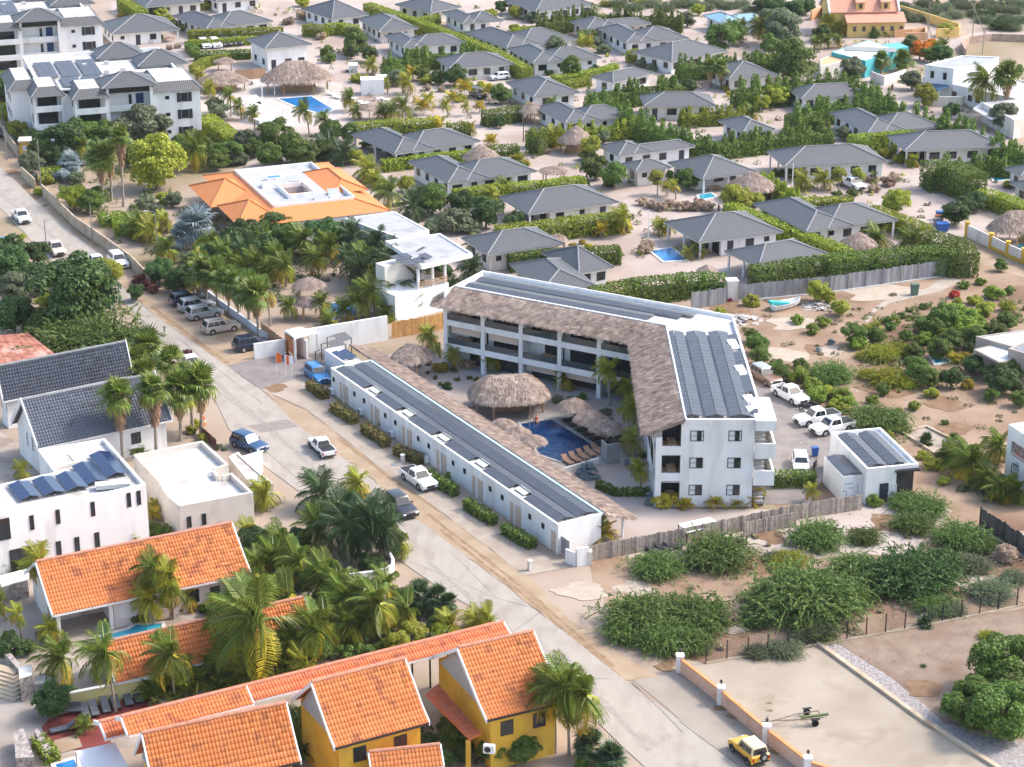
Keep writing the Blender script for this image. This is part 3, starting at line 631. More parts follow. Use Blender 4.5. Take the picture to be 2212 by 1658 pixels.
for k, (y, lab) in enumerate(((4.3,'nearest the front corner'),(13.1,'halfway along the parapet'),(21.2,'at the far bend of the roof'),(1.2,'at the very front edge'))):
    t_ = thing('water_heater', (24.6, 195+y, 9.28), R(15), 'tilted white solar water heater on the hotel roof '+lab, 'water heater', 'white water heaters on the hotel roof')
    MB().hull8([(-.5,-.9,.1),(.5,-.9,.1),(.5,.9,.55),(-.5,.9,.55)], [(-.5,-.9,.2),(.5,-.9,.2),(.5,.9,.65),(-.5,.9,.65)]).build('collector', M_white, t_)
    MB().box(-.45,.75,0,-.38,.82,.55).box(.38,.75,0,.45,.82,.55).build('frame', M_steel, t_)
# gallery tables
for lv, k, dx in ((1,0,1.9),(2,0,1.8),(1,2,3.2),(2,2,3.4),(0,0,2.4)):
    p = wA(k*5.2+dx, 1.15); gallery_table(None, (p.x, p.y, (.14,2.98,5.98)[lv]), RA, label='wooden dining table with chairs on the %s hotel gallery, %s bay' % (('ground floor','middle','top')[lv], ('leftmost','second','third')[k]), group='gallery dining tables')
for lv in range(3):
    t_ = gallery_table(None, (16.3, 195.3, (.13,3.09,6.03)[lv]), R(90), label='wooden table with chairs in the %s corner balcony of the end wall' % ('lowest','middle','topmost')[lv], group='corner balcony tables')

# ---------------------------------------------------------------- low guest room block along the road
LO = Vector((4.46, 182.68, 0)); ld = Vector((.508,-.861,0)); RL = math.atan2(ld.y, ld.x)
LO_far = LO - ld*50.4
low = thing('guest_room_block', LO_far, RL, 'long low white room block with paired wooden doors along the road', 'building')
LW, LH = 5.0, 3.2
low_parts = MB().box(0,.01,0, 50.4,LW,LH-.3).box(0,0,LH-.3,50.4,.22,LH).box(50.18,.22,LH-.3,50.4,LW,LH).box(0,.22,LH-.3,.2,LW,LH-.005)
low_parts.build('wall', M_white, low)
MB().box(.2,.22,LH-.295,50.18,LW,LH-.24).build('roof_deck', mat('cream_roof', (.62,.60,.53), (.70,.68,.62), .7, .85), low)
MB().box(.0,LW+.01,LH-.2,50.4,LW+.35,LH+.02).build('gutter', mat('pale_blue_gutter', (.42,.52,.54), (.48,.57,.58), 1, .5), low)
def tcol(px, py=None):
    u = (px-1106)/4474.0; # plane of the front wall: LO_far + t*ld ; ray x = u*k*depth; solve in plan using approx depth from the ray
    # X = u*s, Y = s*(c - v s)/..: use direction in plan for the given pixel row
    v = ((py or 1000)-829)/4474.0; dx, dy = u, _c - v*_s
    # LO_far + t ld = s (dx, dy)
    det = ld.x*(-dy) - (-dx)*ld.y
    return ((-LO_far.x)*(-dy) - (-dx)*(-LO_far.y))/det
for i, x in enumerate((743.6, 810.3, 879.7, 953.3, 1031.8, 1114)):
    t = tcol(x, 850 + (x-743)*.62)
    for d in (-.62,.62): door(low, (t+d, -.005, 0), .85, 2.2, m=M_pwood)
    MB().box(-.12,-.16,0,.12,0,2.3).build('door_pillar', M_white, low, loc=(t,-.01,0))
door(low, (49.6, -.005, 0), .85, 2.2, m=M_pwood)
for x in (721.5, 766, 787, 832.5, 854.5, 903.7, 926.4, 978.8, 1003.7, 1059, 1085, 1144.5, 1173):
    t = tcol(x, 830 + (x-720)*.63); window(low, (t, -.004, 1.7), .5, .55, div=0)
for k in range(5):
    t = 9.0 + k*8.15
    q = world(t, 1.25, LO_far, RL)
    lab = ('farthest along the roof','second from the far end','at the middle of the roof','second from the near end','nearest the shore road corner')[k]
    r = thing('roof_lounger', (q.x, q.y, LH-.24), RL, 'cream tilted water heater panel on the low roof, '+lab, 'water heater', 'cream heater panels on the low roof')
    MB().hull8([(-.95,-.4,.12),(.95,-.4,.12),(.95,.4,.3),(-.95,.4,.3)],[(-.95,-.4,.2),(.95,-.4,.2),(.95,.4,.38),(-.95,.4,.38)]).build('collector', mat('cream_panel', (.62,.62,.54)), r)
    MB().box(-.8,-.35,0,-.74,-.29,.12).box(.74,-.35,0,.8,-.29,.12).box(-.8,.3,0,-.74,.36,.28).box(.74,.3,0,.8,.36,.28).build('stand', M_black, r)
    r.name = 'water_heater'
gaps = [(.6,7.6),(10.6,15.6),(18.6,23.8),(26.8,32),(35,40.2),(43.2,49.6)]
rows = [(a, b, .85, LH+.02, 10, 1.05, 1.1) for a, b in gaps] + [(.6,49.6,1.98,LH+.02,-10,1.05,1.1),(.6,49.6,3.22,LH+.02,10,1.05,1.1),(.6,49.6,4.33,LH+.02,-10,1.05,1.1)]
solar_rows('very long double solar array on the low white room block', LO_far, RL, rows)
# its thatched veranda on the court side
tv = thing('thatched_veranda', LO_far, RL, 'long straight thatched veranda roof on the court side of the low room block', 'thatch roof')
a, b, c, d = Vector((-6,8.3,2.35)), Vector((51.2,8.3,2.35)), Vector((50.4,LW+.36,3.3)), Vector((-6,LW+.36,3.3))
MB().slab(a, b, c, d, .28).build('thatch_bed', M_thatch, tv)
V, F = thatch_cards((a,b,c,d), 8000); V2, F2 = thatch_cards((a,b,b.lerp(c,.05),a.lerp(d,.05)), 1800, .5, .07, sag=.25)
V3, F3 = thatch_cards((b+Vector((0,0,0)), c, c.lerp(d,.02), b.lerp(a,.02)), 250, .5, .07, sag=.3)
o = link('straw', npmesh('straw', np.concatenate([V,V2,V3]), np.concatenate([F,F2+len(V),F3+len(V)+len(V2)]), M_straw), tv); o['kind'] = 'stuff'
pm = MB().box(-.1,-.1,0,.1,.1,2.2).mesh('post', M_white)
for k in range(9): link('post', pm, tv, (-5+k*6.9, 7.7, 0))
# far end: small lower box with two blue panels and dark shade sails
fe = thing('service_block', LO_far - ld*.3, RL, 'small white flat block with two blue solar panels beyond the long low building', 'building')
MB().box(-6.2,2.3,0,-.3,4.95,2.6).box(-6.2,2.3,2.6,-6.0,4.95,3.0).box(-6.0,2.3,2.6,-.3,2.5,3.0).build('wall', M_white, fe)
MB().box(-.5,.5,0,-.3,2.2,2.3).build('gate_panel', mat('dark_blue_gate', (.05,.09,.14)), fe)
solar_rows('pair of small blue panels at the far end of the low building', LO_far, RL, [(-5.6,-2.4,3.0,2.85,8,1.5,1.0),(-5.6,-2.4,4.2,2.85,8,1.5,1.0)])
M_sail = mat('charcoal_sail', (.10,.105,.11), (.13,.13,.135), 2, .9)
for k in range(3):
    q = world(-7.5-k*1.9, 3.2+k*1.7, LO_far, RL)
    r = thing('shade_sail', (q.x, q.y, 0), RL+.3, 'dark grey pitched shade canopy beside the white wall, %s' % ('nearest the blue panels','in the middle of three','nearest the orange fence')[k], 'canopy', 'dark canopies by the white wall')
    MB().slab((-1.3,-1,2.2),(0,-1,2.7),(0,1,2.7),(-1.3,1,2.2),.04).slab((0,-1,2.7),(1.3,-1,2.2),(1.3,1,2.2),(0,1,2.7),.04).build('canopy', M_sail, r)
    pl = MB().box(-.04,-.04,0,.04,.04,2.2).mesh('post', M_black)
    for x in (-1.2,1.2):
        for y in (-.9,.9): link('post', pl, r, (x,y,0))
# ---------------------------------------------------------------- court of the hotel: hut, pool, shades, loungers
def thatch_hut(label, c, rx, ry, z0, z1, rz=0.0, ridge=0.0, posts=6, name='thatched_hut', cat='thatched hut', group=None, n=1500, bar=False, post_m=None, dome=False):
    r = thing(name, (c.x, c.y, 0), rz, label, cat, group)
    b = MB(); N = 20
    fa, fb = (.42,.78) if dome else (.34,.70)
    prof = [(1.0,z0-.22),(1.02,z0),(.72,z0+(z1-z0)*fa),(.38,z0+(z1-z0)*fb),(.06,z1)]
    base = len(b.v)
    for f, z in prof:
        for j in range(N):
            t = 2*math.pi*j/N; x, y = math.cos(t), math.sin(t)
            e = 2.6 if ridge > 1 else 2; k = (abs(x)**e+abs(y)**e)**(-1/e)
            b.v.append((x*k*rx*f + (ridge*(1-f*.55) if x > 0 else -ridge*(1-f*.55))*min(1,abs(x)*3), y*k*ry*f, z))
    for q in range(len(prof)-1):
        for j in range(N): b.f.append((base+q*N+j, base+q*N+(j+1) % N, base+(q+1)*N+(j+1) % N, base+(q+1)*N+j))
    b.f.append(tuple(base+(len(prof)-1)*N+j for j in range(N))); b.f.append(tuple(base+j for j in range(N))[::-1])
    cr = b.build('thatch_bed', M_thatch, r)
    n = int(n*1.5); t = RNG.random(n)*2*math.pi; v = np.sqrt(RNG.random(n)); v = np.where(RNG.random(n) < .22, 1.0, v)
    e = 2.6 if ridge > 1 else 2; kk = (abs(np.cos(t))**e+abs(np.sin(t))**e)**(-1/e)
    fz = np.interp(v, [.06,.38,.72,1.02], [z1, z0+(z1-z0)*fb, z0+(z1-z0)*fa, z0])
    def pos(v, fz): return np.stack([np.cos(t)*kk*rx*v + np.sign(np.cos(t))*ridge*(1-v*.55)*np.minimum(1,abs(np.cos(t))*3), np.sin(t)*kk*ry*v, fz], 1)
    p = pos(v, fz); q0 = pos(v+.18, np.interp(v+.18, [.06,.38,.72,1.02,1.25], [z1, z0+(z1-z0)*fb, z0+(z1-z0)*fa, z0, z0-(z1-z0)*.55]))
    d = q0-p; d /= np.linalg.norm(d,axis=1)[:,None]+1e-6; ac = np.stack([-np.sin(t),np.cos(t),np.zeros(n)],1); nn = np.cross(d, ac); nn *= np.sign(nn[:,2]+1e-6)[:,None]
    d = d + ac*RNG.normal(0,.25,n)[:,None] + nn*RNG.uniform(.0,.2,n)[:,None]; L = (.28+.06*rx)*RNG.uniform(.6,1.4,n)[:,None]; w = (.028+.004*rx)*RNG.uniform(.7,1.5,n)[:,None]
    p = p + nn*.03; q = p+d*L
    o = link('straw', npmesh('straw', np.stack([p-ac*w,p+ac*w,q+ac*w*.4,q-ac*w*.4],1).reshape(-1,3), np.arange(4*n).reshape(-1,4), M_straw), r); o['kind'] = 'stuff'
    pm = MB().tube([(0,0,0),(0,0,z0)], .11 if posts > 1 else .07, 8).mesh('post', post_m or M_wood)
    if posts == 1: link('post', pm, r, (0,0,0)).scale = (1,1,(z1-.15)/z0)
    else:
        for k in range(posts):
            t0 = 2*math.pi*(k+.5)/posts; x, y = math.cos(t0), math.sin(t0); e = 2.6; k2 = (abs(x)**e+abs(y)**e)**(-1/e)
            link('post', pm, r, (x*k2*rx*.86 + (ridge*.5 if x > 0 else -ridge*.5), y*k2*ry*.86, 0))
    if bar:
        MB().box(-rx*.55,-ry*.1,0,rx*.55,ry*.15,1.05).build('bar_counter', M_wood, r)
        MB().box(-rx*.5,ry*.45,0,rx*.6,ry*.6,2.0).build('back_wall', M_wood, r)
    return r
hut = thatch_hut('large oval thatched bar hut in the hotel court, left of the blue pool', Vector((-.4,220.6,0)), 3.6, 3.5, 2.4, 4.35, R(8), 1.7, 8, 'thatched_bar_hut', n=6000, bar=True, dome=True)
cx, cy = -14.3, 232.6
thatch_hut('small rounded thatched corner roof at the far end of the low building', Vector((-11.9,232.2,0)), 2.0, 2.6, 2.5, 3.9, R(-30), .6, 4, 'thatched_corner_roof', n=1300)
SH = []
for i, (x, y, lab) in enumerate(((7.0,217.0,'farthest of the three'),(8.75,213.3,'middle of the three'),(10.4,210.7,'nearest of the three'))):
    thatch_hut('round thatched sunshade over dark loungers beside the hotel pool, '+lab, Vector((x, y, 0)), 1.75, 1.75, 2.0, 2.95, 0, 0, 1, 'thatched_sunshade', 'sunshade', 'thatched sunshades at the hotel pool', n=900)
for i, (x, y, lab) in enumerate(((-1.0,211.7,'nearest the bar hut'),(.6,209.4,'middle of three'),(2.3,207.0,'overhanging the pool edge'))):
    thatch_hut('thatched sunshade tucked against the long veranda roof, '+lab, Vector((x, y, 0)), 1.3, 1.3, 1.95, 2.6, 0, 0, 1, 'thatched_sunshade', 'sunshade', 'sunshades against the veranda', n=700)
# pool (a basin standing 12 cm proud, water set inside the rim)
M_pool = mat('deep_blue_water', (.003,.016,.07), (.006,.045,.12), .9, .06, .35, 2.2, spec=.6)
M_cyan = mat('turquoise_water', (.02,.28,.42), (.04,.38,.52), .6, .08, .25, 2.0, spec=.6)
M_pblue = mat('bright_blue_water', (.012,.13,.36), (.02,.20,.46), .5, .08, .25, 2.0, spec=.6)
M_coping = mat('grey_coping', (.30,.29,.28), (.36,.35,.33), 1, .8)
def pool(label, pts, water, rim=M_coping, w=.35, h=.14, name='swimming_pool'):
    c = sum(pts, Vector((0,0,0)))/len(pts); r = thing(name, (c.x, c.y, 0), 0, label, 'pool')
    ar = sum(pts[k].x*pts[(k+1) % len(pts)].y-pts[(k+1) % len(pts)].x*pts[k].y for k in range(len(pts)))
    if ar < 0: pts = pts[::-1]
    loc_ = [(p.x-c.x, p.y-c.y) for p in pts]; n = len(pts); out = []
    for k in range(n):
        a, b, d = Vector(loc_[k-1]), Vector(loc_[k]), Vector(loc_[(k+1) % n])
        e1 = (b-a).normalized(); e2 = (d-b).normalized(); nn = (Vector((e1.y,-e1.x))+Vector((e2.y,-e2.x))); nn = nn/max(.5, nn.dot(Vector((e1.y,-e1.x)))); out.append(b+nn*w)
    m = MB()
    for k in range(n):
        a, b, c2, d = loc_[k], loc_[(k+1) % n], out[(k+1) % n], out[k]
        m.hull8([(*a,0),(*b,0),(*c2,0),(*d,0)], [(*a,h),(*b,h),(*c2,h),(*d,h)])
    m.build('coping', rim, r)
    bm = bmesh.new(); f = bm.faces.new([bm.verts.new((x, y, h-.05)) for x, y in loc_]); f.normal_update()
    me = bpy.data.meshes.new('water'); bmesh.ops.triangulate(bm, faces=[f]); bm.to_mesh(me); bm.free(); me.materials.append(water); link('water_surface', me, r)
    return r
pool('deep blue rectangular swimming pool in the hotel court', [Vector((1.0,216.3,0)),Vector((4.5,217.6,0)),Vector((9.4,209.3,0)),Vector((5.2,205.6,0)),Vector((3.0,207.5,0))], M_pool)
poly('pool_terrace', [Vector(p) for p in ((-4,222,0),(5.5,222,0),(12.5,209.5,0),(10.6,204.5,0),(4,204,0),(-4,214,0))], .055, mat('grey_terrace', gs(186,176,168), gs(200,190,182), .6, .85))
poly('court_path', [Vector(p) for p in ((-14,229,0),(-12.5,230,0),(-4.5,221.5,0),(-5.5,219.5,0))], .05, mat('grey_path', gs(150,145,145), gs(165,160,158), .6, .85))
# small grey shower wall
sw = thing('shower_wall', (10.3,205.0,0), R(20), 'grey concrete shower wall standing at the near end of the hotel pool', 'wall')
MB().box(-.2,-.1,0,1.35,.1,2.3).box(-.2,.1,0,-.02,1.5,2.3).build('wall_panel', mat('grey_plaster', (.22,.22,.22), (.28,.28,.28), .8, .85), sw)
MB().tube([(.6,-.1,2.0),(.6,-.35,2.0)], .03).build('shower_head', M_steel, sw)
lw = thing('low_wall', (7.2,203.6,0), R(36), 'low whitewashed wall at the near end of the hotel pool', 'wall')
MB().box(-2.2,-.1,0,2.6,.1,.7).build('wall_panel', M_cream, lw)
def lounger_proto(fm, cm, name, cat, long=1.9):
    r = thing(name, (0,0,0), 0, 'x', cat, 'x')
    MB().box(-.32,-long*.5,.24,.32,long*.2,.32).hull8([(-.32,long*.2,.24),(.32,long*.2,.24),(.32,long*.5,.62),(-.32,long*.5,.62)],[(-.32,long*.2,.32),(.32,long*.2,.32),(.32,long*.5,.72),(-.32,long*.5,.72)]).build('cushion', cm, r)
    MB().box(-.35,-long*.52,.16,-.32,long*.5,.24).box(.32,-long*.52,.16,.35,long*.5,.24).build('frame', fm, r)
    lm = MB().box(-.03,-.03,0,.03,.03,.16).mesh('leg', fm)
    for x in (-.33,.33):
        for y in (-long*.42,long*.4): link('leg', lm, r, (x,y,0))
    return r
def put(proto, first, x, y, rz, label, group, z=0, scale=None):
    o = proto if first else copy_tree(proto); o.location = (x, y, z); o.rotation_euler = (0,0,rz); o['label'] = label; o['group'] = group
    if scale: o.scale = (scale,)*3
    return o
lp = lounger_proto(M_black, mat('black_cushion', (.03,.03,.035), (.05,.05,.055), 3, .9), 'sun_lounger', 'lounger')
ORD = ('first','second','third','fourth','fifth','sixth','seventh','eighth','ninth','tenth')
for i in range(6):
    t_ = i/5; x, y = 6.2+t_*3.6, 217.0-t_*6.9
    put(lp, i == 0, x+.35, y+.25, R(-62), 'black lounger beside the hotel pool under thatch, %s from the far end' % ORD[i], 'black loungers at the hotel pool', z=.056)
bl = lounger_proto(M_wood, mat('brown_weave', (.26,.14,.085), (.32,.18,.11), 5, .8), 'brown_lounger', 'lounger')
for i in range(5): put(bl, i == 0, 6.0+i*.82, 205.2+i*.78, R(30), 'brown lounger in the row at the near pool edge, %s from the left' % ORD[i], 'brown loungers at the near pool edge', z=.056)
bb = lounger_proto(M_black, MATS['black_cushion'], 'folded_lounger', 'lounger')
for i in range(3): put(bb, i == 0, 13.9+i*.95, 183.2+i*.45, R(60+8*i), 'black lounger left on sand by the reed fence, %s from the left' % ORD[i], 'black loungers by the reed fence', z=.03)
hr = thing('pool_handrail', (1.9,216.9,0.06), 0, 'thin steel handrail at the far corner of the hotel pool', 'handrail')
for dx in (0,.5): MB().tube([(dx,0,0),(dx,.1,.85),(dx+.1,-.6,.75),(dx+.1,-.8,.0)], .03, 6).build('rail', M_steel, hr)

# ---------------------------------------------------------------- annex beside the car park
AO = Vector((36.28,194.5,0)); a1 = Vector((41.77,195.76,0)); RAx = frame(AO, a1)
ax = thing('annex_building', AO, RAx, 'small white flat-roofed annex with solar panels and dark wood corner', 'building')
AL, AD = 5.7, 10.2
MB().box(0,0,0,AL-2.4,AD,3.6).box(AL-2.4,1.2,0,AL,AD,3.6).box(0,0,3.6,AL,.25,4).box(0,.25,3.6,.25,AD,4).box(AL-.25,.25,3.6,AL,AD,4).box(.25,AD-.25,3.6,AL-.25,AD,4).build('wall', M_white, ax)
MB().box(.25,.25,3.605,AL-.25,AD-.25,3.66).build('roof_deck', M_white, ax)
MB().box(-2.2,.9,0,-.01,6.2,2.95).build('lean_to', M_white, ax)
pk = MB().box(-.12,-.02,0,.12,.02,3.3).mesh('cladding_board', mat('black_cladding', (.028,.026,.028), (.045,.04,.04), 2, .7))
for k in range(9): link('cladding_board', pk, ax, (AL-2.25+k*.27, 1.17, .02))
for k in range(9): link('cladding_board', pk, ax, (AL+.03, 1.4+k*.27, .02), R(90))
MB().box(AL-2.6,-.35,3.35,AL+.05,1.1,3.55).build('canopy', M_black, ax)
door(ax, (2.0,-.005,0), .95, 2.2); window(ax, (3.0,-.004,.5), .8, 1.5, frame=M_white, pane=M_blind, div=1)
wl = MB()
for x, z, w, h in ((-1.9,1.3,.5,.06),(-1.2,1.6,.7,.06),(-.6,1.1,.4,.06),(-1.5,2.1,.9,.05),(-.9,.7,.5,.06),(-1.7,.9,.06,.5),(-.5,1.6,.06,.6)): wl.box(x-w/2,.87,z-h/2,x+w/2,.895,z+h/2)
wl.build('painted_mark', mat('grey_paint', (.2,.2,.22)), ax)
solar_rows('four dark solar rows on the flat annex roof', AO, RAx+R(90), [(.7,9.4,-.95-k*1.08-(k//2)*.12,4.0,(-12 if k % 2 == 0 else 12),1.05,1.05) for k in range(4)])
solar_rows('two small solar rows on the lean-to of the annex', AO, RAx+R(90), [(1.0,6.0,.55,3.12,12,1.0,1.0),(1.0,6.0,1.58,3.12,-12,1.0,1.0)])
# ---------------------------------------------------------------- gabled roofs with real tiles
def tilemat(name, c, c2, rough, spec):
    m = mat(name, c, c2, .9, rough, spec=spec, island=.26, lo=.3, hi=.7, c3=tuple(v*.62+.02 for v in c), s3=.9); return m
M_otile = tilemat('orange_clay_tile', (.52,.155,.05), (.64,.23,.08), .7, .25)
M_otile2 = tilemat('red_clay_tile', (.50,.12,.045), (.62,.19,.07), .6, .3)
M_btile = tilemat('slate_blue_tile', (.085,.097,.13), (.11,.122,.155), .55, .35)
TILE = {}
def tile_geo(pu, pv):
    k = (round(pu,3), round(pv,3))
    if k not in TILE:
        xs = np.array([0,.22,.45,.72,1.0])*pu*1.03; zs = np.array([0,.04,.052,.012,-.004])*pu/.29
        V = np.concatenate([np.stack([xs, np.full(5,-.05), zs+.022],1), np.stack([xs, np.full(5,pv), zs],1), np.stack([xs, np.full(5,-.05), zs-.012],1)])
        F = np.array([(i,i+1,i+6,i+5) for i in range(4)] + [(i+10,i+11,i+1,i) for i in range(4)]); TILE[k] = (V, F)
    return TILE[k]
def lay_tiles(parent, L, prof, m, pu=.29, pv=.46, nind=300, x0=0.0):
    """tiles over a slope of length L whose section is prof [(y, z), ...]; the 300 nearest the camera are single objects"""
    segs = []
    for (ya, za), (yb, zb) in zip(prof, prof[1:]):
        s = math.hypot(yb-ya, zb-za); nv = max(1, round(s/pv)); segs.append((ya, za, math.atan2(zb-za, yb-ya), s/nv, nv))
    nu = max(1, round(L/pu)); pu = L/nu; V, F = tile_geo(pu, pv); me = {}
    pos = []
    for ya, za, a, st, nv in segs:
        for j in range(nv):
            for i in range(nu): pos.append((x0+i*pu, ya+j*st*math.cos(a), za+j*st*math.sin(a)+.02, a))
    Mw = Matrix.Translation(parent.location) @ Matrix.Rotation(parent.rotation_euler.z, 4, 'Z') if parent.parent is None else Matrix.Translation(parent.parent.location) @ Matrix.Rotation(parent.parent.rotation_euler.z, 4, 'Z')
    cl = Vector(cam.location)
    pos.sort(key=lambda p: (Mw @ Vector(p[:3]) - cl).length)
    base = npmesh('roof_tile', V, F, m)
    for p in pos[:nind]:
        o = link('roof_tile', base, parent, p[:3]); o.rotation_euler = (p[3] + random.uniform(-.012,.012), 0, random.uniform(-.01,.01))
    rest = pos[nind:]
    if rest:
        A = np.array(rest); n = len(A); c, s = np.cos(A[:,3]+RNG.normal(0,.008,n)), np.sin(A[:,3]+RNG.normal(0,.008,n))
        W_ = np.empty((n, len(V), 3)); W_[:,:,0] = V[None,:,0]+A[:,0:1]; W_[:,:,1] = V[None,:,1]*c[:,None]-V[None,:,2]*s[:,None]+A[:,1:2]; W_[:,:,2] = V[None,:,1]*s[:,None]+V[None,:,2]*c[:,None]+A[:,2:3]
        FF = (F[None]+np.arange(n)[:,None,None]*len(V)).reshape(-1,4)
        o = link('roof_tiles', npmesh('roof_tiles', W_.reshape(-1,3), FF, m), parent); o['kind'] = 'stuff'
def gable(label, e0, e1, r0, ze, zr, wallm, tile, name='house', cat='house', group=None, kick=.0, off=.5, back=None, pu=.29, pv=.46, nind=300, verge=None, louvre=False, roofm=None, windows=2, wb=True, L=None, zw=None):
    a, b, r = tp(*e0), tp(*e1), tp(*r0); o = P(*a, ze); q = P(*b, ze); rz = frame(o, q); L = L or (q-o).length
    ry = max(1.5, local(P(*r, zr), o, rz).y); W_ = back or 2*ry
    root = thing(name, (o.x, o.y, 0), rz, label, cat, group)
    prof = [(0,ze),(ry*.26, ze+(zr-ze)*(.26-kick)),(ry,zr)] if kick else [(0,ze),(ry,zr)]
    rb = MB(); pts = prof + ([(W_,ze)] if back is None else [(W_, zr-(W_-ry)*(zr-ze)/ry)]); th = .16
    for (ya,za),(yb,zb) in zip(pts, pts[1:]): rb.slab((0,ya,za),(L,ya,za),(L,yb,zb),(0,yb,zb), th)
    rf = rb.build('roof', roofm or M_otile2, root)
    lay_tiles(rf, L, prof, tile, pu, pv, nind)
    MB().tube([(-.02,ry,zr+.06),(L+.02,ry,zr+.06)], .16, 7).build('ridge_cap', mat('ridge_clay', (.42,.18,.11), (.50,.25,.17), 3, .8) if tile is not M_btile else M_gcap, rf)
    for x in (-.06, L+.06):
        vm = MB()
        for (ya,za),(yb,zb) in zip(pts, pts[1:]): vm.hull8([(x-.06,ya,za-.3),(x+.06,ya,za-.3),(x+.06,yb,zb-.3),(x-.06,yb,zb-.3)],[(x-.06,ya,za+(verge or .07)),(x+.06,ya,za+(verge or .07)),(x+.06,yb,zb+(verge or .07)),(x-.06,yb,zb+(verge or .07))])
        vm.build('verge_board', M_white, root)
    MB().box(.0,-.08,ze-.2,L,.0,ze-.02).build('gutter', M_black if louvre else M_white, root)
    if wb:
        zt = ze-.18 + off*(zr-ze)/ry*.55
        m = MB().box(off,off,0,L-off,W_-off,zt)
        for x in (off+.003, L-off-.15): m.hull8([(x,off+.02,zt),(x+.14,off+.02,zt),(x+.14,W_-off-.02,zt),(x,W_-off-.02,zt)],[(x,ry-.05,zr-.35),(x+.14,ry-.05,zr-.35),(x+.14,ry+.05,zr-.35),(x,ry+.05,zr-.35)])
        m.build('wall', wallm, root)
        for k in range(windows):
            window(root, (off+(L-2*off)*(k+.5)/windows, off-.01, max(.6, ze-2.1)), 1.1, 1.3)
        if not louvre:
            for yy in (ry-1.1, ry+.6): window(root, (off-.01, yy, max(1.0, ze-1.6)), .6, 1.7, R(-90), M_white, M_glass, 1)
    if louvre:
        lm = mat('grey_louvre', (.32,.34,.36), (.38,.40,.42), 2, .6); n = 9
        for k in range(n):
            z = ze-.1+(zr-ze-.9)*k/n; h = (zr-ze)*.7/n; f = 1-(z-ze)/(zr-ze)
            MB().hull8([(off-.12,ry-ry*f*.78,z),(off-.02,ry-ry*f*.78,z),(off-.02,ry+ry*f*.78,z),(off-.12,ry+ry*f*.78,z)],[(off-.06,ry-ry*f*.74,z+h),(off-.02,ry-ry*f*.74,z+h),(off-.02,ry+ry*f*.74,z+h),(off-.06,ry+ry*f*.74,z+h)]).build('louvre_slat', lm, root)
    return root, o, rz, L, W_, ry
M_yellow = mat('ochre_yellow_render', (.62,.36,.035), (.70,.43,.06), .5, .85, .05, 6, c3=(.55,.32,.05), s3=.4)
M_paleyel = mat('pale_yellow_render', (.62,.55,.22), (.68,.61,.30), .6, .85)
# two white houses with slate-blue gable roofs on the left
gable('white house with slate-blue gable roof behind, beside the rusty metal roof', (4,22,942), (4,858,772), (4,-20,738), 3.6, 7.2, M_white, M_btile, verge=.35, pu=.32, pv=.38, roofm=M_groof)
gable('white house with slate-blue gable roof in front, partly hidden by fan palms', (4,246,1246), (4,1112,1062), (4,150,935), 3.6, 7.6, M_white, M_btile, verge=.35, pu=.32, pv=.38, roofm=M_groof)
# orange roofs by the shore
og = 'orange tiled houses by the shore'
g1 = gable('low white villa with the longest orange roof, beside the flat white house', (7,345,674), (7,1625,402), (7,378,302), 2.9, 6.0, M_cream, M_otile, group=og, kick=.06, wb=False)
r_, _, _, gL_, gW_, gy_ = g1
m_ = MB().box(5.6,.5,0,gL_-.5,gW_-.5,3.0).box(.5,gy_-.6,0,5.6,gW_-.5,3.0)
for x in (.52, gL_-.66): m_.hull8([(x,.6 if x > 1 else gy_-.6,3.0),(x+.14,.6 if x > 1 else gy_-.6,3.0),(x+.14,gW_-.6,3.0),(x,gW_-.6,3.0)],[(x,gy_-.05,5.7),(x+.14,gy_-.05,5.7),(x+.14,gy_+.05,5.7),(x,gy_+.05,5.7)])
m_.build('wall', M_cream, r_); MB().box(.3,.3,2.6,5.6,.5,2.85).build('beam', M_white, r_)
pm = MB().box(-.16,-.16,0,.16,.16,2.6).mesh('post', M_white)
for x, y in ((.5,.45),(5.3,.42),(.5,2.6)): link('post', pm, r_, (x,y,0))
sm = MB().hull8([(-2.6,-.06,0),(2.6,-.06,0),(2.6,-.02,0),(-2.6,-.02,0)],[(-2.6,-.02,.12),(2.6,-.02,.12),(2.6,.02,.12),(-2.6,.02,.12)]).mesh('louvre_slat', M_white)
for k in range(8): link('louvre_slat', sm, r_, (8.5,.45,.9+k*.2))
window(r_, (13.0,.49,.9), 1.3, 1.3); door(r_, (15.2,.49,0), .95, 2.1)
gable('low villa with orange roof right behind the turquoise lap pool', (7,752,1112), (7,2060,802), (7,660,856), 1.8, 4.1, M_white, M_otile, group=og, kick=.06, off=.9)
gb = 'orange roofed wings of the yellow guesthouse'
gA = gable('yellow wing with orange roof cut by the bottom edge, beside the white canvas shade', (7,1010,1830), (7,1945,1620), (7,884,1448), 5.0, 8.4, M_yellow, M_otile, group=gb, kick=.05, louvre=True)
gB = gable('yellow wing with orange roof in the middle of the guesthouse row', (7,2172,1532), (8,566,1368), (7,2002,1114), 5.0, 8.6, M_yellow, M_otile, group=gb, kick=.05, louvre=True)
gC = gable('yellow wing with orange roof nearest the road, beside a windblown tall palm', (8,946,1352), (8,1440,1234), (8,730,892), 5.0, 8.6, M_yellow, M_otile, group=gb, kick=.05, louvre=True)
gable('narrow orange roofed gallery linking the yellow wings from terrace to road', (7,690,1470), (8,1100,808), (7,665,1410), 5.5, 6.1, M_white, M_otile2, name='gallery', cat='gallery', off=.3, windows=0, pu=.27, pv=.9, wb=False)
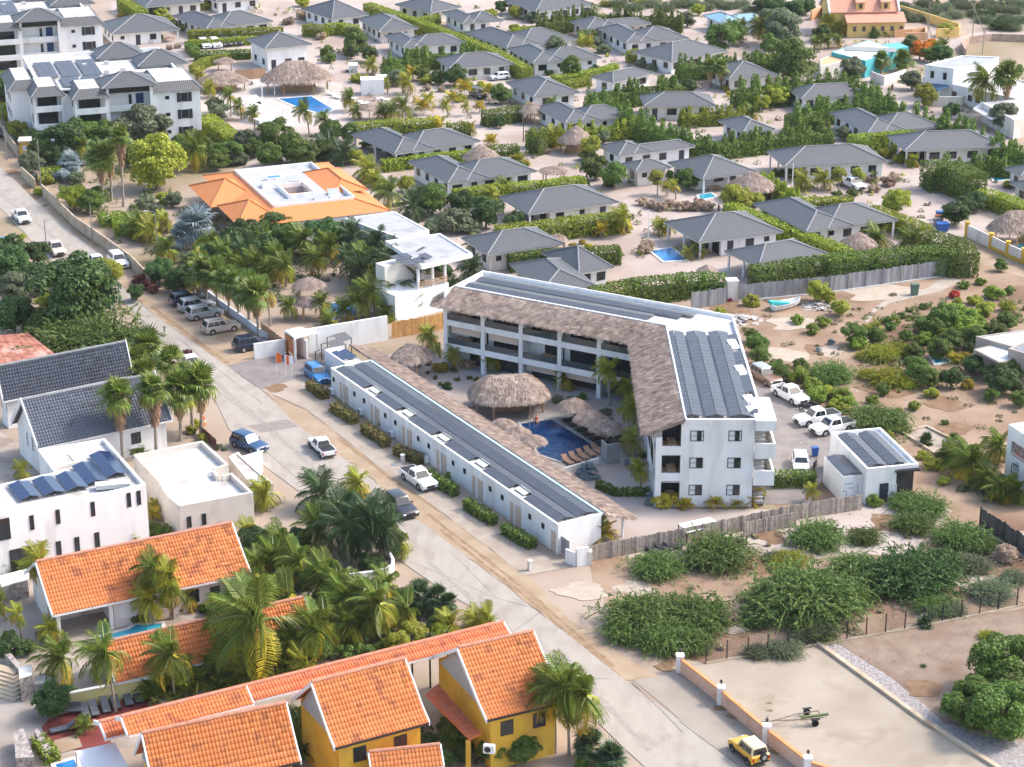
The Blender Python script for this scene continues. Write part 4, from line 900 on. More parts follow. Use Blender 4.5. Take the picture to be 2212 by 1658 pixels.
gable('raised strip of orange roof behind the cut wing, over the red terrace', (7,832,1452), (7,1640,1248), (7,815,1396), 7.0, 7.8, M_white, M_otile, name='upper_roof', cat='roof', off=.2, windows=0, wb=False)
# gallery posts and walls under the link
gl = thing('stair_gallery', T(8, 430, 1180), 0, 'dark open timber stair gallery between two yellow wings', 'gallery')
pm = MB().box(-.08,-.08,0,.08,.08,5.3).mesh('post', M_black); bm_ = MB()
for k in range(4): link('post', pm, gl, (.4+k*1.5, .6+k*.35, 0))
for z in (3.2,3.6,4.0,4.4): MB().hull8([(.4,.55,z),(4.9,1.6,z),(4.9,1.66,z),(.4,.61,z)],[(.4,.55,z+.12),(4.9,1.6,z+.12),(4.9,1.66,z+.12),(.4,.61,z+.12)]).build('rail', M_black, gl)
q0, q1, q2, q3 = T(8,548,1190,4.2), T(8,630,1125,4.4), T(8,905,1440,3.2), T(8,830,1480,3.1)
sr = thing('stair_roof', (q3.x, q3.y, 0), 0, 'small weathered red tiled lean-to roof beside the road-side yellow wing', 'roof')
MB().slab(q3, q2, q1, q0, .12).build('roof', M_otile2, sr, off=(q3.x, q3.y, 0))
for k in range(22):
    a, b = q0.lerp(q3, k/22), q1.lerp(q2, k/22); MB().tube([a+Vector((0,0,.03)), b+Vector((0,0,.03))], .06, 5).build('tile_rib', mat('weathered_red', (.36,.10,.06), (.46,.16,.10), 2, .8), sr, off=(q3.x, q3.y, 0))
MB().box(-.3,-.3,0,.1,.1,3.0).box(2.2,1.5,0,2.6,1.9,3.0).build('pier', M_yellow, sr)
# small orange roof cut by the bottom edge
gable('little orange roof cut by the bottom edge below the yellow wing', (8,200,1700), (8,660,1650), (8,300,1600), 3.0, 4.0, M_yellow, M_otile, windows=0)

# ---------------------------------------------------------------- flat-roofed houses
def flat_block(label, pts, zt, wallm, name='house', cat='house', par=.45, deck=None, root=None, group=None, z0=0.0):
    ws = [P(*tp(*p), zt) for p in pts]; c = ws[0]
    r = root or thing(name, (c.x, c.y, 0), 0, label, cat, group); ox, oy = r.location.x, r.location.y
    lp = [(w.x-ox, w.y-oy) for w in ws]
    ar = sum(lp[k][0]*lp[(k+1) % len(lp)][1]-lp[(k+1) % len(lp)][0]*lp[k][1] for k in range(len(lp)))
    if ar < 0: lp = lp[::-1]
    MB().prism(lp, z0, zt-par).build('wall', wallm, r)
    m = MB(); n = len(lp)
    for k in range(n):
        a, b = Vector(lp[k]), Vector(lp[(k+1) % n]); d = (b-a).normalized(); nn = Vector((-d.y, d.x))
        a1 = a + nn*.15; b1 = b + nn*.15; m.wallseg(a1+d*.002*k, b1-d*.29, .296, zt-par-.004*k, zt-.003*k)
    m.build('parapet', wallm, r)
    bm = bmesh.new(); f = bm.faces.new([bm.verts.new((x, y, zt-par+.02)) for x, y in lp]); f.normal_update(); me = bpy.data.meshes.new('roof_deck'); bmesh.ops.triangulate(bm, faces=[f]); bm.to_mesh(me); bm.free(); me.materials.append(deck or M_deck); link('roof_deck', me, r)
    return r
def wallwin(r, wa, wb_, px, z, w, h, **kw):     # window on the wall a-b (world), at fraction px
    p = wa.lerp(wb_, px); rz = frame(wa, wb_); d = Vector((math.sin(rz), -math.cos(rz), 0))*.012
    return window(r, (p.x+d.x-r.location.x, p.y+d.y-r.location.y, z), w, h, rz, **kw)
M_deck = mat('stained_white_deck', (.46,.45,.45), (.55,.54,.53), .35, .85, .05, 5, c3=(.38,.34,.31), s3=.35)
M_rough = mat('beige_rough_render', (.60,.54,.48), (.68,.62,.56), .5, .9, .2, 8, c3=(.54,.48,.42), s3=.5)
wp = [(4,-260,1745),(4,945,1480),(4,680,1182),(4,245,1256),(4,352,1402),(4,-460,1580)]
wh = flat_block('white two-storey flat-roofed house with five tilted solar arrays', wp, 6.3, M_white)
A_, Bq = P(*tp(*wp[0]), 6.3), P(*tp(*wp[1]), 6.3)
for f, z, w, h in ((.90,4.3,.42,1.5),(.955,4.3,.42,1.5),(.70,4.2,.42,1.5),(.51,4.2,.42,1.5),(.37,4.2,.42,1.5)): wallwin(wh, A_, Bq, f, z, w, h, div=0)
for f in (.50,.60,.71): wallwin(wh, A_, Bq, f, .6, .5, 1.8, div=0)
wallwin(wh, A_, Bq, .32, .3, 3.0, 2.3, div=2); wallwin(wh, A_, Bq, .2, 3.8, 2.0, 2.2, div=1)
ix, iy = tp(4,50,1490), tp(4,290,1590)
for k, (x0, y0, n, lab) in enumerate(((50,1492,4,'first'),(205,1462,4,'second'),(355,1432,4,'third'),(465,1368,5,'fourth'),(575,1298,6,'fifth'))):
    a = P(*tp(4,x0,y0),6.1); d = P(*tp(4,x0+105,y0+130),6.1); rz = frame(a, d); L_ = n*1.04
    solar_rows('tilted blue solar array on the white flat roof, %s from the left' % lab, (a.x, a.y, 0), rz, [(0,L_,.55,6.32,16,1.03,1.15),(0,L_,1.62,6.32,-16,1.03,1.15)], 'blue arrays on the white house')
sk = flat_block('', [(4,300,1310),(4,455,1275),(4,510,1335),(4,360,1370)], 6.25, M_rough, root=thing('roof_box', T(4,360,1370,6.25)-Vector((0,0,6.25)), 0, 'low square roof box on the white house behind the solar arrays', 'roof box'), par=.1, z0=5.9)
lt = T(4,620,1505,6.3); tk = thing('water_heater', (lt.x, lt.y, 5.9), R(12), 'long grey tank with flat lid on the white house roof', 'water heater')
MB().box(0,0,.15,3.3,1.0,.55).box(-.05,-.05,.55,3.35,1.05,.62).build('tank', mat('light_grey', (.5,.5,.5), (.58,.58,.57), 2), tk); MB().box(.2,.1,0,.3,.9,.15).box(3.0,.1,0,3.1,.9,.15).build('support', M_black, tk)
bg = flat_block('beige rough-rendered flat house with stained white roof next to the solar house', [(4,865,1287),(4,1312,1196),(4,1482,1352),(4,1384,1380),(4,1418,1425),(4,1502,1404),(4,1640,1532),(4,1160,1622),(4,1072,1545),(4,1030,1465)], 3.7, M_rough, par=.6)
a_, b_ = P(*tp(4,1160,1622),3.7), P(*tp(4,1640,1532),3.7)
for f in (.12,.32): wallwin(bg, a_, b_, f, 1.2, .45, 1.2, div=0)
flat_block('narrow beige entrance block with planted strip behind the dark blue parked car', [(4,1480,1300),(4,1540,1270),(4,1770,1475),(4,1640,1500)], 1.6, M_rough, 'garden_wall', 'wall', .15)
flat_block('small white block wall beside the dark blue car on the road', [(4,1560,1300),(4,1700,1258),(4,1700,1320),(4,1620,1345)], 1.5, M_white, 'garden_wall', 'wall', .1)
M_deckg = mat('lavender_grey_deck', (.34,.345,.37), (.41,.415,.44), .4, .8, c3=(.30,.30,.31), s3=.4)
# flat white villas in the trees behind the hotel
v1 = flat_block('plain white flat roof among dark palms behind the orange villa', [(2,20,1415),(2,345,1370),(2,570,1492),(2,385,1545)], 4.2, M_white, par=.12, deck=M_deckg)
v2 = flat_block('white villa with open roof terrace, wooden railings and panels on top', [(2,285,1560),(2,640,1512),(2,850,1642),(2,520,1720)], 7.0, M_white, par=.2, z0=6.4, deck=M_deckg)
o2 = Vector(v2.location); f0, f1 = P(*tp(2,520,1720),7), P(*tp(2,850,1642),7); rzv = frame(f0, f1)
vb = thing('villa', (f0.x, f0.y, 0), rzv, 'white lower storeys of the terrace villa with balcony and timber rail', 'house')
MB().box(-4,0.4,0,4.6,7,3.6).build('wall', M_white, vb)
for x in (-.1, 2.2, 4.2): MB().box(x-.14,.5,3.62,x+.14,.8,6.4).build('column', M_white, vb)
MB().box(-3,4,3.62,3.6,6,6.4).build('rear_wall', M_cream, vb)
for z in (3.9,4.2,4.5):
    MB().box(-.1,.42,z,4.5,.48,z+.12).box(4.44,.5,z,4.5,6.5,z+.12).build('rail', M_wood, vb)
solar_rows('three dark panels on the white terrace villa roof', (f0.x, f0.y, 0), rzv, [(-1.5,1.2,1.6,7.15,5,1.2,1.7),(-1.5,1.2,4.2,7.15,5,1.2,1.7),(1.8,3.2,2.6,7.15,5,1.2,1.6)])
# orange courtyard villa
def mansard(root, x0, y0, x1, y1, z0, z1, ins, m, name='roof'):
    b = MB(); lo = [(x0,y0,z0),(x1,y0,z0),(x1,y1,z0),(x0,y1,z0)]; hi = [(x0+ins,y0+ins,z1),(x1-ins,y0+ins,z1),(x1-ins,y1-ins,z1),(x0+ins,y1-ins,z1)]
    for k in range(4): b.quad(lo[k], lo[(k+1) % 4], hi[(k+1) % 4], hi[k])
    b.quad(*lo[::-1]); o = link(name, autouv(b.mesh(name, m)), root)
    for k in range(4): MB().tube([Vector(lo[k])+Vector((0,0,.03)), Vector(hi[k])+Vector((0,0,.03))], .1, 5).build('ridge_cap', M_otile if m is M_orange else M_gcap, o)
    return o
a, b, c = tp(1,1650,1466), tp(2,318,1366), tp(1,1160,1258); o = P(*a,3.4); rz = frame(o, P(*b,3.4)); L = (P(*b,3.4)-o).length; Wd = local(P(*c,3.4), o, rz).y
cv = thing('courtyard_villa', (o.x, o.y, 0), rz, 'villa with orange tiled skirt roofs around a flat white roof and inner court', 'villa')
CL, CW = L, local(P(*tp(1,1900,1035),4.9), o, rz).y + 1.5
mansard(cv, 0, 0, L, CW, 3.4, 4.6, 4.2, M_orange)
MB().box(.6,.6,0,L-.6,CW-.6,3.38).build('wall', M_white, cv)
dk = MB(); ix0, iy0, ix1, iy1 = 4.25, 4.25, L-4.25, CW-4.25; hx0, hx1, hy0, hy1 = ix0+(ix1-ix0)*.30, ix0+(ix1-ix0)*.62, iy0+(iy1-iy0)*.22, iy0+(iy1-iy0)*.5
dk.box(ix0,iy0,3.42,ix1,hy0,4.3).box(ix0,hy1,3.42,ix1,iy1,4.3).box(ix0,hy0,3.42,hx0,hy1,4.3).box(hx1,hy0,3.42,ix1,hy1,4.3); dk.build('roof_deck', mat('grey_membrane', (.36,.365,.38), (.43,.43,.44), .5, .8), cv)
pp = MB()
for x0_,y0_,x1_,y1_ in ((ix0-.2,iy0-.2,ix1+.2,iy0),(ix0-.2,iy1,ix1+.2,iy1+.2),(ix0-.2,iy0+.002,ix0-.001,iy1-.002),(ix1+.001,iy0+.002,ix1+.2,iy1-.002),(ix0+1.5,hy1+.8,ix0+4.2,hy1+2.4),(ix1-3.2,iy0+.8,ix1-1.4,iy0+2.0),(hx0-.2,hy0-.2,hx1+.2,hy0),(hx0-.2,hy1,hx1+.2,hy1+.2),(hx0-.2,hy0+.002,hx0,hy1-.002),(hx1,hy0+.002,hx1+.2,hy1-.002)): pp.box(x0_,y0_,4.301,x1_,y1_,4.95)
pp.build('parapet', M_white, cv)
rb, cb = MB(), MB(); hip(rb, cb, -3.2, CW*.42, 5.0, CW*.86, 'x', 3.2, R(20)); hip(rb, cb, -2.2, 1.2, 4.6, CW*.42, 'x', 3.36, R(20)); hip(rb, cb, L-6.5, CW*.30, L-.3, CW*.75, 'y', 4.3, R(20))
link('roof', autouv(rb.mesh('roof', M_orange)), cv); cb.build('ridge_cap', M_otile, cv)
for k in range(4): window(cv, (L*(k+.5)/4, .59, .8), 1.4, 1.6)
for k, (x, y) in enumerate(((.42,.62),(.58,.64),(.62,.1),(.86,.2))):
    q = world(ix0+(ix1-ix0)*x, iy0+(iy1-iy0)*y, o, rz); t_ = thing('water_heater', (q.x, q.y, 4.3), rz, 'grey tilted heater panel on the courtyard villa roof, %s' % ('behind the court','behind the court on its right','in front of the court','at the right end')[k], 'water heater', 'heaters on the courtyard villa')
    MB().hull8([(-.9,-.6,.1),(.9,-.6,.1),(.9,.6,.7),(-.9,.6,.7)],[(-.9,-.6,.18),(.9,-.6,.18),(.9,.6,.78),(-.9,.6,.78)]).build('collector', mat('pale_grey_panel', (.36,.38,.40), None, rough=.3), t_); MB().box(-.8,.4,0,-.72,.48,.6).box(.72,.4,0,.8,.48,.6).build('frame', M_steel, t_)
q = world(ix0+(ix1-ix0)*.36, iy0+(iy1-iy0)*.72, o, rz); t_ = thing('roof_basin', (q.x, q.y, 4.3), rz, 'small blue water basin on the courtyard villa roof', 'basin')
MB().box(-1.2,-.8,0,1.2,.8,.6).build('basin', M_white, t_); MB().box(-1.0,-.6,.6,1.0,.6,.62).build('water_surface', M_pblue, t_)

# ---------------------------------------------------------------- white apartment blocks with grey skirt roofs
def apt(label, corner, rz):
    r = thing('apartment_block', corner, rz, label, 'apartment block', 'white apartment blocks')
    def block(x0, y0, x1, y1, h=9.0, bal=False, win=True, ins=1.5):
        # x runs right; the corner is the front right one at x = 0
        ya = y0
        if bal:
            for lv in range(3):
                z = lv*3.05
                MB().box(x0,y0,z-.0,x1,y0+2.2,z+.25).build('balcony_floor', M_white, r)
                MB().box(x0+.003,y0,z+.25,x1-.003,y0+.12,z+1.05).build('balcony_wall', M_white, r)
                window(r, ((x0+x1)/2, y0+2.19, z+.27), (x1-x0)*.66, 2.3, div=2, name='sliding_door')
                window(r, (x0-.01, y0+2.8, z+.9), .9, 1.4, R(-90))
            for x in (x0+.16, x1-.16): MB().box(x-.15,y0+.13,.26,x+.15,y0+.42,h-.3).build('column', M_white, r)
            ya = y0+2.2
        MB().box(x0+.003,ya,0,x1-.003,y1,h-.25).build('wall', M_white, r)
        mansard(r, x0-.5, y0-.5, x1+.5, y1+.5, h-.2, h+1.2, ins, M_groof)
        MB().box(x0+ins-.5,y0+ins-.5,h+1.0,x1-ins+.5,y1-ins+.5,h+1.25).build('roof_deck', M_deck, r)
    block(-8, 0, 0, 12)
    for z in (1.4,4.4,7.3):
        window(r, (-2.7,-.02,z-.45), 1.15, 1.5); MB().box(-3.95,-.07,z-.5,-3.35,-.01,z+1.1).build('shutter', M_black, r); MB().box(-2.05,-.07,z-.5,-1.45,-.01,z+1.1).build('shutter', M_black, r)
        window(r, (-5.6,-.02,z+.1), .7, .6, div=0)
    # entrance portal with a pyramid roof
    MB().box(-15.5,1.6,0,-8,11,8.7).build('wall', M_white, r)
    for z in (3.0,6.05): MB().box(-15.4,.4,z-.2,-8.05,1.58,z+.1).box(-15.4,.38,z+.1,-8.05,.46,z+.9).build('landing', M_white, r)
    for x in (-15.6,-8.3): MB().box(x-.25,-.6,0,x+.25,-.1,10.2).build('column', M_white, r)
    for z in (.3,3.12,6.17): door(r, (-10,1.58,z), 1.3, 2.3, m=mat('navy_door', (.02,.06,.15))); window(r, (-11.6,1.58,z), .5, 2.2, div=0)
    MB().box(-15.4,1.0,8.9,-8.1,1.5,10.2).build('lintel', M_black, r)
    rb, cb = MB(), MB(); hip(rb, cb, -16.6, -1.4, -7.2, 6.4, 'x', 10.25, R(25)); link('roof', autouv(rb.mesh('roof', M_groof)), r); cb.build('ridge_cap', M_gcap, r)
    block(-21.2, -1.2, -15.8, 8, 9.0, True); block(-27.5, 2.6, -22.6, 12, 9.0, True); block(-30.5, 9, -26, 21, 9.0, False)
    MB().box(-22.6,3,0,-21.1,14,8.6).box(-26,14,0,-2,30,9.3).build('wall', M_white, r)
    MB().box(-26.1,12.0,9.31,-1.9,30.1,9.45).box(-24,4,9.2,-8,12,9.4).build('roof_deck', M_deck, r)
    MB().box(-26.2,29.9,9.46,-1.8,30.2,10.1).box(-26.2,12,9.46,-25.9,29.9,10.1).box(-2.1,12,9.46,-1.8,29.9,10.1).build('parapet', M_white, r)
    for x0, y0 in ((-14,24),(-8,15.5)):
        rb, cb = MB(), MB(); hip(rb, cb, x0, y0, x0+9, y0+8, 'x', 9.9, R(27)); link('roof', autouv(rb.mesh('roof', M_groof)), r); cb.build('ridge_cap', M_gcap, r); MB().box(x0+.8,y0+.8,9.0,x0+8.2,y0+7.2,9.88).build('wall', M_white, r)
    for k in range(3): window(r, (-30.49, 11+k*3, 6.4), .9, 1.5, R(-90)); window(r, (-30.49, 11+k*3, 3.4), .9, 1.5, R(-90)); window(r, (-30.49, 11+k*3, .6), .9, 1.5, R(-90))
    for k, (x, y) in enumerate(((-14,13.5),(-11,14.5),(-17,20),(-13,21),(-4,9))): MB().box(x,y,9.46,x+.8,y+.6,10.1).build('aircon_unit', M_fascia, r)
    q = world(-25, 14, Vector(corner), rz)
    solar_rows('dark solar rows on the flat roof of the %s apartment block' % ('front' if 'front' in label else 'rear'), (q.x, q.y, 0), rz, [(k*3.7, k*3.7+3.1, -.8+j*1.15, 9.75, 5, 1.0, 1.1) for k in range(3) for j in range(11)] + [(3+k*3.7, 6.1+k*3.7, -8.4+j*1.15, 9.7, 5, 1.0, 1.1) for k in range(4) for j in range(6)])
    return r
rzA = frame(T(1,1045,606,9.0), T(1,1320,586,9.0))
apt('white three-storey apartment block in front, with grey skirt roofs and pyramid porch', tuple(T(1,1312,905)), rzA)
apt('white three-storey apartment block behind, cut by the left edge', tuple(T(1,680,445)), rzA)
# ---------------------------------------------------------------- houses at the top right
yo = T(3,1065,245); yr = frame(yo, T(3,1432,238)); yl = (T(3,1432,238)-yo).length
yh = thing('yellow_house', yo, yr, 'big yellow house with pink-orange roof, two dormers and white gable edges', 'house')
M_pinkroof = roofmat('pink_orange_tiles', (.60,.27,.18), (.66,.33,.23), .33, .38, .7, .3, .75)
M_yel2 = mat('warm_yellow_render', (.62,.42,.13), (.70,.50,.19), .4, .85)
MB().box(0,0,0,yl,11,3.4).box(-3.0,2.6,0,yl-1.2,10.6,5.0).build('wall', M_yel2, yh)
rb = MB(); rb.slab((-.3,-.5,3.2),(yl+.3,-.5,3.2),(yl+.3,2.7,4.7),(-.3,2.7,4.7),.15).slab((-3.4,2.2,4.9),(yl-.8,2.2,4.9),(yl-.8,6.6,9.3),(-3.4,6.6,9.3),.2).slab((-3.4,6.6,9.3),(yl-.8,6.6,9.3),(yl-.8,11,4.9),(-3.4,11,4.9),.2)
link('roof', autouv(rb.mesh('roof', M_pinkroof)), yh)
for x in (-3.2, yl-1.0): MB().hull8([(x-.14,2.6,4.6),(x+.14,2.6,4.6),(x+.14,10.6,4.6),(x-.14,10.6,4.6)],[(x-.14,6.5,9.2),(x+.14,6.5,9.2),(x+.14,6.7,9.2),(x-.14,6.7,9.2)]).build('gable', M_yel2, yh)
for x in (-3.5, yl-.7):
    for y0_, y1_ in ((2.0,6.6),(11.2,6.6)): MB().hull8([(x-.2,y0_,4.7),(x+.2,y0_,4.7),(x+.2,y1_,9.2),(x-.2,y1_,9.2)],[(x-.2,y0_,5.2),(x+.2,y0_,5.2),(x+.2,y1_,9.75),(x-.2,y1_,9.75)]).build('verge_board', M_white, yh)
for x in (3.2, 8.6):
    d = MB().box(x-.9,2.6,5.2,x+.9,5.2,7.0).build('dormer', M_yel2, yh); window(d, (x,2.59,5.5), .8, 1.1, frame=M_wood); MB().slab((x-1.1,2.3,6.9),(x+1.1,2.3,6.9),(x+1.1,5.6,8.0),(x-1.1,5.6,8.0),.12).build('dormer_roof', M_pinkroof, d)
for k in range(6): window(yh, (1.5+k*2.0,-.01,1.2), .8, 1.1, frame=M_wood)
def walls(label, pts, h, m, th=.2, name='garden_wall', cat='wall', cap=None, pier=None, group=None, kind=None):
    w = [p if isinstance(p, Vector) else P(*tp(*p)) for p in pts]; c = w[0]; r = thing(name, (c.x, c.y, 0), 0, label, cat, group)
    for k, (a, b) in enumerate(zip(w, w[1:])):
        d = (b-a).normalized(); MB().wallseg(a-c+d*.003*k, b-c-d*.003, th, 0, h-.003*k).build('wall_panel', m, r)
        if cap: MB().wallseg(a-c, b-c, th+.12, h+.002-.003*k, h+.1-.003*k).build('coping', cap, r)
    if pier:
        pm = MB().box(-.28,-.28,0,.28,.28,h+.25).mesh('pier', pier)
        for p in w: link('pier', pm, r, (p.x-c.x, p.y-c.y, 0))
    return r
M_orng = mat('orange_render', (.62,.33,.16), (.68,.40,.22), .5, .85)
walls('yellow yard wall behind the yellow house, running to the lane', [(3,1410,95),(3,1640,165),(3,1790,215),(3,1785,240),(3,1640,250)], 2.0, M_yel2, .3)
walls('salmon yard wall in front of the yellow house terrace', [(3,1370,245),(3,1480,238),(3,1570,225),(3,1575,262),(3,1440,262)], 1.6, M_orng, .3)
walls('peach yard wall left of the yellow house', [(3,830,135),(3,905,100),(3,930,180)], 2.2, M_orng, .3)
th_ = flat_block('turquoise walled house with white metal roof and a grey strip on top', [(3,1185,395),(3,1400,325),(3,1205,262),(3,965,338)], 3.4, mat('turquoise_render', (.06,.38,.42), (.09,.44,.47), .5, .8), par=.05, deck=mat('white_metal', (.72,.72,.72), (.78,.78,.78), 1, .5))
flat_block('low salmon lean-to roof at the left end of the turquoise house', [(3,895,430),(3,1075,392),(3,985,348),(3,890,385)], 2.6, M_cream, par=.05, deck=M_orng, name='lean_to', cat='outbuilding')
flat_block('small turquoise block at the right end of the white metal roof', [(3,1320,330),(3,1465,305),(3,1400,275),(3,1290,290)], 3.0, MATS['turquoise_render'], par=.05, deck=mat('turq_deck', (.10,.38,.44), (.14,.42,.47), 1, .6), name='outbuilding', cat='outbuilding')
q = T(3,1215,320,3.5); sp_ = thing('roof_panel_strip', (q.x,q.y,3.4), yr-.28, 'grey corrugated strip laid on the white metal roof', 'roof strip'); MB().box(-5,-2,0,5,2,.12).build('sheet', mat('grey_sheet', (.22,.24,.23), (.28,.29,.28), 1, .6, stretch=(6,.2,1)), sp_)
w1 = flat_block('white two-storey house with grey flat roof behind coconut palms', [(3,1570,420),(3,1755,445),(3,1985,415),(3,2050,370),(3,1810,360)], 6.2, M_white, par=.25, deck=mat('grey_deck', (.30,.31,.33), (.38,.39,.40), .6, .8))
w2 = flat_block('white single-storey wing with curved walls beside the grey-roofed white house', [(3,1745,545),(3,2160,640),(3,2300,560),(3,1990,440),(3,1770,450)], 3.4, M_white, par=.25)
q0, q1 = P(*tp(3,1570,420),6.2), P(*tp(3,1755,445),6.2)
for f in (.28,.72):
    for z in (3.9,): wallwin(w1, q0, q1, f, z, .7, 1.3, div=0)
q0, q1 = P(*tp(3,1745,545),3.4), P(*tp(3,2160,640),3.4)
for f in (.05,.3,.42,.7): wallwin(w2, q0, q1, f, 1.0, 1.0, 1.1)
bp = [T(3,1555,500,3.2),T(3,1735,560,3.0),T(3,1660,590,2.5),T(3,1560,545,2.5)]; c = bp[2]; pr = thing('porch', (c.x,c.y,0), 0, 'dark blue lean-to porch roof on the white two-storey house', 'porch')
MB().slab(bp[2],bp[1],bp[0],bp[3],.1).build('roof', mat('dark_blue_roof', (.05,.10,.18), (.07,.13,.22), 1, .5), pr, off=(c.x,c.y,0))
for p in bp[1:]: MB().box(-.1,-.1,0,.1,.1,p.z-.1).build('post', M_white, pr, loc=(p.x-c.x,p.y-c.y,0))
flat_block('white flat carport roof right of the long hedge', [(3,1880,705),(3,2000,770),(3,2150,735),(3,1940,660)], 2.5, M_white, par=.05, name='carport', cat='carport', z0=2.2)
flat_block('pale pink flat house cut by the right edge behind a round tree', [(3,1940,665),(3,2150,780),(3,2500,700),(3,2230,640)], 3.4, M_cream, par=.2)
walls('long cream boundary wall in front of the white houses', [(3,1220,525),(3,1300,555),(3,1440,510)], 1.8, M_cream, .25)
walls('pinkish boundary wall running beside the long hedge', [(3,1590,690),(3,1800,690),(3,1930,665)], 1.8, M_cream, .25)
walls('brown stone wall curving along the far road', [(3,2330,275),(3,2000,265),(3,1850,285),(3,1805,320),(3,1830,365)], 1.5, mat('brown_stone', (.36,.25,.20), (.46,.34,.28), 1, .95, .5, 4), .4)
# right edge: grey flat roofed villa, white building with a mural, yellow fence
flat_block('light grey flat-roofed villa behind shrubs at the right edge', [(6,1900,522),(6,2140,590),(6,2400,520),(6,2330,460)], 3.3, mat('taupe_wall', (.34,.29,.26), (.40,.35,.31), .5, .85), par=.12, deck=mat('pale_grey_roof', (.45,.46,.47), (.52,.53,.54), 1, .6))
g2 = flat_block('lower grey canopy roof on posts in front of the grey villa', [(6,1885,605),(6,2055,692),(6,2195,655),(6,2040,568)], 2.8, MATS['taupe_wall'], par=.05, deck=MATS['pale_grey_roof'], z0=2.55, name='canopy', cat='canopy')
MB().box(.1,.1,0,.3,.3,2.5).build('post', M_white, g2); cgx = [P(*tp(6,2055,692),2.8), P(*tp(6,2195,655),2.8)]
for p in cgx: MB().box(-.1,-.1,0,.1,.1,2.5).build('post', M_black, g2, loc=(p.x-g2.location.x-.15,p.y-g2.location.y+.3,0))
flat_block('grey block with dark panels at the right edge next to the canopy', [(6,2110,600),(6,2240,640),(6,2400,600),(6,2230,550)], 3.9, MATS['taupe_wall'], par=.1, deck=M_gcap, name='outbuilding', cat='outbuilding')
mb0 = T(6,2112,1092,6.2); me0 = T(6,2400,1275,6.2)
mu = flat_block('white building cut by the right edge with a photo banner and round palm emblem', [(6,2112,1092),(6,2400,1275),(6,2700,1150),(6,2300,1060)], 6.2, M_white, par=.3)
rzm = frame(mb0, me0); 
def onwall(d, z): 
    p = Vector((mb0.x, mb0.y, 0)) + (me0-mb0).normalized()*d; n = Vector((math.sin(rzm), -math.cos(rzm), 0)); return p + n*.02 - Vector((mu.location.x, mu.location.y, 0)) + Vector((0,0,z))
ban = MB().box(0,-.03,0,5.0,0,1.5).build('banner', mat('banner_print', (.10,.09,.10), (.45,.33,.30), 2.2, .7, c3=(.45,.10,.08), s3=1.5), mu, loc=onwall(.9,3.2)); ban.rotation_euler = (0,0,rzm)
MB().box(.1,-.04,.25,4.8,-.031,.32).box(.1,-.04,.12,3.2,-.031,.17).build('pale_stripe', M_white, ban)
em = MB(); M_em = mat('emblem_grey', (.13,.16,.17), None, rough=.8)
for k in range(24):
    t0, t1 = 2*math.pi*k/24, 2*math.pi*(k+1)/24
    if 9 < k < 23 or k < 5: em.hull8([(math.cos(t0)*.62,-.02,math.sin(t0)*.95),(math.cos(t1)*.62,-.02,math.sin(t1)*.95),(math.cos(t1)*.62,0,math.sin(t1)*.95),(math.cos(t0)*.62,0,math.sin(t0)*.95)],[(math.cos(t0)*.72,-.02,math.sin(t0)*1.05),(math.cos(t1)*.72,-.02,math.sin(t1)*1.05),(math.cos(t1)*.72,0,math.sin(t1)*1.05),(math.cos(t0)*.72,0,math.sin(t0)*1.05)])
for x in (-.3,0,.28): em.box(x-.05,-.02,-.1,x+.05,0,.6).box(x-.2,-.021,.5,x+.2,-.001,.6).box(x-.13,-.022,.62,x+.13,-.002,.7)
em.box(-.55,-.02,-.38,.5,0,-.28).box(-.45,-.021,-.72,.42,-.001,-.45).box(-.25,-.022,-.85,.25,-.002,-.7)
e = em.build('emblem', M_em, mu, loc=onwall(1.9,1.75)); e.rotation_euler = (0,0,rzm)
# rusty roof on the left
rp = [T(4,-60,520,3.4),T(4,180,500,3.4),T(4,375,650,3.0),T(4,-60,720,3.0)]; c = rp[3]; ru = thing('rusty_shed', (c.x,c.y,0), 0, 'shed with rust-red corrugated roof under the big spreading trees', 'shed')
M_rust = mat('rusty_sheet', (.24,.08,.05), (.42,.18,.12), 1.4, .9, .2, 6, c3=(.50,.30,.24), s3=.5)
for k in range(14):
    a, b = rp[0].lerp(rp[1], k/14), rp[3].lerp(rp[2], k/14); a2, b2 = rp[0].lerp(rp[1], (k+1)/14), rp[3].lerp(rp[2], (k+1)/14); dz = Vector((0,0,.03*(k % 2)))
    MB().slab(b+dz, b2+dz-(b2-b)*.01, a2+dz-(a2-a)*.01, a+dz, .05).build('roof_sheet', M_rust, ru, off=(c.x,c.y,0))
MB().prism([(p.x-c.x, p.y-c.y) for p in (rp[3]+Vector((.4,.5,0)), rp[2]+Vector((-.6,.5,0)), rp[1]+Vector((-.5,-.5,0)), rp[0]+Vector((.4,-.5,0)))], 0, 2.9).build('wall', M_cream, ru)
# kiosk
q = T(1,130,1025); kk = thing('kiosk', q, R(8), 'small yellow flat-roofed kiosk by the roadside wall', 'kiosk'); MB().box(0,0,0,2.9,2.6,2.7).build('wall', M_yellow, kk); MB().box(-.15,-.15,2.7,3.05,2.75,2.9).build('roof', M_cream, kk); window(kk, (.9,-.01,1.2), .7, .9, frame=M_white, pane=M_blind, div=0)
# concrete boxes near the pool terrace
for i, (x, y, w, h) in enumerate(((130,600,150,100),(230,545,80,60),(50,455,60,50))): 
    q = T(2,x,y+20); r = thing('white_cabin', q, R(6), 'small plain white cube cabin by the pool terrace, %s' % ('largest of three','right of three','farthest of three')[i], 'cabin', 'white cube cabins'); MB().box(0,0,0,w*.028,2.8,h*.028).build('wall', M_white, r); MB().box(-.08,-.08,h*.028,w*.028+.08,2.88,h*.028+.1).build('roof', M_white, r)
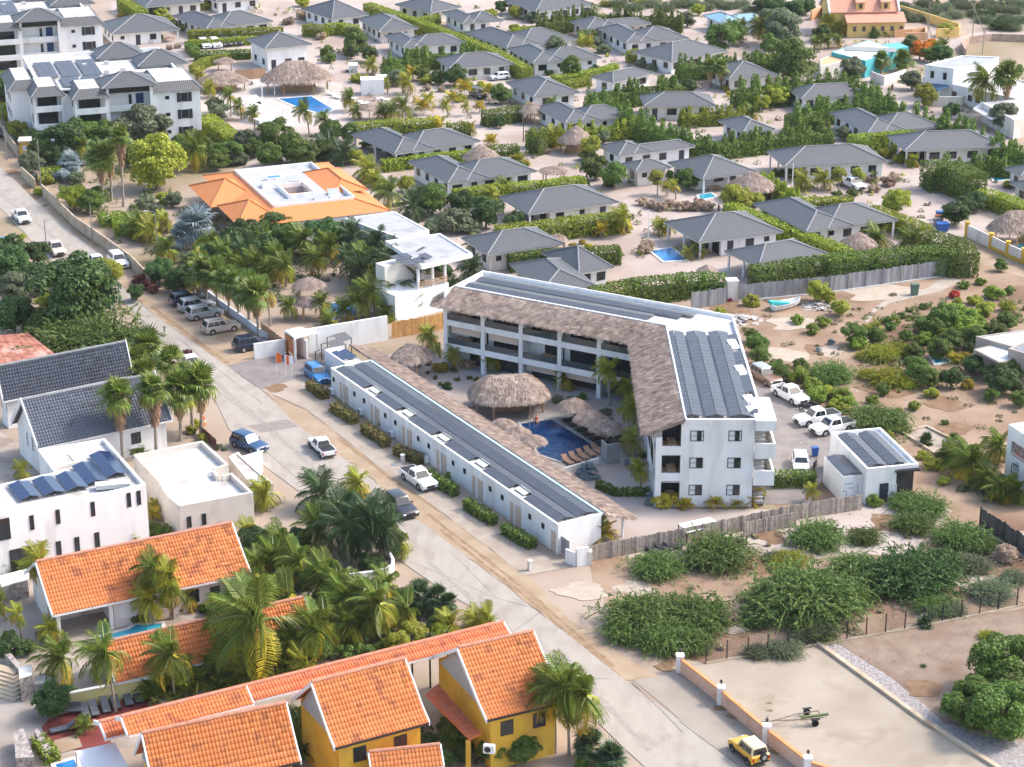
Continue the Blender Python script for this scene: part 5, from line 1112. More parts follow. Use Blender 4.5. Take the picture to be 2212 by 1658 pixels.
# ---------------------------------------------------------------- vegetation
G_DARK = leafmat('leaf_dark', (.034,.082,.022), (.105,.175,.04))
G_MID = leafmat('leaf_mid', (.06,.12,.02), (.17,.235,.035))
G_BRIGHT = leafmat('leaf_bright', (0.123,0.21,0.0182), (0.29,0.364,0.039))
G_YG = leafmat('leaf_yellow_green', (0.189,0.238,0.0234), (0.435,0.42,0.039))
G_YEL = leafmat('leaf_yellow', (.34,.27,.02), (.52,.42,.045))
G_GREY = leafmat('leaf_grey_green', (0.109,0.147,0.0715), (0.246,0.28,0.156))
G_SILVER = leafmat('leaf_silver', (.17,.22,.23), (.34,.40,.41))
G_RED = leafmat('leaf_dark_red', (.10,.025,.025), (.20,.06,.05))
G_PINK = leafmat('leaf_pinkish', (.36,.25,.17), (.55,.42,.32))
G_FLAME = leafmat('leaf_flame', (.45,.10,.01), (.62,.20,.015))
G_MAG = leafmat('leaf_crimson', (.45,.03,.03), (.55,.07,.06))
G_HEDGE = leafmat('hedge_green', (.05,.105,.015), (.20,.26,.035))
G_HBR = leafmat('hedge_bright', (.14,.21,.016), (.38,.40,.035))
G_HRUST = leafmat('hedge_rust', (0.102,0.119,0.026), (0.29,0.196,0.0585))
G_ACA = leafmat('acacia_green', (.07,.13,.03), (.20,.27,.065))
G_FROND = leafmat('frond_green', (.07,.125,.018), (.21,.245,.04), trans=.28, rough=.4)
G_FRDK = leafmat('frond_dark', (.036,.078,.03), (.10,.14,.055), trans=.2, rough=.4)
G_FRYG = leafmat('frond_yellow_green', (0.203,0.238,0.026), (0.392,0.378,0.0455), trans=.25, rough=.45)
G_FRYE = leafmat('frond_yellow', (.36,.26,.02), (.55,.40,.03), trans=.25, rough=.45)
G_DRY = leafmat('dry_fronds', (.30,.165,.09), (.44,.28,.17), trans=.15)
M_bark = mat('grey_bark', (.20,.16,.125), (.29,.245,.20), 3, .95, .3, 10)
M_palmbark = mat('palm_bark', (.27,.22,.17), (.36,.31,.25), 4, .95, .3, 12)
M_redbark = mat('red_bark', (.24,.12,.09), (.32,.18,.14), 4, .95)
def leaf_quads(p, nrm, size, asp=1.6, rng=RNG):
    n = len(p); a = rng.normal(size=(n,3)); u = np.cross(nrm, a); u /= np.linalg.norm(u,axis=1)[:,None]+1e-9; v = np.cross(nrm, u)
    s = size*rng.uniform(.6,1.4,n)[:,None]; U, V_ = u*s*asp*.5, v*s*.5
    return np.stack([p-U, p+V_, p+U, p-V_], 1).reshape(-1,3), np.arange(4*n).reshape(-1,4)
def unit(v): return v/(np.linalg.norm(v,axis=1)[:,None]+1e-9)
def crown_pts(seed, K, n, flat=.75, cr=(.28,.46), low=-.45):
    r = np.random.default_rng(seed); c = []
    while len(c) < K:
        q = r.normal(size=3); q /= np.linalg.norm(q); q = q*r.uniform(.45,.78); q[2] *= flat
        if q[2] > low*flat: c.append(q)
    c = np.array(c); rad = r.uniform(*cr, K); w = rad**2; k = r.choice(K, n, p=w/w.sum())
    d = unit(r.normal(size=(n,3))); d[:,2] = np.where(d[:,2] < -.3, -d[:,2], d[:,2]); sh = r.uniform(.72,1.05,n)[:,None]
    p = c[k] + d*rad[k][:,None]*sh*np.array([1,1,.85]); nr = unit(d*.8 + np.array([0,0,.35]) + r.normal(0,.45,(n,3)))
    return p, nr, c
CROWN = {}
def tree_proto(kind, m, seed):
    """unit tree: crown radius 1; returns an Empty with trunk and crown children; z of the crown centre in d['hc']"""
    root = thing({'tree':'tree','acacia':'acacia_bush','bush':'shrub','lolly':'small_round_tree'}[kind], (0,0,0), 0, 'x', {'tree':'tree','acacia':'bush','bush':'shrub','lolly':'tree'}[kind], 'x')
    r = np.random.default_rng(seed)
    if kind == 'tree':
        hc = .84; p, nr, c = crown_pts(seed, 46, 12000, .82, (.17,.36), -.85); V, F = leaf_quads(p+np.array([0,0,hc]), nr, .058, 1.6, r)
        t = MB(); t.tube([(0,0,0),(.02,.01,.25),(.0,.0,.5)], [.075,.06,.05], 7)
        for q in c[:9]: t.tube([(0,0,.3),(q[0]*.4,q[1]*.4,.55+q[2]*.3),(q[0]*.9,q[1]*.9,hc+q[2]*.9)], [.04,.028,.012], 5)
    elif kind == 'bush':
        hc = .48; p, nr, c = crown_pts(seed, 22, 4200, .7, (.2,.42), -.6); V, F = leaf_quads(p+np.array([0,0,hc]), nr, .085, 1.7, r)
        t = MB()
        for q in c[:6]: t.tube([(0,0,0),(q[0]*.5,q[1]*.5,.2),(q[0]*.8,q[1]*.8,max(.12,hc+q[2]*.7))], [.04,.025,.01], 5)
    elif kind == 'lolly':
        hc = 1.9; p, nr, c = crown_pts(seed, 12, 2200, .95, (.4,.55), -.9); V, F = leaf_quads(p+np.array([0,0,hc]), nr, .13, 1.5, r)
        t = MB().tube([(0,0,0),(0,0,1.0),(.02,0,1.7)], [.08,.06,.05], 6)
        for q in c[:4]: t.tube([(0,0,1.3),(q[0]*.7,q[1]*.7,hc+q[2]*.5)], [.04,.015], 5)
    else:                                              # acacia: low, layered, feathery drooping sprays
        hc = .42; n = 1250; seg = 8; d = unit(r.normal(size=(n,3))*np.array([1,1,.5])+np.array([0,0,.32])); st = np.stack([r.normal(0,.34,n), r.normal(0,.34,n), r.uniform(.12,.5,n)],1)
        L = r.uniform(.30,.72,n); P0 = []; N0 = []
        for k in range(n):
            ts = np.linspace(.1,1,seg*2); w = -1.15*ts**2*L[k]*.34
            q = st[k][None] + d[k][None]*ts[:,None]*L[k]; q[:,2] += w; P0.append(q)
        pp = np.concatenate(P0); rr_ = np.hypot(pp[:,0], pp[:,1]); pp = pp[(pp[:,2] > .03)]
        tang = np.repeat(d, seg*2, 0)[(np.concatenate(P0)[:,2] > .03)]
        nrm = unit(np.array([0,0,1.0])+r.normal(0,.5,(len(pp),3)))
        u = unit(tang + r.normal(0,.5,tang.shape)); v = unit(np.cross(nrm,u)); s = r.uniform(.6,1.3,len(pp))[:,None]
        V = np.stack([pp-u*s*.05, pp+v*s*.015, pp+u*s*.06-np.array([0,0,.015]), pp-v*s*.015],1).reshape(-1,3); F = np.arange(len(V)).reshape(-1,4)
        t = MB()
        for k in range(9):
            a = k*.7; t.tube([(0,0,0),(math.cos(a)*.3,math.sin(a)*.3,.22),(math.cos(a)*.6,math.sin(a)*.6,.40)], [.03,.02,.01], 5)
    link('trunk', t.mesh('trunk', M_bark), root); link('crown', npmesh('crown', V, F, m), root)
    return root, hc
def frond_mesh(L, droop, m, nl=15, wid=.36, seed=0, lw=.075, start=.18, hang=.35):
    r = np.random.default_rng(seed); ts = np.linspace(0,1,9); ang = -droop*ts**1.3; dx = np.cumsum(np.cos(ang))*L/9; dz = np.cumsum(np.sin(ang))*L/9
    X = np.concatenate([[0],dx]); Z = np.concatenate([[0],dz]); tt = np.linspace(0,1,10)
    V = []; F = []
    for k in range(10):                                 # rachis: a thin three-sided blade
        w = .05*(1-tt[k])+.012; V += [(X[k],-w,Z[k]),(X[k],w,Z[k]),(X[k],0,Z[k]+w)]
    for k in range(9):
        a = k*3; F += [(a,a+3,a+5,a+2),(a+2,a+5,a+4,a+1),(a+1,a+4,a+3,a)]
    for side in (-1,1):
        for j in range(nl):
            t = start+(1-start)*(j+.5+.3*r.uniform(-1,1))/nl; x = np.interp(t,tt,X); z = np.interp(t,tt,Z)
            l = L*wid*(math.sin(math.pi*(t*.82+.12))**.7)*r.uniform(.85,1.12); fw = .55+.5*t; h = hang*r.uniform(.45,1.5)
            ex, ey, ez = x+l*fw*.7, side*l*.8, z-l*h; mx_, my, mz = x+l*fw*.33, side*l*.5, z+l*.05; w = lw
            i = len(V); V += [(x-w,0,z),(x+w,0,z),(mx_+w,my,mz),(mx_-w,my,mz),(ex,ey,ez)]; F += [(i,i+1,i+2,i+3),(i+3,i+2,i+4,i+4)]
    F = [f if f[2] != f[3] else (f[0],f[1],f[2]) for f in F]
    me = bpy.data.meshes.new('frond'); me.from_pydata([tuple(v) for v in V], [], F); me.update(); me.materials.append(m); return me
def fan_mesh(L, m, seed=0, nb=19, droop=.5):
    r = np.random.default_rng(seed); V = [(0,-.03,0),(0,.03,0),(L*.5,.02,.08*L),(L*.5,-.02,.08*L)]; F = [(0,1,2,3)]
    for k in range(nb):
        a = math.radians(-125+250*k/(nb-1)); l = L*.62*(.75+.25*math.cos(a))*r.uniform(.9,1.1); c, s = math.cos(a), math.sin(a); w = .045*L
        i = len(V); b = (L*.5,0,.08*L); m1 = (b[0]+c*l*.6, s*l*.6, b[2]+.02*L); e = (b[0]+c*l, s*l, b[2]-droop*l*.45*r.uniform(.6,1.4))
        V += [b,(m1[0]-s*w,m1[1]+c*w,m1[2]),e,(m1[0]+s*w,m1[1]-c*w,m1[2])]; F += [(i,i+1,i+2,i+3)]
    me = bpy.data.meshes.new('fan_leaf'); me.from_pydata(V, [], F); me.update(); me.materials.append(m); return me
FM = {}
def frond(kind, m, d):
    k = (kind, m.name, d)
    if k not in FM:
        if kind == 'coco': FM[k] = frond_mesh(1.0, (.5,1.05,1.6)[d], m, 24, .34, d, .0125, hang=.75)
        elif kind == 'areca': FM[k] = frond_mesh(1.0, (.8,1.3,1.7)[d], m, 15, .40, d, .022, hang=.35)
        else: FM[k] = fan_mesh(1.0, m, d, 19, (.2,.6,1.1)[d])
    return FM[k]
def trunk_mesh(r0, r1, m, bulge=0):
    k = ('t', r0, r1, m.name)
    if k not in FM:
        t = MB(); zs = [0,.04,.15,.35,.6,.85,1.0]; t.tube([(.02*math.sin(z*5),.015*math.cos(z*4),z) for z in zs], [r0*1.5,r0*1.15]+[r0+(r1-r0)*z for z in zs[2:]], 7); FM[k] = t.mesh('trunk', m, True)
    return FM[k]
UG = leafmat('undergrowth_mixed', (.05,.10,.02), (.22,.23,.05), var=.2); UGY = leafmat('undergrowth_dry', (.16,.15,.07), (.34,.28,.16), var=.2); UGD = leafmat('undergrowth_dark', (.025,.06,.02), (.10,.14,.035), var=.2)
def undergrowth(label, pts, dens, hmax, m, seed=1, ls=.2):
    r = np.random.default_rng(seed); P_ = np.array([(p.x,p.y) for p in pts]); lo, hi = P_.min(0), P_.max(0); A = (hi-lo).prod(); n = int(A*dens)
    q = r.uniform(lo, hi, (n,2)); ins = np.zeros(n, bool); x, y = q[:,0], q[:,1]
    for (ax,ay),(bx,by) in zip(P_, np.roll(P_,-1,0)): ins ^= ((ay > y) != (by > y)) & (x < (bx-ax)*(y-ay)/(by-ay+1e-9)+ax)
    nz = np.sin(x*.9+seed)+np.sin(y*.7+x*.4)+.6*np.sin(x*2.3-y*1.9)+.5*np.sin(y*3.1); q = q[ins & (nz+r.normal(0,.5,n) > -.2)]
    k = 26; n = len(q); hh = hmax*r.uniform(.3,1,n); rad = r.uniform(.25,.75,n)
    d = unit(r.normal(size=(n,k,3)).reshape(-1,3)).reshape(n,k,3); d[:,:,2] = abs(d[:,:,2]); p = np.empty((n,k,3)); p[:,:,:2] = q[:,None]+d[:,:,:2]*rad[:,None,None]; p[:,:,2] = .03+d[:,:,2]*hh[:,None]
    V, F = leaf_quads(p.reshape(-1,3), unit(d.reshape(-1,3)+np.array([0,0,.6])+r.normal(0,.4,(n*k,3))), ls, 1.8, r)
    o = link('undergrowth', npmesh('undergrowth', V, F, m)); tag(o, label, 'undergrowth', None, 'stuff'); return o
PN = {'coco':('coconut_palm','palm'),'fan':('fan_palm','palm'),'areca':('areca_palm','palm'),'silver':('silver_palm','palm'),'date':('dark_palm','palm')}
def palm(kind, x, y, h, rl, seed, tone='g'):
    r = random.Random(seed); nm, cat = PN[kind]; root = thing(nm, (x,y,0), 0, 'x', cat, 'x')
    wind = R(195)                                       # fronds stream with the trade wind
    mg = {'g':G_FROND,'d':G_FRDK,'y':G_FRYG,'yy':G_FRYE,'r':G_FROND}[tone]
    if kind in ('coco','date'):
        root.rotation_euler = (R(r.uniform(-4,4)), R(r.uniform(-7,2)), 0)
        link('trunk', trunk_mesh(.13,.09,M_palmbark), root).scale = (1,1,h)
        n = 22 if rl > 1.6 else 16
        for k in range(n):
            e = 75-115*(k+.5)/n + r.uniform(-8,8); a = (k*2.39996+r.uniform(-.3,.3)) % (2*math.pi)
            da = math.atan2(math.sin(wind-a), math.cos(wind-a)); a += da*(.38 if e > 0 else .15)*(1 if kind == 'coco' else .5)
            old = e < -12; m_ = (G_FRYE if r.random() < .55 else G_FRYG) if (old and tone != 'd') else (G_FRYG if (e < 5 and tone == 'g' and r.random() < .4) else mg)
            o = link('frond', frond('coco', m_, 0 if e > 45 else 1 if e > 0 else 2), root, (0,0,h-.02)); o.rotation_euler = (r.uniform(-.5,.5), -R(e), a); o.scale = (rl*r.uniform(.85,1.1),)*3
        MB().lathe([(.05,-.25),(.17,-.12),(.14,.05),(.04,.2)], 7).build('crown_shaft', M_palmbark, root, loc=(0,0,h))
    elif kind in ('fan','silver'):
        root.rotation_euler = (R(r.uniform(-2,2)), R(r.uniform(-3,2)), 0); ms = G_SILVER if kind == 'silver' else mg
        link('trunk', trunk_mesh(.2,.15,M_palmbark if tone != 'r' else M_redbark), root).scale = (1,1,h)
        n = 30
        for k in range(n):
            e = 80-120*(k+.5)/n + r.uniform(-8,8); a = k*2.39996+r.uniform(-.3,.3); da = math.atan2(math.sin(wind-a), math.cos(wind-a)); a += da*.22
            m_ = G_FRYG if (e < -22 and kind == 'fan' and r.random() < .5) else ms
            o = link('fan_leaf', frond('fan', m_, 0 if e > 40 else 1 if e > 0 else 2), root, (0,0,h)); o.rotation_euler = (r.uniform(-.4,.4), -R(e), a); o.scale = (rl*r.uniform(.7,1.05),)*3
        if kind == 'fan' and h > 2.2:
            sk = min(h*.45, rl*1.7); V, F = thatch_cards_cone(0,0,1,0,1,4); n2 = 300; t = RNG.random(n2)*6.283; z = h-RNG.random(n2)**1.1*sk; rr_ = .2+rl*.34*(1-(h-z)/sk*.75)
            p = np.stack([np.cos(t)*rr_*.7, np.sin(t)*rr_*.7, z],1); q = np.stack([np.cos(t)*rr_*1.1, np.sin(t)*rr_*1.1, z-.55*RNG.uniform(.6,1.4,n2)],1); s = np.stack([-np.sin(t),np.cos(t),np.zeros(n2)],1)*.09
            link('dead_frond_skirt', npmesh('dead_frond_skirt', np.stack([p-s,p+s,q+s*.4,q-s*.4],1).reshape(-1,3), np.arange(4*n2).reshape(-1,4), G_DRY), root)
    else:                                               # areca: several stems, arching golden fronds
        ns = 3 if rl > .9 else 2
        for s_ in range(ns):
            a0 = s_*2.1+r.random(); bx, by = .18*rl*math.cos(a0), .18*rl*math.sin(a0); hh = h*r.uniform(.75,1.05)
            o = link('stem', trunk_mesh(.06,.045,M_palmbark), root, (bx,by,0)); o.scale = (1,1,hh)
            for k in range(7):
                e = 78-80*(k+.5)/7+r.uniform(-8,8); a = k*2.39996+a0; da = math.atan2(math.sin(wind-a), math.cos(wind-a)); a += da*.2
                m_ = mg if r.random() < .72 else (G_FRYG if tone != 'y' else G_FRYE)
                o = link('frond', frond('areca', m_, 0 if e > 45 else 1), root, (bx,by,hh)); o.rotation_euler = (r.uniform(-.4,.4), -R(e), a); o.scale = (rl*r.uniform(.8,1.15),)*3
    return root
def hedge_geo(pts, h, w, spiky, seed, dens=44, ls=.2):
    r = np.random.default_rng(seed); P_, N_ = [], []
    pts = [np.array((p.x, p.y)) for p in pts]
    for a, b in zip(pts, pts[1:]):
        L = np.linalg.norm(b-a); d = (b-a)/L; nn = np.array([-d[1], d[0]])
        for mode in ((1, 0) if spiky else (0,)):
          H_ = h if mode or not spiky else h*.62
          if mode:
              K = max(2, int(L/.55)); cs = r.uniform(0,L,K); off = r.uniform(-w*.4,w*.4,K); hh = h*r.uniform(.72,1.18,K); rad = r.uniform(.38,.62,K)*max(.8,w*.55)
              n = int(dens*4.2*K*h/3); k = r.integers(0,K,n); t = r.random(n)**.8; th = r.uniform(0,6.283,n); rr_ = rad[k]*(1-.75*t**1.6)*r.uniform(.75,1.05,n)
              s = cs[k]+np.cos(th)*rr_; o = off[k]+np.sin(th)*rr_; z = hh[k]*t
              q = a[None]+d[None]*s[:,None]+nn[None]*o[:,None]; P_.append(np.column_stack([q,z])); c3 = np.cos(th)[:,None]*np.append(d,0)[None]+np.sin(th)[:,None]*np.append(nn,0)[None]; N_.append(unit(c3*.8+np.array([0,0,.5])+r.normal(0,.4,(n,3))))
          else:
              per = 2*H_+w; n = int(L*per*dens); s = r.uniform(-.1,L+.1,n); t = r.uniform(0,per,n)
              o = np.where(t < H_, -w/2, np.where(t < H_+w, -w/2+(t-H_), w/2)); z = np.where(t < H_, t, np.where(t < H_+w, H_, per-t))
              en = r.random(n) < w/(L+w)*1.0; s = np.where(en, np.where(r.random(n) < .5, 0, L), s); o = np.where(en, r.uniform(-w/2,w/2,n), o); z = np.where(en, r.uniform(0,H_,n), z)
              bump = .10*np.sin(s*2.1+seed)+.08*np.sin(s*5.3+o*3); base3 = np.column_stack([np.zeros(n),np.zeros(n),np.where((t>=H_)&(t<H_+w)&~en,1,.15)])
              sg = np.where(en, np.where(s > L/2,1,-1), 0); sd = np.where(en,0,np.where(t < H_,-1,np.where(t < H_+w,0,1)))
              nr = base3 + sd[:,None]*np.append(nn,0)[None] + sg[:,None]*np.append(d,0)[None]; nr = unit(nr+r.normal(0,.5,(n,3)))
              q = a[None]+d[None]*s[:,None]+nn[None]*o[:,None]; p = np.column_stack([q,z]) + nr*(bump[:,None]*.6+r.normal(0,.06,n)[:,None]); p[:,2] = np.maximum(p[:,2],.03); P_.append(p); N_.append(nr)
        # twiggy core so that the hedge is dense
        n = int(L*14); s = r.uniform(.1,max(.2,L-.1),n); q = a[None]+d[None]*s[:,None]+nn[None]*r.uniform(-w*.22,w*.22,n)[:,None]; P_.append(np.column_stack([q, r.uniform(.1,h*.72,n)])); N_.append(unit(r.normal(size=(n,3))*np.array([1,1,.3])))
    p = np.concatenate(P_); nr = np.concatenate(N_); sz = np.full(len(p), ls); V, F = leaf_quads(p, nr, ls, 1.7, r)
    # bigger inner leaves
    return V, F
HEDGES = []
def hedge(desc, n, xy, h=2.0, w=1.5, m=None, spiky=False, dens=44, ls=.2, raw=None):
    if not raw: h *= 1.2 if not spiky else 1.3; w *= 1.25 if not spiky else 1.4
    pts = raw or [T(n, xy[i], xy[i+1], h) for i in range(0, len(xy), 2)]
    pts = [Vector((p.x, p.y, 0)) for p in pts]; c = sum(pts, Vector((0,0,0)))/len(pts)
    V, F = hedge_geo(pts, h, w, spiky, len(HEDGES)+11, dens, ls)
    o = link('hedge', npmesh('hedge', V-np.array((c.x,c.y,0)), F, m or G_HEDGE), None, (c.x, c.y, 0)); tag(o, desc, 'hedge', 'hedges of the grounds')
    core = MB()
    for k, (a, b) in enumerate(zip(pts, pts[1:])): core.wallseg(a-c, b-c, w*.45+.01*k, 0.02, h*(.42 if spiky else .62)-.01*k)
    core.build('branches', mat('hedge_core_dark', (.04,.06,.02), (.07,.09,.03), 4, .95), o)  # added solid dark core closing gaps in the leaves, no modelled branches
    HEDGES.append((o, c)); return o
PLANTS = []                                             # (object, kind phrase, world position)
PROTO = {}
def scale_at(n, x, y):                                  # zoomed photo px per metre when it was measured
    p = T(n, x, y); return 3*4474.0/(p.y*_c - (p.z-CAMH)*_s)
SPEC = {'t':('tree',G_MID,'leafy green tree'),'td':('tree',G_DARK,'dense dark green tree'),'ty':('tree',G_YG,'bright yellow-green tree'),'tg':('tree',G_GREY,'grey-green tree'),'tf':('tree',G_FLAME,'orange flowering tree'),
 'b':('bush',G_MID,'round green shrub'),'bd':('bush',G_DARK,'dark green shrub'),'by':('bush',G_YG,'yellow-green shrub'),'byy':('bush',G_YEL,'golden yellow shrub'),'bg':('bush',G_GREY,'grey-green shrub'),'bs':('bush',G_SILVER,'silvery blue-grey shrub'),'bp':('bush',G_PINK,'dry pinkish shrub'),'br':('bush',G_RED,'dark red shrub'),'bm':('bush',G_MAG,'crimson flowering shrub'),'bb':('bush',G_BRIGHT,'bright green shrub'),
 'a':('acacia',G_ACA,'feathery low acacia'),'ad':('acacia',G_DARK,'dark feathery acacia'),'ag':('acacia',G_GREY,'dry greyish scrub bush'),'ay':('acacia',G_YG,'pale yellowish scrub bush'),
 'l':('lolly',G_YG,'clipped ball-headed little tree'),'ld':('lolly',G_MID,'green ball-headed little tree')}
def plants(code, n, *xyr, sq=1.0):
    kind, m, desc = SPEC[code]
    for i in range(0, len(xyr), 3):
        x, y, r = xyr[i:i+3]; k = (code, (len(PLANTS)) % 3)
        if k not in PROTO: root, hc = tree_proto(kind, m, hash(k[0]) % 50 + 7*k[1] if False else sum(map(ord, code))+17*k[1]); PROTO[k] = [root, hc, False]
        pr = PROTO[k]; R_ = (1.05 if kind == 'acacia' else 1.12)*r/scale_at(n, x, y); p = T(n, x, y, pr[1]*R_*sq)
        if pr[2]: o = copy_tree(pr[0])
        else: o = pr[0]; pr[2] = True; KIDS[o] = [c for c in COL.objects if c.parent == o]
        o.location = (p.x, p.y, 0); o.rotation_euler = (0, 0, random.uniform(0, 6.28)); o.scale = (R_*random.uniform(.95,1.08), R_, R_*sq*random.uniform(.95,1.05))
        PLANTS.append((o, desc, p))
PDESC = {('coco','g'):'coconut palm with windswept green fronds',('coco','y'):'yellowish coconut palm',('coco','d'):'dark coconut palm',('fan','g'):'fan palm with brown dead skirt',('fan','d'):'dark fan palm',('fan','r'):'red-stemmed fan palm',('areca','y'):'yellow-green areca palm',('areca','yy'):'golden areca palm',('areca','g'):'green clumping palm',('silver','g'):'silver-blue fan palm',('date','d'):'dark feathery palm',('coco','yy'):'golden coconut palm'}
def palms(kind, tone, n, *xyrh):
    for i in range(0, len(xyrh), 4):
        x, y, r, hp = xyrh[i:i+4]; s = scale_at(n, x, y+hp); h = hp/(s*.934); p = T(n, x, y, h)
        o = palm(kind, p.x, p.y, h, r/s*(1.3 if kind in ('coco','areca','fan') else 1.18), len(PLANTS)*7+3, tone); PLANTS.append((o, PDESC.get((kind,tone),'palm'), p))
# hedges -------------------------------------------------------------------------------------------
H = hedge
H('bright clipped hedge beside the first bungalow lane at the top left', 1, (790,-10, 925,75), 2.2, 2, G_HBR)
H('long bright clipped hedge behind the four parked cars', 1, (1220,200, 1830,180), 2.2, 1.6, G_HBR)
H('low hedge right behind the four parked cars', 1, (1225,265, 1660,236), 1.4, 1.2, G_HBR)
H('short hedge left of the four parked cars', 1, (1222,272, 1268,318), 1.5, 1.3, G_HEDGE)
H('hedge in front of the four parked cars', 1, (1260,338, 1620,325), 1.5, 1.4, G_HEDGE)
H('curved hedge sweeping toward the small thatched shade by the car bay', 1, (1250,425, 1340,375, 1480,350), 1.4, 1.3, G_HBR)
H('square bright hedge beside the propane tank bungalow', 1, (1975,160, 2110,172), 2.0, 2.2, G_HBR)
H('square hedge cut into blocks right of the propane tank', 2, (-100,160, -10,150, 95,170), 2.0, 1.6, G_HBR)
H('dark hedge at the left edge in front of the rear apartment block', 1, (-20,470, 190,452), 2.4, 2.2, G_HEDGE)
H('thick bright hedge along the right wall of the front apartment block', 1, (1330,745, 1515,885), 2.2, 2.6, G_HBR)
H('boxy bright hedge beside the flag pole', 1, (265,1100, 395,1088), 1.6, 2.2, G_HBR)
H('low clipped green mass in the roadside garden', 1, (650,1400, 800,1385, 830,1470), 1.2, 3.0, G_BRIGHT)
H('very long straight bright hedge cutting diagonally through the park', 2, (170,20, 620,175, 1000,325, 1205,440), 2.3, 1.7, G_HBR)
H('tall dark pointed hedge behind the white-walled bungalow with blue door', 2, (310,345, 600,300, 870,305), 3.4, 2.0, G_HEDGE, True)
H('dark pointed hedge end beside round dark tree', 2, (305,360, 370,400), 3.2, 2.4, G_HEDGE, True)
H('low hedge between two bungalows near the top of the long hedge', 2, (470,125, 625,98), 1.8, 1.5, G_HBR)
H('dark low hedge before the L-shaped bungalow with pink pergola', 2, (770,215, 905,200), 1.8, 1.5, G_HEDGE)
H('hedge strip along the lane behind the pergola bungalow', 2, (1120,190, 1262,172), 1.6, 1.3, G_HBR)
H('tall dark spiky hedge along the top right of the bungalow park', 2, (1295,95, 1480,62, 1650,48, 2211,70), 3.6, 2.2, G_HEDGE, True)
H('square green hedge beside the turquoise plunge pool', 2, (1535,205, 1650,205), 2.2, 2.2, G_HEDGE)
H('square hedge at the corner of the long white side wall', 2, (1865,325, 1985,340), 2.0, 2.2, G_HBR)
H('low curved hedge bending round the shrub-lined bungalow', 2, (1370,495, 1560,470, 1700,440, 1775,412), 1.1, 1.4, G_HBR)
H('second low hedge below the curved one, by the orange plant', 2, (1450,535, 1600,505), 1.2, 1.5, G_HBR)
H('tall dark spiky hedge upper side of the white rooftop box house', 2, (1625,560, 1900,520, 2211,495), 3.6, 2.2, G_HEDGE, True)
H('tall dark spiky hedge running down from the lane to the far right house', 2, (1620,600, 1780,660, 1960,745, 2230,850), 3.4, 2.4, G_HEDGE, True)
H('boxy hedge behind the small thatched hut by the lane', 2, (925,725, 1155,690), 2.2, 1.8, G_HEDGE)
H('tall bright hedge behind the round thatched hut', 2, (1215,835, 1500,800, 1940,768), 2.6, 1.8, G_HBR, True)
H('upright block of hedge left of the round thatched hut', 2, (1225,835, 1310,850), 3.4, 2.2, G_HEDGE)
H('bright hedge behind the bungalow with dark glazed end', 2, (95,800, 340,780, 600,775), 2.0, 1.6, G_HBR)
H('dark hedge with yellow palms behind the glazed-end bungalow', 2, (690,808, 830,800), 1.8, 1.6, G_HEDGE)
H('low bright hedge between the two long L-shaped bungalows', 2, (270,1040, 560,1005, 900,970), 1.6, 1.4, G_HBR)
H('boxy hedge beside the thatched shade of the L-shaped bungalow', 2, (960,955, 1140,942), 2.2, 2.0, G_HEDGE)
H('bright hedge with yellow patches behind the open-porch bungalow', 2, (735,1240, 1050,1195, 1300,1180, 1560,1150), 2.0, 2.0, G_HBR)
H('lumpy bright hedge along the front of the open-porch bungalow', 2, (1010,1475, 1300,1445, 1500,1415, 1850,1380), 2.3, 2.2, G_HBR)
H('dark hedge in front of the bungalow by the tilted panels', 2, (1090,1650, 1400,1625, 1800,1600), 2.0, 1.8, G_HEDGE)
H('tall dark spiky hedge in front of the blue-roof house lane', 3, (-20,370, 250,345, 620,335), 3.6, 2.2, G_HEDGE, True)
H('massive spiky hedge at the right of the twin fan palms', 3, (345,530, 640,505, 1000,462, 1240,555, 1330,640), 3.8, 2.8, G_HEDGE, True)
H('tall spiky hedge enclosing the double-roofed bungalow', 3, (710,690, 1000,615, 1300,645, 1500,690, 1800,770, 1960,850), 3.6, 2.4, G_HEDGE, True)
H('bright low hedge left of the single dark slope bungalow', 3, (-10,705, 400,690), 2.4, 2.0, G_HBR, True)
H('dark spiky hedge behind the wide bungalow with white pickup', 3, (-10,850, 200,875, 500,835, 960,795), 3.2, 2.2, G_HEDGE, True)
H('smooth bright hedge between the two wide bungalows', 3, (1095,885, 1300,862, 1480,842), 2.2, 2.0, G_HBR)
H('spiky hedge continuing to the right edge below the pink flat house', 3, (1960,850, 2100,915, 2260,990), 3.2, 2.2, G_HEDGE, True)
H('dark hedge in front of the far wide bungalow', 3, (1700,1015, 1980,1010, 2240,1015), 2.6, 2.0, G_HEDGE, True)
H('huge rounded dark hedge mound at the bend of the sandy lane', 3, (1580,1060, 1720,1050, 1900,1130), 3.6, 3.4, G_HEDGE)
H('bright hedge running diagonally behind the two walkers', 3, (305,1315, 450,1375, 800,1515, 1000,1590, 1110,1645), 2.0, 1.8, G_HBR)
H('low hedge behind the veranda bungalow', 3, (790,1290, 1100,1282), 1.5, 1.5, G_HBR)
H('bright hedge from the veranda end to the bins', 3, (1225,1335, 1400,1400, 1580,1470), 2.0, 1.8, G_HBR)
H('bright hedge between the wide bungalow and the deep corner veranda', 3, (490,1100, 680,1200, 780,1270), 2.2, 1.8, G_HBR, True)
H('large dark hedge at the outer corner by the dirt track', 3, (1580,1505, 1780,1565, 1830,1640), 3.0, 3.2, G_HEDGE)
H('bright hedge below the small turquoise pool at the right edge', 3, (1930,1225, 2060,1260, 2240,1330), 2.2, 2.0, G_HBR)
H('long dense dark hedge on top of the grey fence, left half', 6, (465,80, 700,40, 930,10), 2.8, 2.4, G_HEDGE)
H('long dense dark hedge above the grey fence, right half', 6, (930,10, 1250,-20, 1500,-45, 1760,-45), 3.0, 2.6, G_HEDGE)
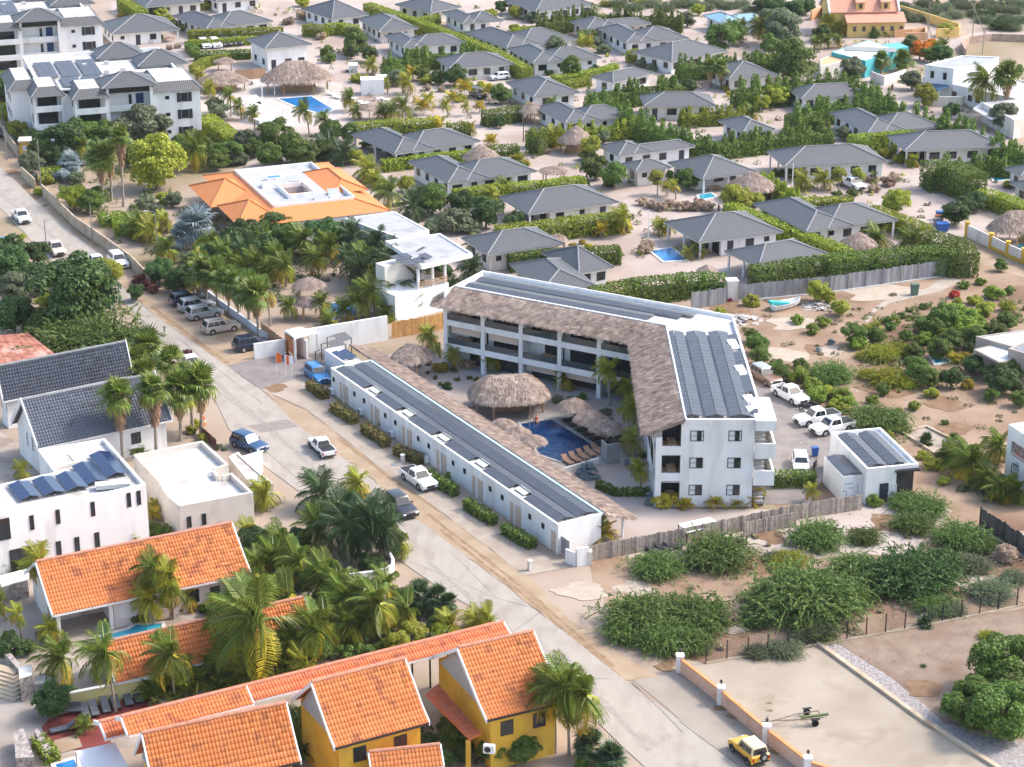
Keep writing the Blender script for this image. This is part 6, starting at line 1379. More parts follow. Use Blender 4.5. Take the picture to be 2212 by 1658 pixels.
H('dark hedge behind the hotel beside the small white hut', 5, (1640,215, 1900,160, 2211,130), 2.6, 2.0, G_HEDGE)
H('dark hedge end left of the small white hut', 6, (-20,130, 130,120, 270,130), 2.4, 2.2, G_HEDGE)
H('dark clipped hedge between the hotel and the annex', 6, (590,1405, 860,1402), 1.3, 1.1, G_HEDGE, dens=40)
h1 = lambda *a: [Q(900,950,.27137,a[i],a[i+1],1.1) for i in range(0,len(a),2)]
h2 = lambda *a: [Q(1400,1150,.27137,a[i],a[i+1],1.1) for i in range(0,len(a),2)]
H('rusty clipped hedge at the far end of the hotel front, beside the bright blue car', 0, None, 1.1, 1.0, G_HRUST, raw=h1(20,610, 190,720), dens=45)
H('rusty clipped hedge, second from the far end along the hotel front', 0, None, 1.1, 1.0, G_HRUST, raw=h1(280,845, 505,985), dens=45)
H('rusty clipped hedge, third along the hotel front, under a ball topiary', 0, None, 1.1, 1.0, G_HRUST, raw=h1(615,1070, 855,1235), dens=45)
H('clipped green hedge in two lumps beside the white pickup on the verge', 0, None, 1.1, 1.1, G_HRUST, raw=h1(965,1310, 1225,1415), dens=45)
H('clipped green hedge right in front of the white pickup on the verge', 0, None, 1.1, 1.0, G_HEDGE, raw=h1(1310,1575, 1600,1760), dens=45)
H('second clipped green hedge from the near end of the hotel front', 0, None, 1.1, 1.0, G_HEDGE, raw=h2(-120,1150, 165,1330), dens=45)
H('neat dark green hedge at the near corner of the hotel front', 0, None, 1.1, 1.0, G_HEDGE, raw=h2(285,1420, 590,1585), dens=45)
H('bright planter hedge on the stone edge of the red terrace', 7, (245,1450, 290,1500, 335,1570), .8, 1.0, G_BRIGHT, dens=45)
H('low dark hedge strip at the foot of the court stairs', 0, None, .8, .7, G_HEDGE, raw=[Q(1400,1150,.27137,1300,960,.8), Q(1400,1150,.27137,1480,1040,.8), Q(1400,1150,.27137,1850,1040,.8)], dens=45)
# trees and shrubs: tile, then x, y, radius ---------------------------------------------------------
p = plants
p('ty',1, 1000,1050,185); p('tg',1, 935,810,170); p('t',1, 930,770,120)
p('td',1, 430,910,150, 290,960,110, 100,610,110, 160,690,95, 230,800,90, 60,1630,120, 240,1640,90, 1565,1540,140, 1790,1480,115, 1905,1450,95, 2110,1530,130, 1690,1620,110)
p('t',1, 540,870,120, 700,880,110, 590,1310,80, 1790,870,125, 1750,1000,90, 1900,960,110, 1480,990,90, 2150,850,80, 1400,1040,70, 1990,1010,90, 620,800,90)
p('ty',1, 480,1270,95, 60,730,80, 120,850,75, 30,650,70, 1320,1600,70, 140,1540,30)
p('tg',1, 1600,905,80, 1420,720,70, 1390,680,60, 200,1050,80, 1120,1290,60)
p('bg',1, 940,1310,65, 1010,1380,60, 1540,1030,70, 860,1400,60, 500,1160,60); p('bs',1, 400,1150,60, 450,1060,70, 520,1040,60)
p('by',1, 260,1240,40, 1060,1290,60, 300,1170,50, 60,1560,30, 800,90,35, 1040,90,50, 1080,130,50, 1120,160,50, 1200,180,40, 1340,40,45, 1640,30,45, 1960,20,45); p('bm',1, 918,245,26); p('b',1, 975,235,45, 1020,245,35, 2120,340,50, 2130,380,50)
p('bp',1, 1870,140,40, 1960,100,45, 2010,110,45, 2080,240,35, 1100,310,25, 1150,300,25); p('byy',1, 1740,215,28, 790,95,30)
p('td',2, 175,345,62, 735,490,75, 1035,45,50, 935,1375,110, 780,1310,90, 1030,790,44, 1120,1430,70); p('t',2, 90,270,85, 60,330,55, 1030,610,70, 590,1290,110, 1645,1085,85, 1770,1135,90, 1490,440,72, 640,500,55, 700,1180,70, 60,860,70, 520,480,50)
p('tg',2, 360,500,62, 1385,295,70, 1700,880,50); p('ty',2, 1130,80,45, 970,1275,70, 420,1190,60, 90,1010,55)
p('bg',2, 720,1450,110, 600,1465,80, 850,1470,70, 1240,120,50, 1650,270,50, 1700,320,50, 1940,420,40, 2010,440,40); p('bd',2, 1345,470,32, 1630,440,36, 1580,1200,40, 1740,1190,40); p('by',2, 970,95,48, 1310,195,40, 1380,200,40, 1130,190,40, 1180,190,35, 770,640,40, 1850,250,30, 830,560,35, 900,560,40, 560,520,50, 100,510,45, 160,520,45)
p('bp',2, 1950,1310,40, 2010,1330,40, 2070,1340,45, 2130,1320,40, 2190,1340,45, 1330,980,30, 560,570,30, 650,580,30, 1990,1590,45, 1960,1620,45, 900,680,30); p('l',2, 1610,945,55, 2050,1160,50, 940,1250,55); p('byy',2, 1500,1590,26, 1600,1600,30, 1560,1570,24, 1090,1070,30, 1190,1060,30, 710,850,40)
p('b',2, 1150,1070,35, 1410,720,40, 910,1000,30, 1600,1010,60, 2160,1150,60, 320,1060,50, 160,940,40, 40,1000,60)
p('t',3, 250,240,105, 330,215,80, 720,390,150, 620,330,80, 30,1160,75, 560,290,70, 860,800,55, 1740,1230,40); p('tg',3, 650,180,130, 1100,445,82, 2090,755,100, 1040,860,55, 560,130,90, 30,120,60); p('td',3, 900,215,60, 1680,345,70, 1770,1380,90, 1900,1300,75, 600,40,80, 520,30,60, 800,40,60, 730,60,70, 1830,1330,70, 40,560,60, 1740,720,60); p('ty',3, 600,610,85, 520,660,60, 1570,615,85, 350,1280,100, 470,1290,60, 1390,1300,95, 1700,190,50, 100,60,45); p('tf',3, 1540,320,75, 1600,300,50); p('t',3, 1480,285,55, 1610,350,60)
p('tg',3, 1490,515,72); p('l',3, 1015,1145,46, 1145,1122,42); p('bm',3, 1380,210,38, 1350,200,26); p('b',3, 1250,225,40, 1300,215,35, 590,1255,52, 1440,1010,45, 1100,1250,40, 620,1120,40, 690,1130,40, 1000,1260,35, 2150,460,60, 2140,600,50); p('by',3, 1280,1000,50, 1340,990,45, 1400,1030,45, 760,1220,35, 1480,1060,40, 1080,830,40, 1140,860,40, 2110,1200,35); p('bp',3, 1330,1180,52, 1240,1225,40, 1370,1150,40, 100,1330,55, 160,1340,45, 40,1340,45, 1220,1160,35); p('byy',3, 290,570,36, 305,610,25, 560,1250,18)
for sx, sy in ((1420,30),(1500,60),(1560,20),(1620,70),(1700,40),(1760,90),(1830,30),(1900,80),(1960,120),(2030,50),(2090,110),(2150,60),(2200,120),(1480,110),(1590,110),(1680,120),(2060,160),(2130,170),(1400,80),(2210,20),(1980,20),(2110,15),(1780,10),(60,20),(140,40),(220,15),(300,30),(380,20),(440,60)):
    p('ag' if (sx*7+sy) % 5 < 3 else 'ay', 3, sx, sy, 62+((sx+sy) % 5)*7)
p('ad',3, 2080,150,90, 1960,90,70, 1430,50,60); p('ag',2, 1800,20,60, 1900,40,60, 2000,20,60, 2100,45,60, 2180,20,60); p('ay',2, 1720,20,50, 1950,15,50)
p('td',4, 480,240,270, 60,40,130, 80,380,150, 1030,100,95, 1150,160,90, 880,240,60, 230,470,90); p('tg',4, 95,190,115, 250,180,80); p('a',4, 600,500,330, 420,520,180, 820,520,150); p('t',4, 300,440,130, 560,140,110); p('br',4, 905,155,45, 955,190,50, 1000,215,42, 640,330,10); p('ty',4, 660,130,120, 350,300,110, 480,120,90)
p('by',4, 1240,1130,42, 1320,1180,40, 1270,1090,40, 1560,1425,40, 1630,1410,36, 1670,1465,34, 1590,1445,30, 870,640,50, 880,720,50); p('b',4, 870,1260,55, 930,1255,45, 560,1180,40, 640,1175,35); p('bg',4, 1420,1240,26, 1455,1250,20)
p('bg',5, 1400,930,36, 1720,1015,32, 1800,1180,34, 1835,1185,28, 500,710,22, 1690,1010,26); p('bd',5, 560,757,16, 680,840,32, 700,855,24, 830,790,20, 730,740,24, 1955,1290,30); p('b',5, 875,800,22, 640,830,18, 1560,920,35); p('byy',5, 650,725,50, 620,720,36, 2080,1590,70, 2150,1580,62, 2200,1600,50); p('bs',5, 1850,1340,22, 1880,1380,22); p('bb',5, 260,1085,34, 705,1420,30)
p('td',5, 330,130,100, 560,60,90, 640,110,80, 760,200,70, 580,200,70); p('bs',5, 2000,1555,30, 1990,1600,28)
p('a',6, 960,745,140, 1280,1040,175, 1560,1600,150, 1440,1580,110); p('a',6, 1180,1010,80)
p('t',6, 480,570,78, 500,650,65, 630,735,72, 760,720,60, 450,520,50, 1110,505,80, 1700,400,105, 1740,540,75, 1660,600,80, 2100,420,70, 1530,745,85, 2190,920,65, 1450,520,50, 2060,60,45); p('bb',6, 745,415,46, 840,480,46, 900,430,50, 870,905,75, 750,785,70, 830,830,60, 1030,905,70, 1070,960,60, 1240,935,45, 1500,975,42, 1840,480,105, 2010,245,65, 1900,430,70, 1370,420,40, 1930,170,36, 1240,1590,55); p('ty',6, 880,230,78, 1020,335,62, 950,270,50)
p('by',6, 450,290,60, 220,280,45, 240,360,40, 1190,480,48, 1960,350,65, 2100,330,55, 1440,640,45, 1150,560,50, 1040,990,50, 980,960,50, 1620,1350,60, 1560,1290,45, 1690,1460,45, 1610,890,50, 1290,1150,40, 1340,1170,40, 930,880,60, 1890,290,50, 1780,300,45, 1400,1010,30, 1950,560,40); p('ay',6, 1290,620,110, 1390,590,90, 1330,770,130, 1200,760,70, 1460,820,70, 1180,640,60); p('byy',6, 1770,665,52, 1720,640,40, 1850,835,46, 1830,640,40); p('bs',6, 560,245,36, 880,610,20, 960,560,26); p('td',6, 2060,800,105, 1740,790,75, 1880,700,70, 1860,600,50, 2150,850,60, 1990,760,60, 1400,880,10); p('bm',6, 1765,250,40, 310,285,18); p('b',6, 1350,460,40, 1420,390,30, 1560,330,30, 1470,350,25, 1540,420,30, 1320,420,36, 1820,190,40, 2120,230,40, 1700,1080,26, 1690,1310,60, 1760,1180,40)
p('td',7, 1650,180,105, 1690,290,85, 80,890,95, 180,880,60, 330,1230,120, 430,1190,80, 2000,420,90, 1780,470,90, 1600,400,60); p('b',7, 900,690,60, 1270,610,50, 1050,640,60, 1180,620,50, 1330,630,45, 1230,120,50, 1000,120,60, 1060,130,55, 1400,600,45, 1530,580,60, 60,820,60); p('bg',7, 270,790,40, 1700,430,70); p('ty',7, 1280,420,60, 1360,380,50)
p('ty',8, 470,790,95, 370,860,95); p('t',8, 560,830,60, 1090,1440,150, 1180,1400,100, 1000,1530,110, 1170,1540,110, 740,1450,105, 680,1400,70); p('td',8, 530,1500,85, 260,1610,110, 650,1600,90, 620,720,60, 580,760,50, 790,1580,70, 40,1640,60); p('bg',8, 600,690,30, 540,640,60, 280,210,40); p('b',8, 60,900,80, 170,920,60, 350,410,26, 1560,1640,50)
p('a',8, 1960,640,250, 2100,800,190, 1860,760,150, 2050,330,170); p('a',9, 220,240,225, 100,640,215, 60,830,140, 870,140,165, 1180,150,110, 800,500,340, 620,560,200, 1040,520,190, 1120,340,150, 1500,60,140, 1810,140,165, 1950,200,110, 860,740,150, 1640,590,130); p('ad',9, 1480,370,290, 1620,330,180, 1350,430,180, 480,690,110); p('ag',9, 2010,500,140, 1880,330,120, 660,880,110, 480,900,90, 1750,620,90, 2150,420,90, 600,290,80, 1560,1000,20); p('ay',9, 700,300,110, 650,340,80, 1980,800,60)
p('t',9, 2120,980,220, 2010,1080,150, 1900,1190,140, 2090,1290,210, 1770,1275,105, 1880,1330,120, 2200,1150,170)
p('bp',9, 250,880,30, 300,700,60, 2090,280,80)
# palms: tile, then crown x, y, frond reach, trunk length in px --------------------------------------
q_ = palms
q_('fan','g',1, 650,1040,95,270, 770,900,75,420, 700,990,70,300); q_('silver','g',1, 470,1080,95,60, 1280,1480,150,110, 1180,1540,90,70)
q_('coco','g',1, 1275,980,130,110, 2000,720,75,160, 2115,780,62,90, 1645,740,58,105, 1560,690,52,80, 1490,620,58,125, 560,950,70,120, 910,1480,110,60); q_('coco','y',1, 1370,570,55,60, 1300,480,60,60, 1000,1500,110,70, 1080,1440,80,60)
q_('areca','yy',1, 1400,870,45,30, 1640,40,30,20); q_('date','d',1, 2140,980,135,40)
q_('coco','y',2, 200,420,58,60, 430,535,62,70, 300,540,42,60, 200,1120,110,50, 240,1170,80,40, 1370,905,90,40, 1840,1410,85,110, 820,690,40,60, 690,680,42,80, 2170,1200,45,90, 2080,1470,60,50, 2130,1470,50,60); q_('coco','g',2, 420,690,72,110, 340,720,65,60, 490,370,58,60, 330,1250,110,90, 1080,1210,75,60, 880,1600,80,60, 1385,690,62,50, 60,640,60,80, 110,720,50,50, 280,720,55,50); q_('date','d',2, 470,1340,140,80, 90,1540,130,110, 250,1570,110,110, 30,1000,110,60)
q_('areca','yy',2, 800,570,60,70, 960,590,50,50, 720,640,45,50, 570,650,50,50, 530,690,58,50, 1690,1490,52,50, 1545,545,30,15, 1240,725,58,40, 970,920,50,30, 820,840,52,30, 620,830,70,30, 470,480,50,30, 900,690,36,40); q_('areca','y',2, 1590,290,60,40, 1150,1030,50,30, 840,850,40,25, 2110,1210,40,60)
q_('fan','r',3, 185,440,52,125, 252,440,52,130); q_('fan','g',3, 1290,395,58,80, 1440,400,70,60, 2110,500,90,240, 1390,370,50,60); q_('coco','g',3, 520,175,82,100, 320,180,55,70, 400,170,52,70, 1970,530,110,185, 1280,1545,105,90, 1500,1560,105,80, 1700,300,60,50, 460,735,62,50, 1250,1145,36,30, 120,1620,60,50, 880,270,45,50, 950,265,45,50, 1010,260,45,50); q_('coco','y',3, 960,165,70,60, 1070,120,62,80, 930,200,50,50, 1020,180,50,50, 800,1165,72,70, 925,1165,72,60, 560,410,60,50, 1500,1040,50,40, 1760,1190,30,30, 2240,1520,70,50, 40,1640,50,40, 520,935,42,40, 1640,310,50,40)
q_('fan','g',4, 960,610,120,200, 1095,690,100,190, 930,790,110,250, 765,915,115,440, 985,880,110,430, 1150,880,125,320, 1290,840,130,330, 1230,800,110,330, 900,680,90,200)
q_('fan','g',4, 1255,125,85,130, 1330,110,90,190, 1395,120,90,200, 1475,170,95,200, 1540,195,95,215, 1600,215,100,240, 1665,260,105,250)
q_('coco','g',4, 1745,230,90,220, 1850,75,95,120, 1680,50,100,120, 1520,40,90,100, 1750,90,80,100, 1890,330,70,80, 2110,300,80,110, 2150,420,70,40, 1590,90,90,100, 1440,70,80,100); q_('coco','d',4, 2110,1550,160,90, 1250,60,90,90, 1620,-10,110,110); q_('coco','y',4, 1230,160,70,60, 1730,1545,120,80, 1320,30,80,80, 160,1390,75,60)
q_('areca','yy',4, 1010,1620,50,50); q_('areca','g',4, 840,1260,60,30, 920,1240,60,30)
q_('date','d',5, 430,90,190,170, 480,180,150,130, 130,90,130,120, 860,95,115,80, 690,200,90,60, 60,20,110,120, 330,30,140,120); q_('coco','g',5, 215,240,115,150, 130,290,90,110, 40,350,80,60, 300,370,70,50, 250,180,90,110); q_('coco','y',5, 590,520,78,90, 640,600,42,60, 1460,800,75,70, 120,1480,110,70)
q_('coco','y',5, 755,640,66,110, 1000,655,76,100, 1740,740,90,230, 1870,850,75,130, 1895,990,88,140, 1905,1200,82,100, 1940,1380,78,140); p('bg',5, 1480,930,30, 1420,980,20, 1660,1040,24, 1750,1060,22, 1930,1330,26); p('b',5, 560,700,20, 610,790,18, 750,800,20, 1540,960,26); q_('areca','yy',5, 1455,1590,60,15); q_('silver','g',5, 1610,1410,75,20, 1570,1400,50,15); q_('coco','g',5, 1480,740,40,60)
q_('coco','y',6, 850,1520,58,75, 1270,450,50,30); q_('areca','yy',6, 210,1600,66,30, 30,1610,52,25, 360,1600,50,25, 450,1590,48,25, 490,1530,48,60); q_('coco','g',6, 1880,1350,165,90, 2060,1240,120,80, 2080,1510,125,70, 1760,1290,100,60, 1990,1440,110,70, 2180,1520,100,70); q_('fan','d',6, 1580,1210,55,10)
q_('coco','y',7, 285,330,125,340, 20,590,85,130, 125,670,75,180, 340,770,95,90, 985,580,120,160, 1090,430,120,280, 540,205,70,55, 330,215,72,60); q_('coco','g',7, 990,360,115,350, 1115,500,110,210, 1700,360,125,110, 1720,720,300,370, 720,920,165,400, 1110,930,165,290, 395,970,160,180, 2040,780,175,200, 1620,520,130,120, 2120,720,140,190, 1830,200,130,110)
q_('areca','yy',7, 740,175,58,40, 860,185,50,30, 1250,70,60,40, 1390,50,60,40, 1000,20,50,40); q_('areca','g',7, 1060,1140,120,40, 1280,1090,150,40, 1190,1130,120,30, 1550,1090,140,40, 1480,1110,110,30, 1700,1040,130,40, 1840,1010,120,40, 1880,1490,170,30, 1960,1400,120,30, 120,360,70,30, 40,370,60,30, 1980,1560,110,30, 550,1390,70,40)
q_('date','d',8, 60,110,190,230, 190,50,190,270, 300,120,165,200, 10,20,170,240, 250,30,150,240, 120,150,150,180); q_('coco','y',8, 390,210,100,80, 720,740,115,60, 880,710,95,60); q_('coco','g',8, 60,580,165,200, 250,610,165,230, 150,520,120,230, 1480,1130,215,480, 1580,1210,190,400, 1390,1190,150,400, 10,480,140,200); q_('fan','d',8, 500,540,85,130, 620,560,85,120, 700,600,70,100, 1620,1530,110,90, 1750,1620,115,60); q_('areca','g',8, 1000,1080,10,5)
q_('areca','yy',8, 1690,140,100,40) ; q_('silver','g',8, 1760,1640,90,40); q_('fan','d',9, 1580,735,58,8)
# more of the dense planting: resort belt, shore gardens
q_('coco','g',1, 1400,1580,95,90, 1700,1560,100,110, 1990,1560,110,110, 2150,1600,100,110, 1090,1620,90,80); q_('coco','g',4, 1330,60,90,110, 1800,10,100,120, 1480,-20,100,120, 2060,20,95,110); q_('coco','g',5, 330,230,110,120, 480,260,90,100, 380,100,120,140, 560,150,100,110, 160,40,120,130)
p('td',4, 1380,0,100, 1560,20,90, 1700,-40,100); p('td',5, 500,60,100, 250,60,90); p('t',1, 1350,1630,90, 1480,1600,90, 1860,1560,100)
q_('coco','g',7, 1880,560,150,170, 1600,800,140,170, 1900,860,140,150, 1480,420,110,120, 2150,420,160,180, 1780,300,130,110, 1350,480,90,110, 1930,330,140,150, 2080,120,150,150); q_('coco','y',7, 1560,430,110,110, 1760,560,130,130, 1990,980,130,90, 1450,980,110,110, 1240,560,80,90, 1640,150,100,80); q_('areca','g',7, 1350,1000,130,40, 1640,980,130,40, 990,1180,90,40); q_('areca','yy',7, 1420,620,70,40, 1560,650,60,40, 1480,330,60,40)
p('td',7, 1850,700,100, 2050,640,110, 1700,880,90, 1930,200,100, 2130,560,110); p('t',7, 1500,720,70, 1380,640,55, 1800,980,70, 2080,900,80); p('b',7, 1450,1100,60, 1700,1100,60, 1120,1010,60, 1650,600,60, 1560,350,60)
q_('coco','g',8, 60,740,140,150, 300,480,130,170, 420,640,120,130, 170,700,130,150); p('td',8, 100,800,90, 380,560,80, 260,760,80, 480,640,60, 180,330,80); p('b',8, 300,860,55, 440,720,50, 250,900,60, 120,420,40); p('ty',8, 640,780,60); q_('coco','y',8, 960,680,90,60)
p('t',6, 1250,520,60, 1580,440,70, 1640,470,70, 1900,530,80, 2030,480,70, 1500,620,60, 1600,800,70, 1300,860,50, 1480,700,60, 2130,740,80, 2000,900,50); p('bb',6, 1760,380,80, 1850,400,80, 1560,540,60, 1680,520,60, 1130,570,60, 1390,800,60)
p('t',1, 1330,960,70, 1260,930,80, 850,1000,90, 1170,930,70, 640,1260,60, 2080,960,80, 1640,960,70); p('td',1, 360,1010,80, 200,900,80, 620,960,80)
# ground cover and weeds nobody could count ----------------------------------------------------------
U = undergrowth
U('mixed low planting of the roadside garden', tl(1, 285,1120, 900,1080, 1150,1200, 1250,1350, 1640,1480, 2211,1480, 2211,1658, 880,1658, 480,1380), .34, 1.1, UG, 2)
U('dark low growth under the palms of the resort', tl(4, 940,-20, 2211,-60, 2211,130, 1800,320, 1400,230, 1000,130), .5, 1.2, UGD, 3)
U('leafy bed in front of the apartment blocks', tl(1, 120,780, 700,850, 1300,880, 1180,1080, 300,1050), .5, 1.4, UGD, 4)
U('leafy growth behind the orange courtyard villa', tl(1, 1320,900, 2150,880, 2211,1060, 1500,1090, 1220,1120), .5, 1.2, UG, 5)
U('dense growth below the trees left of the road', tl(4, -20,40, 330,60, 740,300, 860,520, 400,650, -20,490), .5, 1.4, UGD, 6)
U('planting between the orange roofs', tl(7, 1180,640, 1650,330, 2211,60, 2211,560, 1900,560, 1400,640), .5, 1.0, UGD, 7)
U('planting between the middle villa and the gallery', tl(7, 960,1200, 1400,1010, 2211,820, 2211,1010, 1700,1130, 1000,1290), .7, 1.3, UG, 8)
U('planting around the palms by the orange gallery', tl(8, -20,430, 100,520, 500,640, 1000,700, 620,850, -20,1000), .4, .9, UGD, 9)
U('leafy bed below the yellow wings', tl(8, 450,1420, 830,1430, 1290,1480, 1290,1658, 200,1658), .5, 1.0, UGD, 10)
U('garden growth round the curved path', tl(6, 1060,420, 1500,330, 1800,300, 2211,250, 2211,480, 1900,640, 2211,900, 1500,860, 1100,660), .5, .9, UG, 11)
U('planted strip behind the hotel car park', tl(6, 380,450, 600,620, 1100,940, 1480,1120, 1420,1220, 1000,1010, 560,740), .55, 1.0, UG, 12)
U('dry weeds across the scrub plot', tl(9, 20,60, 700,30, 1300,10, 1900,60, 2211,350, 2211,560, 1400,770, 700,890, 150,960, -150,500), .16, .5, UGY, 13)
U('weeds of the plot behind the hotel', tl(6, 420,300, 1300,200, 1750,150, 2000,300, 2211,900, 2100,1150, 1500,1050, 1000,800, 600,560), .14, .4, UGY, 14)
U('low green bed left of the longest orange roof', tl(7, -20,330, 230,400, 130,700, -20,640), .3, .8, UG, 15)
U('far scrub beyond the park', tl(3, 1390,-60, 2300,-60, 2300,60, 1800,95, 1600,70), .25, 1.6, UG, 16, .5)
U('far dry scrub at the top edge', tl(2, 1650,-60, 3000,-60, 2700,25, 2211,60, 1660,20), .25, 1.6, UG, 17, .5)
U('garden beds along the sandy lanes', tl(2, 560,540, 1080,560, 1100,640, 860,780, 440,760, 250,640), .09, .8, UG, 18)
U('beds of the park by the wide bungalows', tl(3, 680,1110, 1330,1130, 1420,1240, 1000,1290, 740,1250), .12, .8, UG, 19)
U('thin growth along the boundary wall verge', tl(1, -20,980, 120,1110, 420,1420, 380,1420, 100,1160, -20,1060), .05, .3, UGY, 20)
U('leafy bed at the right edge by the emblem building', tl(6, 1650,1240, 1950,1180, 2110,1350, 2211,1600, 1800,1600, 1640,1400), .5, 1.0, UGD, 21)
U('scattered low garden plants between the bungalows', dl(500,20, 1500,0, 2000,60, 2200,400, 1900,540, 1350,560, 900,330, 760,180), .06, .9, UG, 22)
U('bright low plants along the park lanes', dl(500,20, 1500,0, 2000,60, 2200,400, 1900,540, 1350,560, 900,330, 760,180), .02, .8, G_YG, 23)
# ---------------------------------------------------------------- walls and fences
M_beige = mat('beige_wall', gs(196,176,150,.75), gs(214,196,172,.75), .5, .9, .1, 5, c3=gs(180,158,130,.75), s3=.6)
M_peach = mat('peach_wall', gs(226,190,170,.8), gs(236,204,186,.8), .5, .9, .05, 5, c3=gs(214,172,150,.8), s3=.5)
M_orc = mat('orange_coping', (.62,.24,.08), (.70,.30,.12), 1, .8)
def hp(h, n, *xy): return [T(n, xy[i], xy[i+1], h) for i in range(0, len(xy), 2)]
def fl0(ps): return [Vector((p.x, p.y, 0)) for p in ps]
walls('long beige boundary wall along the far side of the road', fl0(hp(1.8,1, 270,1195, 480,1400, 700,1550, 840,1650) + hp(1.8,4, 880,30, 965,120)), 1.8, M_beige, .22)
walls('beige boundary wall at the left edge before the yellow kiosk', fl0(hp(1.8,1, -60,740, 0,800, 115,955)), 1.8, M_beige, .22)
walls('short beige wall piece between the kiosk and the flag', fl0(hp(1.6,1, 140,1085, 225,1160)), 1.6, M_beige, .22)
walls('low whitish wall behind the row of parked SUVs and palms', fl0(hp(1.0,4, 1262,160, 1400,265, 1560,380, 1730,505)), 1.0, mat('bluish_white', (.55,.57,.62), (.63,.65,.69), .5, .85), .25)
def board_fence(label, pts, h, m, bw=.18, th=.05, post=None, every=2.2, kerb=None, single=False):
    c = pts[0]; r = thing('fence', (c.x,c.y,0), 0, label, 'fence', None)
    for a, b in zip(pts, pts[1:]):
        L = (b-a).length; d = (b-a).normalized(); n = max(1, int(L/bw)); nn = Vector((-d.y, d.x, 0)); npan = max(1, round(L/every))
        for q in range(npan):
            mb = MB()
            for k in range(int(n*q/npan), int(n*(q+1)/npan)):
                p = a + d*((k+.5)*L/n) - c + nn*random.uniform(-.02,.02); mb.obox((p.x,p.y),(d.x,d.y),(nn.x,nn.y),L/n*.46,th/2,.02,h*random.uniform(.95,1.03))
            o = mb.build('boards', m, r); o['kind'] = 'stuff'
            if post: p = a + d*(q*L/npan) - c; MB().obox((p.x,p.y),(d.x,d.y),(nn.x,nn.y),.05,.09,0,h*1.05).build('post', post, r)
        if kerb: MB().wallseg(a-c-nn*.1, b-c-nn*.1, .3, 0, .16).build('kerb', kerb, r)
    return r
M_reed = mat('grey_reed', (.30,.24,.20), (.42,.36,.31), 3, .95, island=.25)
M_grfence = mat('grey_fence_boards', (.20,.20,.22), (.30,.30,.31), 1.2, .85, island=.15, stretch=(1,1,.3))
M_orfence = mat('honey_wood', (.46,.24,.08), (.56,.31,.12), 2, .8, island=.12)
board_fence('grey-brown reed fence from the corner hut along the scrub plot', fl0(hp(1.75,8, 1600,225, 2211,112) + hp(1.75,6, 640,1630, 830,1595, 1165,1545)), 1.75, M_reed, .13, .06, M_metalpole, 2.4)
board_fence('weathered reed fence in front of the annex, right part', fl0(hp(1.6,9, 400,75, 560,40, 740,5)), 1.6, M_reed, .13, .06, M_metalpole, 2.4)
board_fence('long grey fence below the dark hedge, right of the small white hut', fl0(hp(2.3,6, 365,188, 960,132, 1530,52, 1800,12)), 2.3, M_grfence, .3, .04, M_metalpole, 3.0, M_fascia)
board_fence('grey fence piece left of the small white hut', fl0(hp(2.3,6, 60,240, 285,203)), 2.3, M_grfence, .3, .04, M_metalpole, 3.0)
board_fence('honey-coloured wooden fence beside the hotel end', fl0(hp(2.2,5, 325,428, 500,400, 665,368)), 2.2, M_orfence, .2, .05)
board_fence('reddish wooden slat fence behind the parked navy SUV', fl0(hp(1.9,4, 1690,430, 1760,480, 1855,555)), 1.9, M_wood, .2, .05)
board_fence('reddish wood fence beside the big thatched bar', fl0(hp(2.0,1, 1520,455, 1640,448, 1720,440)), 2.0, M_wood, .2, .05)
board_fence('dark brown fence at the right edge behind the debris heap', fl0(hp(2.2,9, 1935,-20, 2090,75, 2260,190)), 2.2, mat('dark_fence', (.07,.06,.055), (.11,.095,.085), 1.2, .9, island=.2), .3, .05, M_black, 2.6, M_fascia)
board_fence('little dark red slat fence by the fan palm group', fl0(hp(1.2,4, 1290,1090, 1400,1190)), 1.2, mat('dark_red_wood', (.12,.045,.035), (.18,.07,.05), 2, .8), .16, .05)
# wire mesh fence with posts
wf = [T(9,150,990)] + [T(9,x,y) for x, y in ((285,966),(420,946),(548,926),(678,904),(805,881),(935,861),(1062,839),(1187,816),(1312,794),(1437,772),(1560,748),(1680,723),(1802,698),(1922,673),(2042,648),(2163,621),(2290,594))]
c = wf[0]; wr = thing('wire_fence', (c.x,c.y,0), 0, 'black wire mesh fence with posts on a concrete kerb', 'fence')
pm = MB().box(-.05,-.05,0,.05,.05,2.0).mesh('post', M_black); wmsh = MB()
for p in wf: link('post', pm, wr, (p.x-c.x, p.y-c.y, 0))
for a, b in zip(wf, wf[1:]):
    d = b-a
    for k in range(13): z = .2+k*.14; wmsh.tube([a-c+Vector((0,0,z)), b-c+Vector((0,0,z))], .008, 3, False)
    for k in range(1, 16): q = a-c+d*(k/16); wmsh.tube([q+Vector((0,0,.2)), q+Vector((0,0,1.9))], .007, 3, False)
    MB().wallseg(a-c, b-c, .25, 0, .18).build('kerb', M_beige, wr)
o = wmsh.build('wire_mesh', M_black, wr); o['kind'] = 'stuff'
